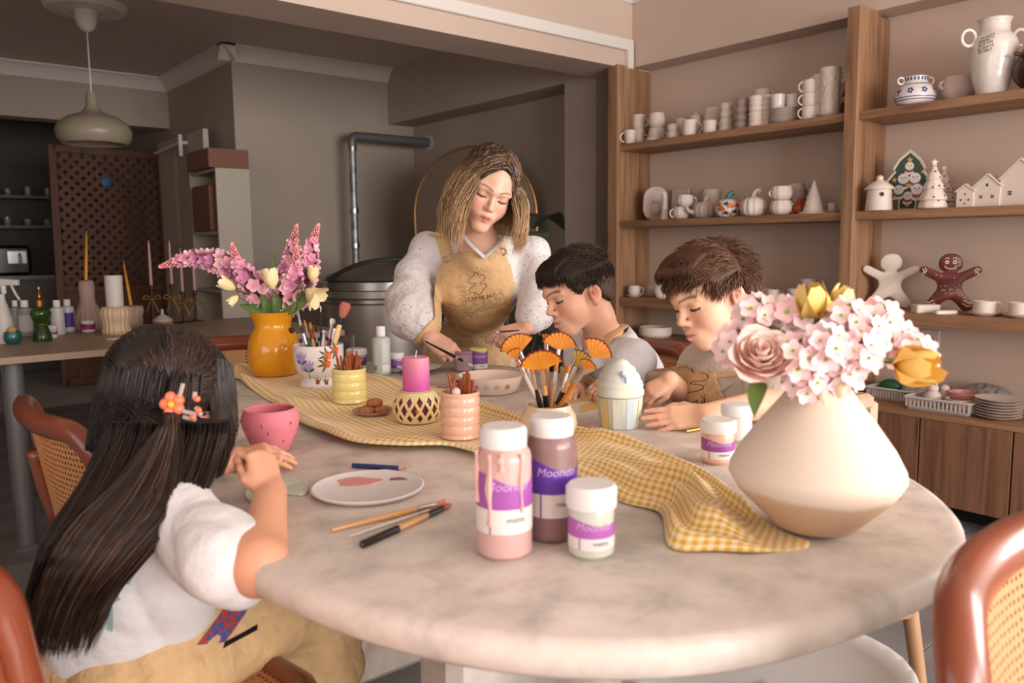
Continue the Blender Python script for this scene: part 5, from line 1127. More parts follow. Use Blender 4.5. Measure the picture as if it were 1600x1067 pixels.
for da, zz, c, n_ in ((0, .052, (222, 112, 30), 5), (.72, .056, (214, 104, 34), 5), (-.75, .04, (206, 90, 30), 5), (.4, .028, (30, 66, 112), 3), (-.4, .022, (24, 58, 100), 3), (-.35, .066, (30, 66, 112), 3), (1.15, .035, (24, 58, 100), 3), (-1.1, .06, (214, 104, 34), 4), (.05, .016, (214, 120, 40), 3)):
    b = B(); aa = AF+da
    for k in range(n_):
        ang = pi/2+(k-(n_-1)/2)*(.62 if n_ > 3 else 1.1); v, f = petal_sheet(.022 if n_ > 3 else .016, .0075, 0, 4, 2)
        vv = [(0, 0, 0)]*0
        for x, y, z in v:
            yy = x*math.sin(ang)+y*math.cos(ang); xx = x*math.cos(ang)-y*math.sin(ang); hz = min(.082, max(.004, zz-.008+yy)); rr_ = float(np.interp(hz, [0, .011, .037, .063, .083, .088], [.036, .051, .060, .056, .039, .02]))*1.012+.0008
            vv.append((rr_*math.cos(aa+xx/.06), rr_*math.sin(aa+xx/.06), hz))
        b.add(vv, f)
    b.obj('painted_leaf', mat('leafpaint'+str(c), c, .3, coat=.3), t, 0)
p = on_shelf(zm, 1178, 3.42); pumpkin('large white pumpkin with a curled stem'+MS, p, .066, .092, M_bis, M_bis)
p = on_shelf(zm, 1160, 3.58); pumpkin('small pinkish pumpkin at the back between the painted and white ones', p, .045, .085, M_bisp, M_bisp)
p = on_shelf(zm, 1221, 3.42)
for k in range(2): vessel(['lower', 'upper'][k]+' pumpkin mug in the stack right of the white pumpkin', p+np.array([0, 0, .066*k]), .05, .065, 'round', handle=AR if k == 0 else AL, pumpkin=10, hs=.9 if k == 0 else .5)
p = on_shelf(zm, 1243, 3.56); vessel('pinkish mug with a large handle behind the pumpkin mugs', p, .042, .15, 'straight', M_bisp, handle=AR, hs=.6, lift=.72)
p = on_shelf(zm, 1249, 3.48); pumpkin('small orange ceramic pumpkin half hidden behind a mug', p, .03, .055, mat('orange_glaze', (176, 74, 34), .35), mat('orange_glaze', (176, 74, 34), .35))
p = on_shelf(zm, 1272, 3.44); t = thing('gnome_hat', 'white pointed gnome-hat cone with a wide brim'+MS, 'ceramic', p)
b = B(); b.lathe([(.001, 0), (.062, 0), (.064, .006), (.045, .012), (.043, .02), (.034, .06), (.018, .11), (.008, .135), (.007, .142), (.001, .15)], 40, wob=lambda a, z: 1+.03*math.sin(4*a+30*z)); b.obj('body', M_bis, t)
p = on_shelf(zm, 1301, 3.46); saucer('flat white lid beside the middle post'+MS, p, .035, .01); vessel('small pinkish cup on the flat lid beside the middle post', p+np.array([0, 0, .0085]), .018, .036, 'straight', M_bisp, name='cup', cat='cup')
# lower left shelf
LS = ' on the lower left shelf'
p = on_shelf(zl, 992, 3.42); saucer('saucer under the cup at the left end'+LS, p, .05); vessel('small white cup on a saucer at the left end'+LS, p+np.array([0, 0, .0065]), .036, .056, 'round', M_bis, handle=AR, name='cup', cat='cup')
p = on_shelf(zl, 1019, 3.52); vessel('small cream cup between the saucer cup and the teapot'+LS, p, .03, .06, 'round', M_bisp, handle=AL, name='cup', cat='cup')
p = on_shelf(zl, 1035, 3.43); t = vessel('white pot with a red heart and right handle'+LS, p, .042, .08, 'round', M_wglz, handle=AR, name='heart_pot', cat='pot')
hp = [(16*math.sin(q)**3/16*.018, (13*math.cos(q)-5*math.cos(2*q)-2*math.cos(3*q)-math.cos(4*q))/16*.018) for q in np.linspace(0, 2*pi, 25)[:-1]]
b = B(); b.prism(hp, 0, .008, .002, M=Matrix.Translation((.03*math.cos(AF+.7)+.012*_r[0], .03*math.sin(AF+.7)+.012*_r[1], .07)) @ Matrix(np.c_[_r, [0, 0, 1], -_f].tolist()).to_4x4()); b.obj('red_heart', mat('heart_red', (170, 26, 38), .25, coat=.4), t)
for k, (x, X_, lab) in enumerate(((1062, 3.46, 'pinkish low cup behind the boy in beige'), (1212, 3.43, 'cream cup with handle right of the beige-shirted boy'), (1196, 3.52, 'pinkish cup at the back right of the beige-shirted boy'))):
    vessel(lab+LS, on_shelf(zl, x, X_), .036, .07, 'round', M_bis if k == 1 else M_bisp, handle=AR if k < 2 else None, name='cup', cat='cup')
p = on_shelf(zl, 1250, 3.43)
for k in range(2): vessel(['lower', 'upper'][k]+' wide cup of the cream pair above the bouquet'+LS, p+np.array([0, 0, .039*k]), .045, .038, 'low', M_bis, handle=AR, name='cup', cat='cup', hs=.9)
p = on_shelf(zl, 1268, 3.5)
for k in range(3): vessel(['bottom', 'middle', 'top'][k]+' dotted espresso cup of the stack near the middle post'+LS, p+np.array([0, 0, .041*k]), .038, .04, 'low', mat('dotted_white', (222, 212, 202), .4), handle=AR, name='cup', cat='cup', hs=.8)
p = on_shelf(zl, 1291, 3.46); t = thing('little_bell', 'small cream bell figurine beside the middle post'+LS, 'figurine', p); b = B(); b.lathe([(.001, 0), (.026, 0), (.028, .01), (.018, .04), (.008, .06), (.005, .075), (.001, .08)], 24); b.obj('body', M_bis, t)
p = on_shelf(.615, 1026, 3.45); t = thing('shallow_dish', 'round white shallow dish on the lowest shelf behind the dark-haired boy', 'dish', p); b = B(); b.lathe([(.001, 0), (.078, 0), (.09, .012), (.092, .045), (.086, .055), (.08, .05), (.07, .012), (.001, .01)], 48); b.obj('body', M_bis, t)
# upper right shelf
p = on_shelf(zt, 1423, 3.43); t = thing('blue_white_pot', 'blue and white patterned pot with two ring handles on the top right shelf', 'pot', p); b = B()
def bw(z): return float(np.interp(z, [0, .01, .03, .055, .075, .088, .092, .112], [.055, .07, .078, .074, .06, .047, .045, .047]))
b.lathe([(.001, 0)]+[(bw(z), z) for z in np.linspace(0, .112, 22)]+[(.043, .112), (.041, .09), (.06, .05), (.001, .01)], 56); b.obj('body', M_wglz, t); M_cob = mat('cobalt', (44, 62, 140), .3)
for k in range(22):
    aa = 2*pi*k/22; b = B(); patch_cyl(b, .0475, .095, .109, aa, aa+.13, 0, 2); b.obj('neck_stripe', M_cob, t, 0)
def on_bw(v2, aa, zc): return [((bw(zc+y)+.0008)*math.cos(aa+x/bw(zc+y)), (bw(zc+y)+.0008)*math.sin(aa+x/bw(zc+y)), zc+y) for x, y in v2]
for k in range(9):
    aa = AF+2*pi*k/9; b = B()
    if k % 2 == 0:
        for j in range(5):
            v, f = petal_sheet(.010, .0045, 0); an = j*1.256; b.add(on_bw([(.003*math.cos(an)+x*math.cos(an)-y*math.sin(an), .003*math.sin(an)+x*math.sin(an)+y*math.cos(an)) for x, y, z in v], aa, .052), f)
    else:
        for an in (.5, 1.57, 2.6, -1.57):
            v, f = petal_sheet(.016, .004, 0); b.add(on_bw([(x*math.cos(an)-y*math.sin(an), x*math.sin(an)+y*math.cos(an)) for x, y, z in v], aa, .05), f)
    b.obj('painted_flower', M_cob, t, 0)
for zz in (.016, .026, .078):
    b = B(); v = []; f = []
    for i in range(48): aa = 2*pi*i/48; v += [((bw(zz)+.0008)*math.cos(aa), (bw(zz)+.0008)*math.sin(aa), zz), ((bw(zz+.003)+.0008)*math.cos(aa), (bw(zz+.003)+.0008)*math.sin(aa), zz+.003)]
    b.add(v, [(2*i, (2*i+2) % 96, (2*i+3) % 96, 2*i+1) for i in range(48)]); b.obj('painted_band', M_cob, t, 180)
for aa in (AL, AR):
    b = B(); c_ = (.06*math.cos(aa), .06*math.sin(aa), .098); b.tube([(c_[0]+.013*math.cos(q)*math.cos(aa), c_[1]+.013*math.cos(q)*math.sin(aa), c_[2]+.013*math.sin(q)) for q in np.linspace(0, 2*pi, 17)[:-1]], .0035, 8, closed=True); b.obj('ring_handle', M_wglz, t)
p = on_shelf(zt, 1488, 3.53); vessel('plain pinkish jug between the blue pot and the white vase', p, .062, .105, 'round', M_bisp, name='jug', cat='jug', handle=AL, hs=.4, lift=.7)
p = on_shelf(zt, 1540, 3.45); t = thing('amphora_vase', 'tall glossy white vase with two ring handles and printed words', 'vase', p)
def am(z): return float(np.interp(z, [0, .012, .06, .13, .19, .215, .228, .24, .27, .282], [.048, .052, .068, .08, .082, .072, .058, .052, .052, .06]))
b = B(); b.lathe([(.001, 0)]+[(am(z), z) for z in np.linspace(0, .282, 36)]+[(.056, .282), (.048, .265), (.048, .24), (.06, .2), (.001, .02)], 56); b.obj('body', mat('white_gloss_dimpled', (228, 220, 212), .14, coat=.6, bump=(26, .35, .012)), t, 180)
for s_, aa in ((1, AL), (1, AR)):
    b = B(); c_ = (.098*math.cos(aa), .098*math.sin(aa), .215); b.tube([(c_[0]+.026*math.cos(q)*math.cos(aa), c_[1]+.026*math.cos(q)*math.sin(aa), c_[2]+.03*math.sin(q)) for q in np.linspace(0, 2*pi, 21)[:-1]], .0065, 10, closed=True); b.obj('ring_handle', mat('white_gloss_dimpled', (228, 220, 212)), t)
for k, s_ in enumerate(("I'M NOT", 'PERFECT', "BUT I'M", 'ALWAYS', 'MYSELF')):
    v, f = text2d(s_, .0145); b = B(); zz = .207-.013*k; b.add([((am(zz+y)+.0022)*math.cos(toward(p)-.35+x/am(zz)), (am(zz+y)+.0022)*math.sin(toward(p)-.35+x/am(zz)), zz+y+x*.22) for x, y in v], f); b.obj('lettering', M_blk, t, 0)
p = on_shelf(zt, 1614, 3.45); t = thing('brown_pot', 'dark brown round pot cut by the right edge of the photo', 'pot', p); b = B(); b.lathe([(.001, 0), (.05, 0), (.085, .04), (.09, .08), (.07, .13), (.055, .155), (.06, .17), (.05, .17), (.001, .15)], 48); M_brn = mat('brown_glaze', (66, 42, 34), .3); b.obj('body', M_brn, t); b = B(); b.tube([(.075*math.cos(AL), .075*math.sin(AL), .125), (.1*math.cos(AL), .1*math.sin(AL), .13)], .008, 8); b.obj('lug', M_brn, t)
# middle right shelf
RS = ' on the middle right shelf'
p = on_shelf(zm, 1374, 3.40); t = thing('lantern_house', 'round white lantern house with a domed lid'+RS, 'lantern', p)
b = B(); b.lathe([(.001, 0), (.052, 0), (.054, .004), (.05, .05), (.047, .09), (.001, .09)], 40); b.obj('body', M_bis, t); b = B(); b.lathe([(.059, .088), (.058, .094), (.03, .118), (.016, .125), (.013, .13), (.015, .138), (.008, .146), (.001, .148)], 40); b.obj('lid', M_bis, t)
for (dx, dz, rx, rz_) in ((.003, .066, .009, .009), (.003, .026, .016, .014)):
    b = B(); r_ = .0505; P = [(dx+rx*math.cos(q), dz+(rz_*math.sin(q) if (math.sin(q) > 0 or rz_ < .01) else -.01)) for q in np.linspace(0, 2*pi, 21)[:-1]]; aa = toward(p)+.15; b.add([(r_*math.cos(aa+x/r_)*1.005, r_*math.sin(aa+x/r_)*1.005, y) for x, y in P], [tuple(range(20))]); b.obj('opening', mat('hole_dark', (70, 58, 52), .9), t, 0)
p = on_shelf(zm, 1418, 3.54); t = thing('tree_platter', 'green tree-shaped platter painted with snowmen leaning on the wall'+RS, 'platter', p); t.rotation_euler = (0, math.radians(9), AF-.35); t.location = p+np.array([0, 0, .002])
half = [(0, .252), (.04, .215), (.062, .176), (.054, .166), (.084, .128), (.105, .098), (.096, .084), (.108, .062), (.11, .05), (.09, .044), (.036, .05), (.032, .046), (.034, .012), (.028, .0), (0, 0)]
out = half+[(-x, y) for x, y in half[-2:0:-1]]
b = B(); b.prism(out, -.006, .0, .002, M=PM); b.obj('platter_back', mat('platter_white', (214, 206, 198), .35), t)
cx_, cy_ = 0, .11; inn = [((x-cx_)*.90, (y-cy_)*.93+cy_) for x, y in out]; b = B(); b.prism(inn, .0, .0012, 0, M=PM); b.obj('green_field', mat('platter_green', (30, 56, 40), .35, noise=(20, (40, 70, 46))), t)
b = B(); b.tube([(.001, x, y) for x, y in out], .0035, 6, closed=True); b.obj('white_rim', mat('platter_white', (214, 206, 198), .35), t)
def disc(nm, x, y, r, m, z=.0016, sy=1., n=16): q = B(); q.prism([(x+r*math.cos(a_), y+r*sy*math.sin(a_)) for a_ in np.linspace(0, 2*pi, n+1)[:-1]], z-.0006, z, 0, M=PM); return q.obj(nm, m, t, 0)
def star(nm, x, y, r, m, z=.0016): q = B(); q.prism([(x+r*(1 if i % 2 == 0 else .45)*math.sin(i*pi/5), y+r*(1 if i % 2 == 0 else .45)*math.cos(i*pi/5)) for i in range(10)], z-.0006, z, 0, M=PM); return q.obj(nm, m, t, 0)
M_snow = mat('snow_white', (214, 210, 206), .4); M_scf = [mat('scarf%d' % i, c, .4) for i, c in enumerate([(150, 44, 50), (60, 76, 120), (120, 70, 110), (80, 84, 92), (166, 70, 60)])]; M_star = mat('star_orange', (220, 142, 50), .4)
for k, (x, y, r) in enumerate(((0, .186, .017), (-.02, .134, .022), (.024, .136, .022), (-.036, .088, .020), (.034, .088, .023), (.0, .062, .018))):
    disc('scarf', x, y-r*1.05, r*.95, M_scf[k % 5], .0016, .55); disc('snowman_body', x, y-r*1.5, r*1.0, M_snow, .0013, .6); disc('snowman_face', x, y, r, M_snow, .0022)
    for dx in (-.35, .35): disc('eye', x+dx*r, y+.2*r, r*.13, M_blk, .0027, n=8)
    disc('nose', x, y-.1*r, r*.16, M_star, .0027, n=8)
for x, y, r in ((0, .212, .013), (-.055, .13, .012), (.052, .160, .01), (.075, .1, .014), (0, .105, .014), (0, .022, .011), (-.062, .075, .009)): star('star', x, y, r, M_star, .0031)
def ctree(label, pos, s, m):
    t = thing('ceramic_tree', label, 'ceramic tree', pos, group='white ceramic trees on the middle right shelf'); pr = [(.001, 0), (.052, 0), (.056, .006), (.052, .022), (.046, .03), (.054, .036), (.05, .05), (.036, .075), (.042, .08), (.038, .095), (.026, .115), (.031, .12), (.026, .135), (.014, .155), (.008, .175), (.001, .178)]
    b = B(); b.lathe([(r*s, z*s) for r, z in pr], 40, wob=lambda a, z: 1+.02*math.sin(9*a)); b.obj('body', m, t, 60)
    b = B(); b.prism([(.016*s*(1 if i % 2 == 0 else .5)*math.sin(i*pi/5), .016*s*(1 if i % 2 == 0 else .5)*math.cos(i*pi/5)) for i in range(10)], -.003, .003, .001, M=Matrix.Translation((0, 0, .188*s)) @ Matrix.Rotation(AF, 4, 'Z') @ PM); b.obj('star', m, t)
    for k, (da, z) in enumerate(((-.4, .045), (.5, .05), (.1, .09), (-.5, .085), (.4, .125), (-.2, .15), (.0, .03), (.9, .09))):
        r_ = float(np.interp(z, [q[1] for q in pr[2:]], [q[0] for q in pr[2:]]))*s; b = B(); b.ell((r_*math.cos(AF+da), r_*math.sin(AF+da), z*s), (.004, .004, .004), 8, 6); b.obj('hole', mat('hole_dark', (70, 58, 52), .9), t)
ctree('white ceramic tree with a star top in front'+RS, on_shelf(zm, 1458, 3.41), .97, M_bis); ctree('pinkish ceramic tree half hidden behind the white one', on_shelf(zm, 1473, 3.55), .9, M_bisp)
def chouse(label, px_, X_, w, hw, hr, d, wins):
    p = on_shelf(zm, px_, X_); t = thing('ceramic_house', label, 'ceramic house', p, toward(p)-.32, group='white ceramic houses on the middle right shelf')
    b = B(); b.prism([(-w, 0), (w, 0), (w, hw), (0, hr), (-w, hw)], -d, 0, .0015, M=PM); b.obj('walls', M_bis, t, 0)
    for s_ in (-1, 1):
        L_ = math.hypot(w, hr-hw); an = math.atan2(hr-hw, w); b = B(); b.box((-d/2, s_*(w/2+.002), (hw+hr)/2+.003), (d+.008, L_+.008, .005), .001); o_ = b
        c_ = (0, s_*(w/2+.002), (hw+hr)/2+.003); b = B(); b.box((-d/2, 0, 0), (d+.008, L_+.010, .005), .001, M=Matrix.Translation((0, c_[1], c_[2])) @ Matrix.Rotation(-s_*an, 4, 'X')); b.obj('roof', M_bis, t, 0)
    for (x, y, kw, kh, g) in wins:
        if g:
            wn_ = B(); 
            for i in (-1, 1):
                for j in (-1, 1): wn_.box((.0008, x+i*kw*.55, y+j*kh*.55), (.0015, kw*.8, kh*.8))
            wn_.obj('window', mat('hole_dark', (70, 58, 52), .9), t, 0)
        else: wn_ = B(); wn_.prism([(x-kw, y-kh), (x+kw, y-kh), (x+kw, y+kh*.5), (x, y+kh), (x-kw, y+kh*.5)], 0, .0015, 0, M=PM); wn_.obj('window', mat('hole_dark', (70, 58, 52), .9), t, 0)
chouse('smallest white ceramic house, left of the three', 1508, 3.41, .031, .06, .084, .05, [(-.014, .028, .0035, .004, 1), (.014, .028, .0035, .004, 1), (0, .05, .003, .004, 1), (0, .014, .003, .003, 0)])
chouse('middle-sized white ceramic house between its neighbours', 1542, 3.42, .046, .075, .118, .06, [(-.02, .037, .005, .006, 1), (.02, .037, .005, .006, 1), (0, .082, .0035, .006, 0)])
chouse('largest white ceramic house at the right edge of the photo', 1592, 3.43, .066, .1, .168, .08, [(-.03, .047, .006, .008, 1), (.03, .047, .006, .008, 1)])
# lower right shelf
GS = ' on the lower right shelf'
def ginger(label, px_, X_, m, s, rz, lean, deco):
    p = on_shelf(zl, px_, X_); t = thing('gingerbread_man', label, 'ceramic figure', p+np.array([0, 0, .003]), group='ceramic gingerbread men on the lower right shelf'); t.rotation_euler = (0, math.radians(lean), rz)
    hf = [(0, .225), (.022, .221), (.037, .205), (.041, .187), (.036, .168), (.022, .156), (.03, .15), (.06, .164), (.085, .176), (.1, .174), (.106, .162), (.1, .15), (.075, .134), (.048, .118), (.042, .1), (.046, .08), (.066, .05), (.084, .028), (.082, .012), (.066, .0), (.046, .006), (.022, .034), (0, .046)]
    P = sm([(x*s, y*s) for x, y in hf]+[(-x*s, y*s) for x, y in hf[-2:0:-1]], 3, True); b = B(); b.prism(P, -.012, 0, .004, M=PM); b.obj('body', m, t, 60)
    if deco:
        def dt(nm, x, y, r, mm, zz=.0012): q = B(); q.prism([(x*s+r*math.cos(a_), y*s+r*math.sin(a_)) for a_ in np.linspace(0, 2*pi, 11)[:-1]], -.0005, zz, 0, M=PM); q.obj(nm, mm, t, 0)
        MW = mat('icing', (226, 210, 196), .4)
        for s_ in (-1, 1):
            dt('eye', s_*.013, .194, .007*s, MW, .0014); dt('pupil', s_*.013, .194, .003*s, M_blk, .002)
            b = B(); b.tube([(.001, s_*(.006+.014*q)*s, (.206+.004*math.sin(q*pi))*s) for q in np.linspace(0, 1, 6)], .0016, 6); b.obj('eyebrow', MW, t)
            for k in range(2):
                b = B(); b.tube([(.001, s_*(.084+.008*k+.003*math.sin(q*9))*s, (.148+.026*q-.004*k)*s) for q in np.linspace(0, 1, 9)], .0016, 6); b.obj('icing_zigzag', MW, t)
                b = B(); b.tube([(.001, s_*(.046+.03*q+.004*k)*s, (.03-.010*q+.012*k+.003*math.sin(q*9))*s) for q in np.linspace(0, 1, 9)], .0016, 6); b.obj('icing_zigzag', MW, t)
        b = B(); b.tube([(.001, .02*math.cos(q)*s, (.18+.012*math.sin(q))*s) for q in np.linspace(pi, 2*pi, 10)], .0018, 6); b.obj('smile', MW, t)
        b = B(); b.prism([(-.024*s, .157*s), (.024*s, .157*s), (.028*s, .148*s), (-.028*s, .148*s)], 0, .002, 0, M=PM); b.obj('scarf', mat('ginger_scarf', (110, 36, 44), .5), t, 0)
        for k in range(70):
            x, y = random.uniform(-.08, .08), random.uniform(.015, .22)
            ok = (abs(x) < .036 and .165 < y < .215 and not (.17 < y < .212 and abs(x) < .026)) or (abs(x) < .036 and .07 < y < .145) or (abs(abs(x)-.052) < .02 and .14 < y < .16) or (abs(abs(x)-.045) < .018 and .035 < y < .07)
            if ok: dt('icing_dot', x, y, .0016, MW)
    return t
ginger('plain white gingerbread man leaning on the wall', 1396, 3.52, M_bis, 1.06, AF-.3, 9, False)
ginger('brown painted gingerbread man with white icing dots', 1491, 3.50, mat('ginger_brown', (92, 44, 36), .4, noise=(12, (108, 48, 40))), 1.06, AF-.45, 9, True)
def tray(label, px_, X_, w, d, rz, h=.014): p = on_shelf(zl, px_, X_); b = B(); b.prism([(x, y) for x, y in rr2(w, d, .012, 4)], 0, h, .003); return tag1(b, 'ceramic_tray', M_bis, label, 'tray', p, rz, 'white ceramic trays on the lower right shelf')
tray('thin white tray in front of the plain gingerbread man', 1392, 3.40, .045, .03, AR, .01); tray('deep white dish between the two gingerbread men', 1455, 3.415, .05, .03, AR, .034); tray('low white leaf dish in front of the brown gingerbread man', 1487, 3.39, .045, .018, AR, .016)
for x, lab in ((1549, 'right of the brown gingerbread man'), (1606, 'at the right edge of the photo')):
    p = on_shelf(zl, x, 3.425); saucer('white saucer under the cup '+lab, p, .06, .014); vessel('white cup on its saucer '+lab, p+np.array([0, 0, .0072]), .042, .05, 'straight', M_bis, handle=AR-.4, hs=1.25, name='cup', cat='cup')
p = on_shelf(zl, 1576, 3.53); saucer('flat white plate behind the saucer cups'+GS, p, .05, .012)
# on the cabinet top
zc = .4405
def basket(label, px_, py_, w, d, h, rz):
    p = pz(px_, py_, zc); p[0] = max(p[0], 3.3+d); t = thing('plastic_basket', label, 'basket', (p[0], p[1], zc), rz, 'white slatted baskets on the cabinet'); Mp = mat('basket_white', (196, 190, 186), .4)
    b = B(); b.box((0, 0, .004), (2*d*.9, 2*w*.92, .006)); b.obj('bottom', Mp, t, 0)
    def side(p0_, p1_, n):
        p0_, p1_ = np.array(p0_), np.array(p1_); o = (p0_+p1_)/2; o = o/np.linalg.norm(o)*.006
        for (za, zb, k) in ((.004, h*.28, .90), (h*.8, h, 1.)):
            b = B(); b.tube([(p0_[0]*k, p0_[1]*k, (za+zb)/2), (p1_[0]*k, p1_[1]*k, (za+zb)/2)], (zb-za)/2*1.1, 4); b.obj('rail', Mp, t, 0)
        for i in range(n+1):
            q = p0_+(p1_-p0_)*i/n; b = B(); b.box((0, 0, 0), (.005, .0075, h*.62), M=Matrix.Translation((q[0]*.95, q[1]*.95, h*.54)) @ Matrix.Rotation(math.atan2(p1_[1]-p0_[1], p1_[0]-p0_[0])-pi/2, 4, 'Z')); b.obj('slat', Mp, t, 0)
    side((-d, -w), (-d, w), 15); side((-d, -w), (d, -w), 11); side((-d, w), (d, w), 11); side((d, -w), (d, w), 15); return p
p = basket('white slatted basket with painted bowls, right of the bouquet', 1478, 640, .125, .095, .055, 0)
q = p; 
b = B(); b.lathe(vessel_prof('low', .055, .05), 32); tag1(b, 'painted_bowl', mat('bowl_cream_paint', (214, 190, 160), .4, noise=(25, (190, 130, 70), .55, .62)), 'cream bowl with brown flowers inside the right basket', 'bowl', (q[0]-.02, q[1]-.06, zc+.0075))
b = B(); b.lathe(vessel_prof('low', .06, .045), 32); tag1(b, 'painted_bowl', mat('bowl_pink_paint', (206, 140, 140), .4), 'pink bowl at the back of the right basket', 'bowl', (q[0]+.045, q[1]-.05, zc+.03))
b = B(); b.ell((0, 0, .035), (.03, .035, .035)); b.ell((0, .0, .075), (.02, .022, .02)); b.ell((-.005, .014, .093), (.005, .005, .01)); b.ell((-.005, -.014, .093), (.005, .005, .01)); tag1(b, 'animal_figurine', M_bis, 'white animal figurine in the right basket', 'figurine', (q[0]-.01, q[1]+.05, zc+.0075))
b = B(); b.ell((0, 0, .035), (.028, .03, .035)); b.ell((0, 0, .07), (.02, .02, .018)); tag1(b, 'animal_figurine', M_bisp, 'pinkish animal figurine behind the white one in the right basket', 'figurine', (q[0]+.05, q[1]+.03, zc+.0075))
b = B(); b.ell((0, 0, 0), (.012, .012, .012)); tag1(b, 'orange_bead', mat('bead_orange', (210, 110, 70), .4), 'small orange bead at the left of the right basket', 'bead', (q[0]-.045, q[1]+.095, zc+.02))
p = basket('white slatted basket left of the other, behind the bouquet', 1402, 622, .095, .095, .055, 0)
b = B(); b.ell((0, 0, .04), (.03, .05, .035)); tag1(b, 'green_figurine', mat('green_glaze', (40, 96, 66), .35), 'dark green painted figurine in the left basket', 'figurine', (p[0], p[1]+.03, zc+.0075))
b = B(); b.ell((0, 0, .03), (.025, .035, .03)); tag1(b, 'grey_figurine', mat('grey_glaze', (150, 152, 156), .4), 'grey pebble-shaped figurine in the left basket', 'figurine', (p[0]-.02, p[1]-.055, zc+.0075))
b = B(); b.ell((0, 0, .02), (.014, .016, .018)); tag1(b, 'orange_figurine', mat('orange_fig', (204, 110, 50), .4), 'small orange figurine in the left basket', 'figurine', (p[0]-.04, p[1]-.01, zc+.0075))
p = pz(1574, 655, zc); 
for k in range(7): saucer('white plate number %s from the bottom of the stack beside the right basket' % ['one', 'two', 'three', 'four', 'five', 'six', 'seven', 'eight', 'nine', 'ten'][k], (3.40, p[1]*1.03, zc+.0005+.0112*k), .083, .0125, M_bis, 'plates stacked on the cabinet', 'plate', 'plate')
b = B(); b.ell((0, 0, .05), (.05, .1, .05), 24, 12); o = tag1(b, 'plastic_bag', mat('clear_bag', (206, 196, 190), .25, trans=.6, bump=(30, 1., .03)), 'crumpled clear plastic bag behind the right basket', 'bag', (3.575, q[1]-.09, zc+.001))
# ================================================================== ON THE SIDE TABLE
def st(x, y, r=0.): return stand(x, y, r, .7503)
p = st(8, 537, .03); t = thing('spray_bottle', 'white spray bottle at the left end of the side table', 'bottle', p); Mb = mat('spray_white', (196, 192, 188), .4)
b = B(); b.lathe([(.001, 0), (.038, 0), (.041, .006), (.036, .09), (.022, .15), (.014, .175), (.014, .2), (.001, .2)], 32); b.obj('body', Mb, t)
b = B(); b.box((_r[0]*.012, _r[1]*.012, .222), (.02, .02, .045), .005); b.prism([(-.02, 0), (.075, 0), (.075, .022), (-.02, .03)], -.011, .011, .003, M=Matrix.Translation((0, 0, .235)) @ Matrix(np.c_[_r0, [0, 0, 1], np.cross(_r0, [0, 0, 1])].tolist()).to_4x4()); b.obj('spray_head', Mb, t)
b = B(); b.tube(sm([tuple(_r0*.045+np.array([0, 0, .235])), tuple(_r0*.06+np.array([0, 0, .2])), tuple(_r0*.075+np.array([0, 0, .175]))], 4), .005, 6); b.obj('trigger', Mb, t)
p = st(21, 538, .025); t = vessel('teal glazed cup with a sponge at the front left of the side table', p, .033, .05, 'round', mat('teal_cup', (30, 92, 88), .25, coat=.4), name='teal_cup', cat='cup', group=None)
b = B(); b.ell((0, 0, 0), (.017, .017, .014)); tag1(b, 'sponge', mat('sponge', (196, 150, 92), .9, bump=(60, .8, .005)), 'round yellow sponge sitting in the teal cup', 'sponge', p+np.array([0, 0, .056]))
brush('thin dark brush sticking out of the teal cup', p+np.array([0, 0, .01]), p+np.array([.02, -.02, .065]), .002, M_hblack, hl=.01, fl=.01)
def bottle(label, x, y, r, h, m, capm=None, labm=None, name='plastic_bottle', purple=False):
    p = st(x, y, r); t = thing(name, label, 'bottle', p); b = B(); b.lathe(cyl_prof(r, h*.83, .004, (r*.45, h*.1)), 32); b.obj('body', m, t); b = B(); b.lathe([(.001, h*.82), (r*.52, h*.82), (r*.52, h), (.001, h)], 24); b.obj('cap', capm or M_lid, t)
    if labm: a_ = toward(p); b = B(); patch_cyl(b, r+.0004, h*.15, h*.6, a_-1.1, a_+1.1); b.obj('label', labm, t, 180)
Mg = mat('bottle_grey', (150, 150, 150), .3, trans=.2)
bottle('grey translucent bottle behind the teal cup', 42, 527, .03, .16, Mg, labm=mat('label_greyish', (190, 188, 184), .5)); bottle('pale bottle with white cap right of the green bottle', 92, 524, .028, .155, mat('bottle_pale', (196, 192, 188), .35)); bottle('white bottle with violet label behind the pale bottle', 108, 519, .027, .15, mat('bottle_white', (206, 200, 204), .35), labm=mat('label_violet', (84, 56, 140), .45)); bottle('slim grey bottle partly behind the spray bottle', 27, 521, .022, .15, Mg)
p = st(67, 534, .03); t = thing('green_glass_bottle', 'green hourglass glass bottle with a gold stopper', 'bottle', p)
b = B(); b.lathe([(.001, 0), (.036, 0), (.038, .006), (.034, .03), (.022, .065), (.02, .074), (.034, .095), (.04, .115), (.034, .13), (.014, .138), (.012, .146), (.001, .146)], 32); b.obj('body', mat('green_glass', (60, 104, 40), .08, trans=.7), t); b = B(); b.lathe([(.001, .146), (.015, .146), (.016, .17), (.008, .178), (.005, .19), (.008, .2), (.003, .21), (.005, .218), (.001, .23)], 20); b.obj('gold_stopper', mat('gold', (190, 140, 70), .25, metal=1.), t); b = B(); b.lathe([(.022, .068), (.0235, .07), (.022, .073)], 24); b.obj('gold_ring', mat('gold', (190, 140, 70)), t)
p = st(82, 530, .018); paint_jar('paint_jar', 'small white paint cup with violet label beside the green bottle', p, .021, .058, (206, 198, 200), (130, 84, 150), None, toward(p), .012, .022, z0=.2, cat='jar')
p = st(139, 520, .022); paint_jar('paint_jar', 'small magenta-labelled jar in front of the tall ribbed vase', p, .028, .056, (200, 190, 194), (150, 44, 110), None, toward(p), .012, .029, z0=.12, z1=.95, cat='jar')
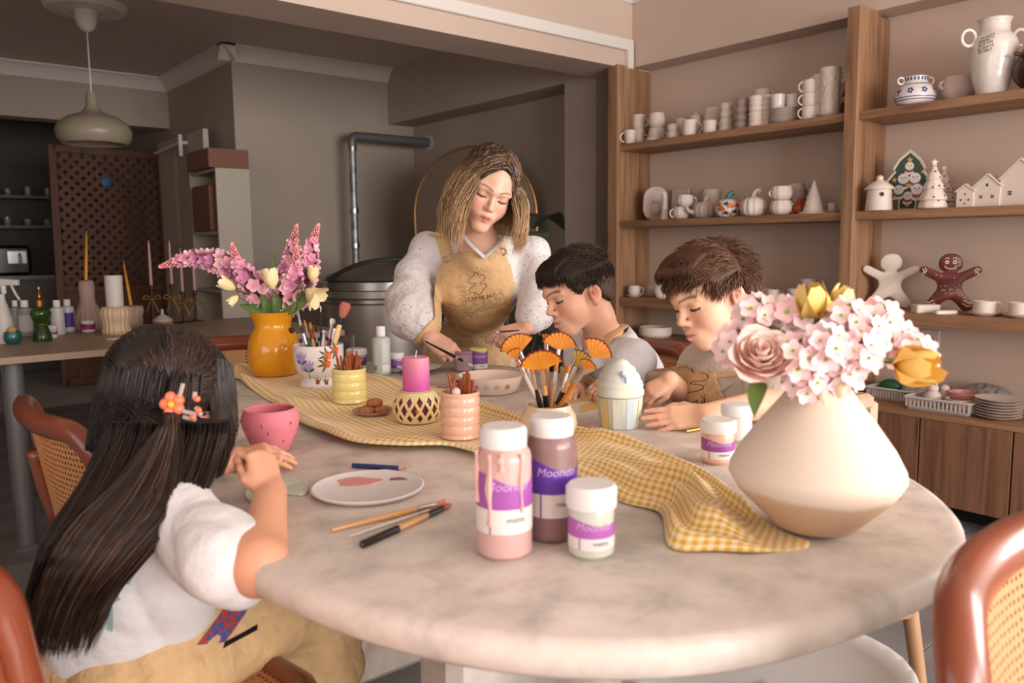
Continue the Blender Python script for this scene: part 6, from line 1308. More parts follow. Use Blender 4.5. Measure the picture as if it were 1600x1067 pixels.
def ribbed(label, x, y, prof, m, n=18):
    p = st(x, y, prof[1][0]*.8); t = thing('ribbed_vase', label, 'vase', p); b = B(); b.lathe(prof, 108, wob=lambda a, z: 1+.075*abs(math.sin(a*n/2))-.03); b.obj('body', m, t, 180); return p
M_rib = mat('ribbed_mauve', (168, 142, 130), .5); M_ribc = mat('ribbed_cream', (206, 180, 148), .35, coat=.3)
p1 = ribbed('tall ribbed mauve bottle vase holding a gold taper', 140, 517, [(.001, 0), (.06, 0), (.066, .01), (.066, .045), (.055, .085), (.036, .12), (.03, .15), (.033, .2), (.03, .228), (.02, .234), (.001, .234)], M_rib)
p2 = ribbed('cream ribbed vase carrying the white pillar candle', 183, 524, [(.001, 0), (.055, 0), (.058, .02), (.052, .04), (.056, .065), (.062, .09), (.058, .115), (.05, .125), (.001, .125)], M_ribc)
p3 = ribbed('small ribbed mauve vase right of the cream one', 207, 512, [(.001, 0), (.046, 0), (.048, .03), (.046, .05), (.054, .08), (.05, .1), (.04, .105), (.001, .105)], M_rib)
def taper(label, base, tip, m, r=.009, name='taper_candle'):
    t = thing(name, label, 'candle', base); d = np.array(tip)-base; b = B(); b.tube([(0, 0, 0), tuple(d*.5), tuple(d*.94), tuple(d)], [r, r*.85, r*.55, r*.15], 12); b.obj('wax', m, t); b = B(); b.tube([tuple(d), tuple(d*1.03)], .0012, 5); b.obj('wick', M_hwhite, t)
M_goldc = mat('gold_wax', (206, 146, 62), .3, metal=.6)
taper('tall gold taper candle in the tall ribbed vase', p1+np.array([0, 0, .2345]), pd(135, 363, np.dot(p1-CAM, _f)), M_goldc); taper('short gold taper candle behind the white pillar candle', p3+np.array([0, 0, .1055]), pd(193, 410, np.dot(p3-CAM, _f)), M_goldc)
b = B(); b.lathe([(.001, 0), (.036, 0), (.036, .134), (.034, .137), (.001, .136)], 40); tag1(b, 'white_candle', mat('white_wax', (206, 200, 194), .45, sss=.1), 'thick white pillar candle on the cream ribbed vase', 'candle', p2+np.array([0, 0, .1255]))
b = B(); b.lathe([(.001, 0), (.078, 0), (.08, .006), (.001, .006)], 40); pq_ = st(186, 531, .07); b2 = tag1(b, 'round_tray', mat('tray_white', (196, 188, 184), .4), 'thin white coaster at the table edge before the cream ribbed vase', 'coaster', (pq_[0]-.01, pq_[1]-.035, .7503)); b2.scale = (.6, .28, 1)
M_br = mat('holder_bronze', (70, 50, 36), .4, metal=.6); M_gb = mat('gold_ribbon', (206, 160, 84), .35, metal=.5); M_ptap = mat('pink_wax', (176, 134, 134), .45)
for k, (x, yb_, yt, ym) in enumerate(((240, 505, 377, 445), (272, 506, 378, 443), (288, 504, 390, 455), (307, 502, 390, 453))):
    p = st(x, yb_); dd = float(np.dot(p-CAM, _f)); ptop = pd(x-1, ym, dd); w = ['first from the left', 'second from the left', 'third from the left', 'farthest right'][k]
    t = thing('candlestick', 'bronze candlestick with a gold bow, '+w+' of four', 'candlestick', p, group='bronze candlesticks with bows'); h = ptop[2]-p[2]
    b = B(); b.lathe([(.001, 0), (.034, 0), (.034, .004), (.008, .01), (.006, .03), (.006, h-.03), (.011, h-.025), (.012, h), (.001, h)], 20); b.obj('stand', M_br, t)
    b = B(); zz = h*.62
    for s_ in (-1, 1):
        b.tube(sm([(0, 0, zz), tuple(_r0*s_*.03+np.array([0, 0, zz+.022])), tuple(_r0*s_*.042+np.array([0, 0, zz+.004])), (0, 0, zz)], 5), .0065, 6, flat=.4); b.tube(sm([(0, 0, zz), tuple(_r0*s_*.018+np.array([0, 0, zz-.03])), tuple(_r0*s_*.03+np.array([0, 0, zz-.065]))], 5), .0055, 6, flat=.4)
    b.obj('gold_bow', M_gb, t)
    taper('dusty pink taper candle in the candlestick '+w, p+np.array([0, 0, h+.0005]), np.array([p[0], p[1], pd(x-2, yt, dd)[2]]), M_ptap, .0085)
p = st(255, 514, .035); t = thing('cone_lid_pot', 'terracotta pot with a grey cone lid before the candlesticks', 'pot', p); b = B(); b.lathe([(.001, 0), (.044, 0), (.046, .004), (.045, .036), (.001, .036)], 36); b.obj('base', mat('terracotta', (160, 98, 82), .6), t); b = B(); b.lathe([(.045, .0362), (.044, .042), (.024, .058), (.009, .066), (.006, .075), (.007, .09), (.001, .094)], 36); b.obj('cone_lid', mat('grey_lid', (176, 174, 170), .5), t)
b = B(); b.box((0, 0, .12), (.2, .3, .24), .01); tag1(b, 'storage_box', mat('grey_box', (150, 146, 144), .6), 'grey storage box on the floor under the left end of the side table', 'box', (.02, 3.3, .0012))
# ================================================================== PEOPLE: sculpting tools
def V(*a): return np.array(a, float)
def unit(v): v = np.asarray(v, float); return v/(np.linalg.norm(v)+1e-12)
class Fr:
    """local frame: x forward, y left, z up"""
    def __init__(s, o, X, Z): s.o = np.asarray(o, float); s.X = unit(X); s.Y = unit(np.cross(Z, s.X)); s.Z = np.cross(s.X, s.Y); s.R = np.c_[s.X, s.Y, s.Z]
    def p(s, x, y, z): return s.o+s.R @ V(x, y, z)
    def d(s, x, y, z): return s.R @ V(x, y, z)
    def loc(s, P): return (np.asarray(P)-s.o) @ s.R
class Sculpt:
    """smooth union of round cones and ellipsoids, turned into one continuous mesh by surface nets"""
    def __init__(s): s.q = []
    def cone(s, a, b, ra, rb, k=.015, op='u'):
        a, b = np.asarray(a, float), np.asarray(b, float); r = max(ra, rb); s.q.append(('c', a, b, ra, rb, k, op, np.minimum(a, b)-r, np.maximum(a, b)+r)); return s
    def chain(s, pts, rs, k=.015, op='u'):
        for i in range(len(pts)-1): s.cone(pts[i], pts[i+1], rs[i], rs[i+1], k, op)
        return s
    def ell(s, c, r, R=None, k=.015, op='u'):
        c = np.asarray(c, float); R = np.eye(3) if R is None else R; e = np.abs(R) @ np.asarray(r); s.q.append(('e', c, np.asarray(r, float), R, None, k, op, c-e, c+e)); return s
    def fn(s, f, lo, hi, k=.004, op='i'): s.q.append(('f', f, None, None, None, k, op, np.asarray(lo), np.asarray(hi))); return s
    def build(s, h, post=None, pad=.012):
        U = [q for q in s.q if q[6] == 'u']; lo = np.min([q[7] for q in U], 0)-pad; hi = np.max([q[8] for q in U], 0)+pad
        n = np.ceil((hi-lo)/h).astype(int)+1; F = np.full(n, .25, np.float32); ax = [(lo[i]+h*np.arange(n[i])).astype(np.float32) for i in range(3)]
        for q in s.q:
            k = q[5]; m = k+4*h+(pad if q[6] == 'u' else 0)
            i0 = np.maximum(0, np.floor((q[7]-m-lo)/h).astype(int)); i1 = np.minimum(n, np.ceil((q[8]+m-lo)/h).astype(int)+1)
            if np.any(i1 <= i0): continue
            sl = tuple(slice(a, b) for a, b in zip(i0, i1)); x = ax[0][sl[0]][:, None, None]; y = ax[1][sl[1]][None, :, None]; z = ax[2][sl[2]][None, None, :]
            if q[0] == 'c':
                a, b, ra, rb = q[1], q[2], q[3], q[4]; d = (b-a); L2 = max(d @ d, 1e-9); px, py, pz_ = x-a[0], y-a[1], z-a[2]
                t = np.clip((px*d[0]+py*d[1]+pz_*d[2])/L2, 0, 1); D = np.sqrt((px-t*d[0])**2+(py-t*d[1])**2+(pz_-t*d[2])**2)-(ra+t*(rb-ra))
            elif q[0] == 'e':
                c, r, R = q[1], q[2], q[3]; px, py, pz_ = x-c[0], y-c[1], z-c[2]; k0 = 0; k1 = 0
                for i in range(3): w = px*R[0, i]+py*R[1, i]+pz_*R[2, i]; k0 = k0+(w/r[i])**2; k1 = k1+(w/r[i]**2)**2
                k0 = np.sqrt(k0); D = k0*(k0-1)/(np.sqrt(k1)+1e-6)
            else: D = q[1](x, y, z)
            A = F[sl]
            if q[6] == 'u': hh = np.maximum(k-np.abs(A-D), 0)/k; F[sl] = np.minimum(A, D)-hh*hh*k*.25
            else:
                if q[6] == 's': D = -D
                hh = np.maximum(k-np.abs(A-D), 0)/k; F[sl] = np.maximum(A, D)+hh*hh*k*.25
        if post is not None: F = post(F, ax)
        return nets(F, lo, h)
def band(F, ax, w):
    """points of the grid within w of the surface"""
    I = np.nonzero(np.abs(F) < w); return I, np.stack([ax[0][I[0]], ax[1][I[1]], ax[2][I[2]]], 1)
def nets(F, lo, h):
    ins = F < 0; c = np.zeros(np.array(F.shape)-1, np.int8)
    for i in (0, 1):
        for j in (0, 1):
            for k in (0, 1): c += ins[i:ins.shape[0]-1+i, j:ins.shape[1]-1+j, k:ins.shape[2]-1+k]
    I = np.nonzero((c > 0) & (c < 8)); idx = np.full(c.shape, -1, np.int32); idx[I] = np.arange(len(I[0])); acc = np.zeros((len(I[0]), 3)); cnt = np.zeros(len(I[0]))
    cv = {(i, j, k): F[I[0]+i, I[1]+j, I[2]+k] for i in (0, 1) for j in (0, 1) for k in (0, 1)}
    for a in range(3):
        for u in (0, 1):
            for v in (0, 1):
                p = [0, 0, 0]; o = [q for q in range(3) if q != a]; p[o[0]] = u; p[o[1]] = v; q = list(p); q[a] = 1
                A, Bv = cv[tuple(p)], cv[tuple(q)]; m = (A < 0) != (Bv < 0); t = np.where(m, A/np.where(m, A-Bv, 1), 0); P = np.zeros((len(A), 3)); P[:, o[0]] = u; P[:, o[1]] = v; P[:, a] = t; acc[m] += P[m]; cnt[m] += 1
    v = lo+h*(np.stack(I, 1)+acc/cnt[:, None]); f = []
    for a in range(3):
        b_, c_ = (a+1) % 3, (a+2) % 3; s0 = [slice(None)]*3; s1 = [slice(None)]*3; s0[a] = slice(0, -1); s1[a] = slice(1, None)
        E = np.nonzero(ins[tuple(s0)] != ins[tuple(s1)]); P = np.stack(E, 1); ok = (P[:, b_] > 0) & (P[:, c_] > 0) & (P[:, b_] < c.shape[b_]) & (P[:, c_] < c.shape[c_]); P = P[ok]
        st_ = ins[tuple(P.T)]; Q = []
        for db, dc in ((-1, -1), (0, -1), (0, 0), (-1, 0)):
            R = P.copy(); R[:, b_] += db; R[:, c_] += dc; Q.append(idx[tuple(R.T)])
        Q = np.stack(Q, 1); Q[~st_] = Q[~st_][:, ::-1]; f.append(Q[(Q >= 0).all(1)])
    return v, np.concatenate(f)
def np_mesh(name, v, f, mats, col=None, smooth=True):
    me = bpy.data.meshes.new(name); me.vertices.add(len(v)); me.vertices.foreach_set('co', np.asarray(v, np.float32).ravel()); me.loops.add(f.size); me.loops.foreach_set('vertex_index', f.ravel().astype(np.int32))
    me.polygons.add(len(f)); me.polygons.foreach_set('loop_start', np.arange(0, f.size, f.shape[1], dtype=np.int32)); me.update(calc_edges=True); me.validate()
    for m in (mats if isinstance(mats, (list, tuple)) else [mats]): me.materials.append(m)
    if smooth: me.polygons.foreach_set('use_smooth', [True]*len(me.polygons))
    if col is not None: set_col(me, col)
    return me
# ------------------------------------------------------------------ heads and hands
def img_frame(eye, yaw, pitch, roll, fwd):
    """head frame with the point `fwd` ahead of its origin at `eye`; yaw turns to image right, 0 looks at the viewer"""
    y, p, r = [math.radians(q) for q in (yaw, pitch, roll)]; bk = -_f
    f0 = math.cos(y)*bk+math.sin(y)*_r; f1 = math.cos(p)*f0-math.sin(p)*_u; u1 = math.cos(p)*_u+math.sin(p)*f0; l1 = np.cross(u1, f1); u2 = math.cos(r)*u1+math.sin(r)*l1
    return Fr(np.asarray(eye)-f1*fwd, f1, u2)
def head(S, h, s=1., kid=False, ears=(1, -1), lids=1.):
    E = lambda c, r, k=.012, op='u': S.ell(h.p(*[q*s for q in c]), [q*s for q in r], h.R, k*s, op)
    C = lambda a, b, ra, rb, k=.012, op='u': S.cone(h.p(*[q*s for q in a]), h.p(*[q*s for q in b]), ra*s, rb*s, k*s, op)
    E((-.012, 0, .035), (.095, .075, .08)); E((.035, 0, .035), (.052, .062, .055), .03); E((.036, 0, -.028), (.05, .057, .062), .03)
    jz = -.091 if kid else -.095; jx = .066 if kid else .072
    for g in (1, -1):
        C((-.005, g*.046, -.05), (jx-.008, g*.012, jz), .02, .017, .03); E((.056, g*.036, -.034), (.026, .024, .026) if kid else (.025, .022, .024), .03)
    E((jx, 0, jz), (.017, .018, .014), .025)
    C((.094, 0, .024), (.08, 0, .05), .01, .012, .03)
    if kid: C((.090, 0, .002), (.107, 0, -.027), .0065, .0085, .014); E((.107, 0, -.029), (.0088, .0095, .008), .006)
    else: C((.090, 0, .006), (.110, 0, -.028), .0065, .0085, .014); E((.110, 0, -.031), (.009, .0095, .0085), .006)
    for g in (1, -1): E((.098, g*.010, -.034), (.0095, .0062, .0062), .006); E((.103, g*.0065, -.0405), (.004, .003, .003), .003, 's')
    E((.076, 0, -.062), (.024, .028, .018), .02)
    for g in (1, -1):
        E((.102, g*.033, .003), (.016, .019, .010), .018, 's'); E((.0725, g*.032, .0), (.0155, .0155, .0135), .004); C((.095, g*.012, .0175), (.078, g*.05, .0185), .006, .005, .016)
        C((.1005, g*.003, -.0575), (.088, g*.021, -.0625), .0042, .0022, .005); C((.0985, 0, -.069), (.087, g*.018, -.066), .0055, .0025, .006); C((.108, 0, -.0632), (.094, g*.021, -.0635), .0016, .0012, .003, 's')
    for g in ears:
        E((-.012, g*.074, -.012), (.019, .007, .031), .006); E((-.005, g*.083, -.006), (.0115, .009, .019), .004, 's'); E((-.006, g*.076, -.012), (.004, .005, .008), .004); E((-.006, g*.073, -.038), (.008, .006, .009), .006)
def face_paint(v, col, h, s, skin, kid, brow=(60, 44, 36), lip=None, blush=.5):
    L = h.loc(v)/s; near = (np.abs(L) < .16).all(1); x, y, z = L[:, 0], np.abs(L[:, 1]), L[:, 2]; fr = near & (x > .03)
    def mixc(w, c): w = np.clip(w, 0, 1)[:, None]*fr[:, None]; col[:] = col*(1-w)+np.array(lc(c))*w
    mixc(np.exp(-(((y-.042)/.02)**2+((z+.03)/.018)**2))*blush, (214, 128, 112)); mixc(np.exp(-((y/.012)**2+((z+.03)/.012)**2+((x-.108)/.012)**2))*.3, (214, 130, 116))
    lipm = np.exp(-(((y)/.019)**4+((z+.0635)/.0085)**4))*(x > .084); mixc(lipm*.85, lip or (188, 104, 96)); mixc(np.exp(-((y/.022)**4+((z+.0635)/.0018)**2))*(x > .084)*.9, (110, 50, 46))
    bz = .019+.006*np.sin(np.clip((y-.012)/.04, 0, 1)*pi*.8); mixc(np.exp(-(((z-bz)/.0032)**2))*((y > .011) & (y < .052))*.85, brow)
    mixc(np.exp(-(((z+.0065+.05*(y-.032)**2*10)/.0022)**2))*((y > .017) & (y < .047))*(x > .05)*.95, (36, 26, 24)); mixc(np.exp(-(((y-.032)/.016)**2+((z-.004)/.007)**2))*.25, (190, 130, 116))
    return col
def hand(S, w, dirv, back, right, s=1., curl=(.5, .7, .8, .9), thumb=.5, spread=.06):
    """five separate bent fingers on a palm; dirv points along the fingers, back out of the back of the hand"""
    x = unit(dirv); z = unit(np.asarray(back)-x*(np.asarray(back) @ x)); y = np.cross(z, x)*(1 if right else -1); P = lambda a, b, c: np.asarray(w)+s*(x*a+y*b+z*c)
    yy = (.026, .009, -.008, -.024); ln = (.070, .078, .073, .058); rr = (.0088, .009, .0086, .0076)
    for i in range(4):
        kx = .086-.004*abs(i-1)-(.006 if i == 3 else 0); S.cone(P(.0, yy[i]*.55, 0), P(kx, yy[i], .002), .0145*s, .0112*s, .012*s)
        p = P(kx, yy[i], 0); a = 0.; sp = (1.5-i)*spread
        for j, fr in enumerate((.45, .3, .25)):
            a += curl[i]*(1., 1.1, .7)[j]; d = x*math.cos(a)*math.cos(sp)+y*math.sin(sp)*math.cos(a)-z*math.sin(a); q = p+d*ln[i]*fr*s; S.cone(p, q, rr[i]*s*(1-.08*j), rr[i]*s*(.93-.1*j), .0035*s); p = q
    S.ell(P(.045, .002, -.006), (.042*s, .034*s, .015*s), np.c_[x, y, z], .014*s)
    t = thumb; q0, q1, q2, q3 = P(.012, .02, -.006), P(.042, .042-.006*t, -.012-.012*t), P(.07, .05-.022*t, -.016-.022*t), P(.092, .05-.036*t, -.016-.034*t)
    S.cone(q0, q1, .015*s, .0115*s, .012*s); S.cone(q1, q2, .0105*s, .0095*s, .004*s); S.cone(q2, q3, .0095*s, .0075*s, .004*s)
    return P
# ------------------------------------------------------------------ hair
class Hair:
    def __init__(s): s.v = []; s.f = []; s.c = []; s.n = 0
    def strand(s, P, r0, r1, c0, c1, mid=None):
        P = np.asarray(P, float); m = len(P); T = np.gradient(P, axis=0); T /= np.linalg.norm(T, axis=1)[:, None]+1e-9
        ref = np.tile(V(.31, .17, .93), (m, 1)); A = np.cross(T, ref); A /= np.linalg.norm(A, axis=1)[:, None]+1e-9; Bn = np.cross(T, A); q = np.linspace(0, 1, m)
        r = (r0+(r1-r0)*q)*np.minimum(1, 1.15-q**6); an = [0, 2.094, 4.189]; ring = np.stack([P+r[:, None]*(math.cos(a)*A+math.sin(a)*Bn) for a in an], 1).reshape(-1, 3)
        i = np.arange(m-1)[:, None]*3; j = np.array([[0, 1, 4, 3], [1, 2, 5, 4], [2, 0, 3, 5]]); s.f.append((i[:, :, None]+j[None]).reshape(-1, 4)+s.n); s.v.append(ring); s.n += 3*m
        c0, c1 = np.asarray(c0), np.asarray(c1); cc = c0+(c1-c0)*(q[:, None] if mid is None else np.clip(q[:, None]*1.6-mid, 0, 1)); s.c.append(np.repeat(cc, 3, 0))
    def solid(s, v, f, col): s.v.append(v); s.f.append(f+s.n); s.c.append(np.tile(np.asarray(col), (len(v), 1)) if np.ndim(col) == 1 else col); s.n += len(v)
    def obj(s, parent, m, name='hair'): o = link(name, np_mesh(name, np.concatenate(s.v), np.concatenate(s.f), m, np.concatenate(s.c))); o.parent = parent; return o
def hair_cap(h, s, hl, grow=.008, wav=.0, hx=.004):
    """scalp cover above the hair line hl(x) -> z (local, unit head)"""
    S = Sculpt(); S.ell(h.p(-.012*s, 0, .035*s), (s*(.095+grow+hx), s*(.075+grow), s*(.08+grow)), h.R, .01); S.ell(h.p(.035*s, 0, .035*s), (s*(.052+grow), s*(.062+grow), s*(.055+grow)), h.R, .03*s)
    S.ell(h.p(-.045*s, 0, -.02*s), (s*(.055+grow), s*(.06+grow), s*(.055+grow)), h.R, .02*s)
    R = h.R.astype(np.float32); o = h.o.astype(np.float32); hx_, hz_ = np.array(hl)[:, 0], np.array(hl)[:, 1]
    def cut(x, y, z):
        X = ((x-o[0])*R[0, 0]+(y-o[1])*R[1, 0]+(z-o[2])*R[2, 0])/s; Z = ((x-o[0])*R[0, 2]+(y-o[1])*R[1, 2]+(z-o[2])*R[2, 2])/s
        return (np.interp(X, hx_, hz_)-Z)*s*.8
    S.fn(cut, h.o-.3, h.o+.3, .006*s); return S.build(.0035)
M_skin = vmat('skin', .48, sss=.12, spec=.4)
M_hair = vmat('hair_strands', .42, spec=.5); M_hairm = vmat('hair_matte', .55, spec=.3)
def hlin(c, j=.3): k = random.uniform(1-j, 1+j); return np.array(lc(c))*k
def wrinkle(P, amp, seed, sc=1., dirs=None):
    r = np.random.RandomState(seed); o = np.zeros(len(P))
    for i in range(5):
        d = unit(r.randn(3)) if dirs is None else unit(np.asarray(dirs)+.45*r.randn(3)); fq = sc*(34+17*i); w = r.randn(3)*16; o += (1-2*np.abs(np.sin((P @ d*fq+1.9*np.sin(P @ w)+r.rand()*6)/2))**.8)*(.5+.5*np.sin(P @ r.randn(3)*13+r.rand()*6))/(1+.35*i)
    return amp*o/2.2
def cloth(S, h, m, parent, name, amp=.003, seed=1, sc=1., col=None, dirs=None, uvfn=None):
    def post(F, ax):
        I, P = band(F, ax, .03); F[I] += wrinkle(P, amp, seed, sc, dirs).astype(np.float32); return F
    v, f = S.build(h, post); o = link(name, np_mesh(name, v, f, m, col)); o.parent = parent; return o
def apron_shell(S, h, m, parent, name, region, off=.004, th=.003, amp=.002, seed=3, sc=1., dirs=None):
    """a sheet lying `off` outside the clothes in S, kept where region(P) < 0"""
    def post(F, ax):
        G = np.full(F.shape, .1, np.float32); I, P = band(F, ax, .05); d = F[I]+wrinkle(P, amp, seed, sc, dirs); G[I] = np.maximum(np.abs(d-off)-th, region(P)); return G
    v, f = S.build(h, post, .02); o = link(name, np_mesh(name, v, f, m)); o.parent = parent; return o, (v, f)
def print_on(vf, pts2d, faces, o, ux, uy, dirv, m, parent, name, lift=.0012):
    """drop a flat print onto a sculpted surface along dirv"""
    T = BVHTree.FromPolygons([tuple(q) for q in vf[0]], [tuple(int(i) for i in q) for q in vf[1]]); out = []; last = None
    for x, y in pts2d:
        s_ = o+ux*x+uy*y; hit = T.ray_cast(Vector(s_-unit(dirv)*.25), Vector(unit(dirv)), .6); q = (np.array(hit[0]) if hit[0] is not None else np.array(T.find_nearest(Vector(s_))[0]))-unit(dirv)*lift; out.append(q)
    ok = [p is not None for p in out]; out = [p if p is not None else o for p in out]; faces = [f for f in faces if all(ok[i] for i in f)]
    if not faces: return None
    b = B(); b.add([tuple(p) for p in out], faces); return b.obj(name, m, parent, 0)
def ribbon2d(P, w):
    P = [V(*p) for p in P]; v = []; 
    for i in range(len(P)):
        t = unit(P[min(i+1, len(P)-1)]-P[max(i-1, 0)]); n = V(-t[1], t[0]); v += [tuple(P[i]+n*w), tuple(P[i]-n*w)]
    return v, [(2*i, 2*i+1, 2*i+3, 2*i+2) for i in range(len(P)-1)]
LOGO = [[(.006, .100), (-.004, .104), (-.012, .094), (-.034, .080), (-.04, .066), (-.03, .056), (-.012, .056), (-.012, .048), (-.03, .042), (-.043, .030), (-.04, .018), (-.028, .016), (-.014, .004), (-.006, .0), (.006, .004), (.018, .016), (.034, .03), (.036, .042), (.024, .048), (.012, .046), (.014, .056), (.03, .062), (.038, .074), (.032, .086), (.018, .088)], [(.008, .1), (.008, .092), (.012, .088)]]
def logo(vf, o, ux, uy, dirv, parent, size=1.):
    M_ink = mat('apron_ink', (92, 52, 34), .7)
    for k, L_ in enumerate(LOGO):
        v, f = ribbon2d([(q[0]*size, q[1]*size) for q in sm(L_, 6)], .0011*size); print_on(vf, v, f, o, ux, uy, dirv, M_ink, parent, 'logo_outline')
    v, f = text2d('CLAY ME ART', .024*size); print_on(vf, [(x, y-.016*size) for x, y in v], f, o, ux, uy, dirv, M_ink, parent, 'lettering')
def person(label, v, f, col):
    o = link('person', np_mesh('person', v, f, M_skin, col)); return tag(o, label, 'person')
def base_col(v, skin): c = np.tile(np.array(lc(skin)), (len(v), 1)); n = np.sin(v[:, 0]*60)*np.sin(v[:, 1]*67+1)*np.sin(v[:, 2]*53); return c*(1+.03*n[:, None])
# ================================================================== THE STANDING WOMAN
J = pd
def skin_flush_shade(v, col, pts, c=(206, 128, 108), r=.05):
    for p in pts: w = np.exp(-(np.linalg.norm(v-p, axis=1)/r)**2)[:, None]*(.35 if r > .02 else .8); col[:] = col*(1-w)+np.array(lc(c))*w
M_shirtw = mat('white_cotton', (218, 215, 216), .8, sheen=.2, bump=(14, .38, .03))
M_apron = mat('apron_tan', (214, 178, 132), .8, noise=(60, (206, 170, 124)), bump=(15, .55, .03))
m = mat('eyelet_cotton', (216, 212, 211), .8, sheen=.2, bump=(17, .55, .03)); N, L = nt(m); tc = N.new('ShaderNodeTexCoord'); vr = N.new('ShaderNodeTexVoronoi'); vr.inputs['Scale'].default_value = 78; L.new(tc.outputs['Object'], vr.inputs['Vector'])
mr = N.new('ShaderNodeMapRange'); mr.inputs[1].default_value = .16; mr.inputs[2].default_value = .26; L.new(vr.outputs['Distance'], mr.inputs[0])
n2 = N.new('ShaderNodeTexNoise'); n2.inputs['Scale'].default_value = 9; L.new(tc.outputs['Object'], n2.inputs['Vector']); g2 = N.new('ShaderNodeMath'); g2.operation = 'GREATER_THAN'; g2.inputs[1].default_value = .55; L.new(n2.outputs[0], g2.inputs[0])
mx_ = N.new('ShaderNodeMath'); mx_.operation = 'MAXIMUM'; L.new(mr.outputs[0], mx_.inputs[0]); L.new(g2.outputs[0], mx_.inputs[1])
rp = N.new('ShaderNodeValToRGB'); rp.color_ramp.elements[0].color = lin((168, 146, 138)); rp.color_ramp.elements[1].color = lin((218, 213, 212)); L.new(mx_.outputs[0], rp.inputs[0]); L.new(rp.outputs[0], N['Principled BSDF'].inputs['Base Color']); M_eyelet = m
hW = img_frame(J(770, 308, 2.36), 15, 24, 17, .085); sW = 1.0
S = Sculpt(); head(S, hW, sW, ears=())
nb = J(752, 392, 2.56); S.chain([hW.p(-.022, 0, -.045), hW.p(-.03, 0, -.09), nb], [.05, .047, .056], .03)
shR, shL = J(668, 392, 2.68), J(832, 398, 2.66); chest = J(748, 440, 2.68); waist = J(738, 505, 2.84); pelv = J(734, 560, 2.95)
S.ell(chest, (.13, .10, .13), np.c_[_r, _f, _u], .04); S.cone(shR, shL, .05, .05, .05); S.cone(nb, chest, .06, .09, .05); S.cone(chest, waist, .10, .09, .05); S.ell(pelv, (.16, .11, .14), np.c_[_r, _f, _u], .05)
elR, wrR = J(638, 478, 2.55), J(674, 529, 2.42); elL, wrL = J(846, 476, 2.58), J(822, 512, 2.49)
S.chain([shR, elR, wrR], [.045, .037, .023], .02); S.chain([shL, elL, wrL], [.045, .037, .023], .02)
hand(S, wrR, _r*.62-_u*.42-_f*.35, -_f*.8+_u*.5, True, .88, (.75, 1.0, 1.1, 1.15), .75)
hand(S, wrL, -_r*.8-_u*.25-_f*.2, -_f*.6+_u*.7, False, .88, (.5, .8, .9, 1.0), .6)
for g in (-1, 1):   # legs down to the floor behind the table
    hip = pelv+_r0*.085*g+V(0, 0, -.03); knee = V(hip[0]-.02, hip[1]+.02, .40); S.chain([hip, knee, V(hip[0]+.02, hip[1]+.05, .07)], [.085, .055, .042], .03); S.chain([V(hip[0]+.02, hip[1]+.05, .045), V(hip[0]-.07, hip[1]-.06, .03)], [.042, .028], .02)
v, f = S.build(.0032); col = base_col(v, (226, 180, 156)); face_paint(v, col, hW, sW, None, False, brow=(112, 80, 58), lip=(176, 92, 84), blush=.55); skin_flush_shade(v, col, [wrR+(_r*.05-_u*.03), wrL])
W_ = person('woman in a white eyelet blouse and tan apron leaning over the table with a brush', v, f, col)
# blouse
S = Sculpt(); AX = np.c_[_r, _f, _u]
S.ell(chest, (.145, .112, .14), AX, .04); S.cone(shR, shL, .055, .055, .05); S.cone(nb+_u*-.02, chest, .065, .10, .05); S.cone(chest, waist, .112, .098, .05); S.ell(pelv, (.172, .125, .15), AX, .05)
for x in (712, 778): S.ell(J(x, 446, 2.60), (.058, .05, .056), AX, .05)
S.chain([shR, J(645, 432, 2.62), J(640, 472, 2.555), J(648, 496, 2.50), J(656, 508, 2.465)], [.053, .052, .068, .070, .048], .03)
S.chain([shL, J(848, 432, 2.62), J(846, 468, 2.58), J(836, 488, 2.54), J(828, 500, 2.515)], [.05, .05, .058, .054, .040], .03)
S.cone(J(748, 352, 2.42), J(757, 398, 2.47), .045, .006, .01, 's'); S.cone(nb+_u*.05, nb+_u*-.005, .05, .048, .01, 's')
o_sh = cloth(S, .0045, M_eyelet, W_, 'blouse', .006, 5, 1.15); vfS = (np.array([q.co for q in o_sh.data.vertices]), [tuple(p.vertices) for p in o_sh.data.polygons])
b = B(); cl = [J(722, 362, 2.50), J(730, 376, 2.475), J(744, 390, 2.465), J(757, 402, 2.475)]; b.tube(sm(cl, 6), .007, 8, flat=.6); cl = [J(786, 368, 2.53), J(778, 382, 2.495), J(768, 392, 2.478), J(757, 402, 2.475)]; b.tube(sm(cl, 6), .007, 8, flat=.6); b.obj('collar', M_shirtw, W_)
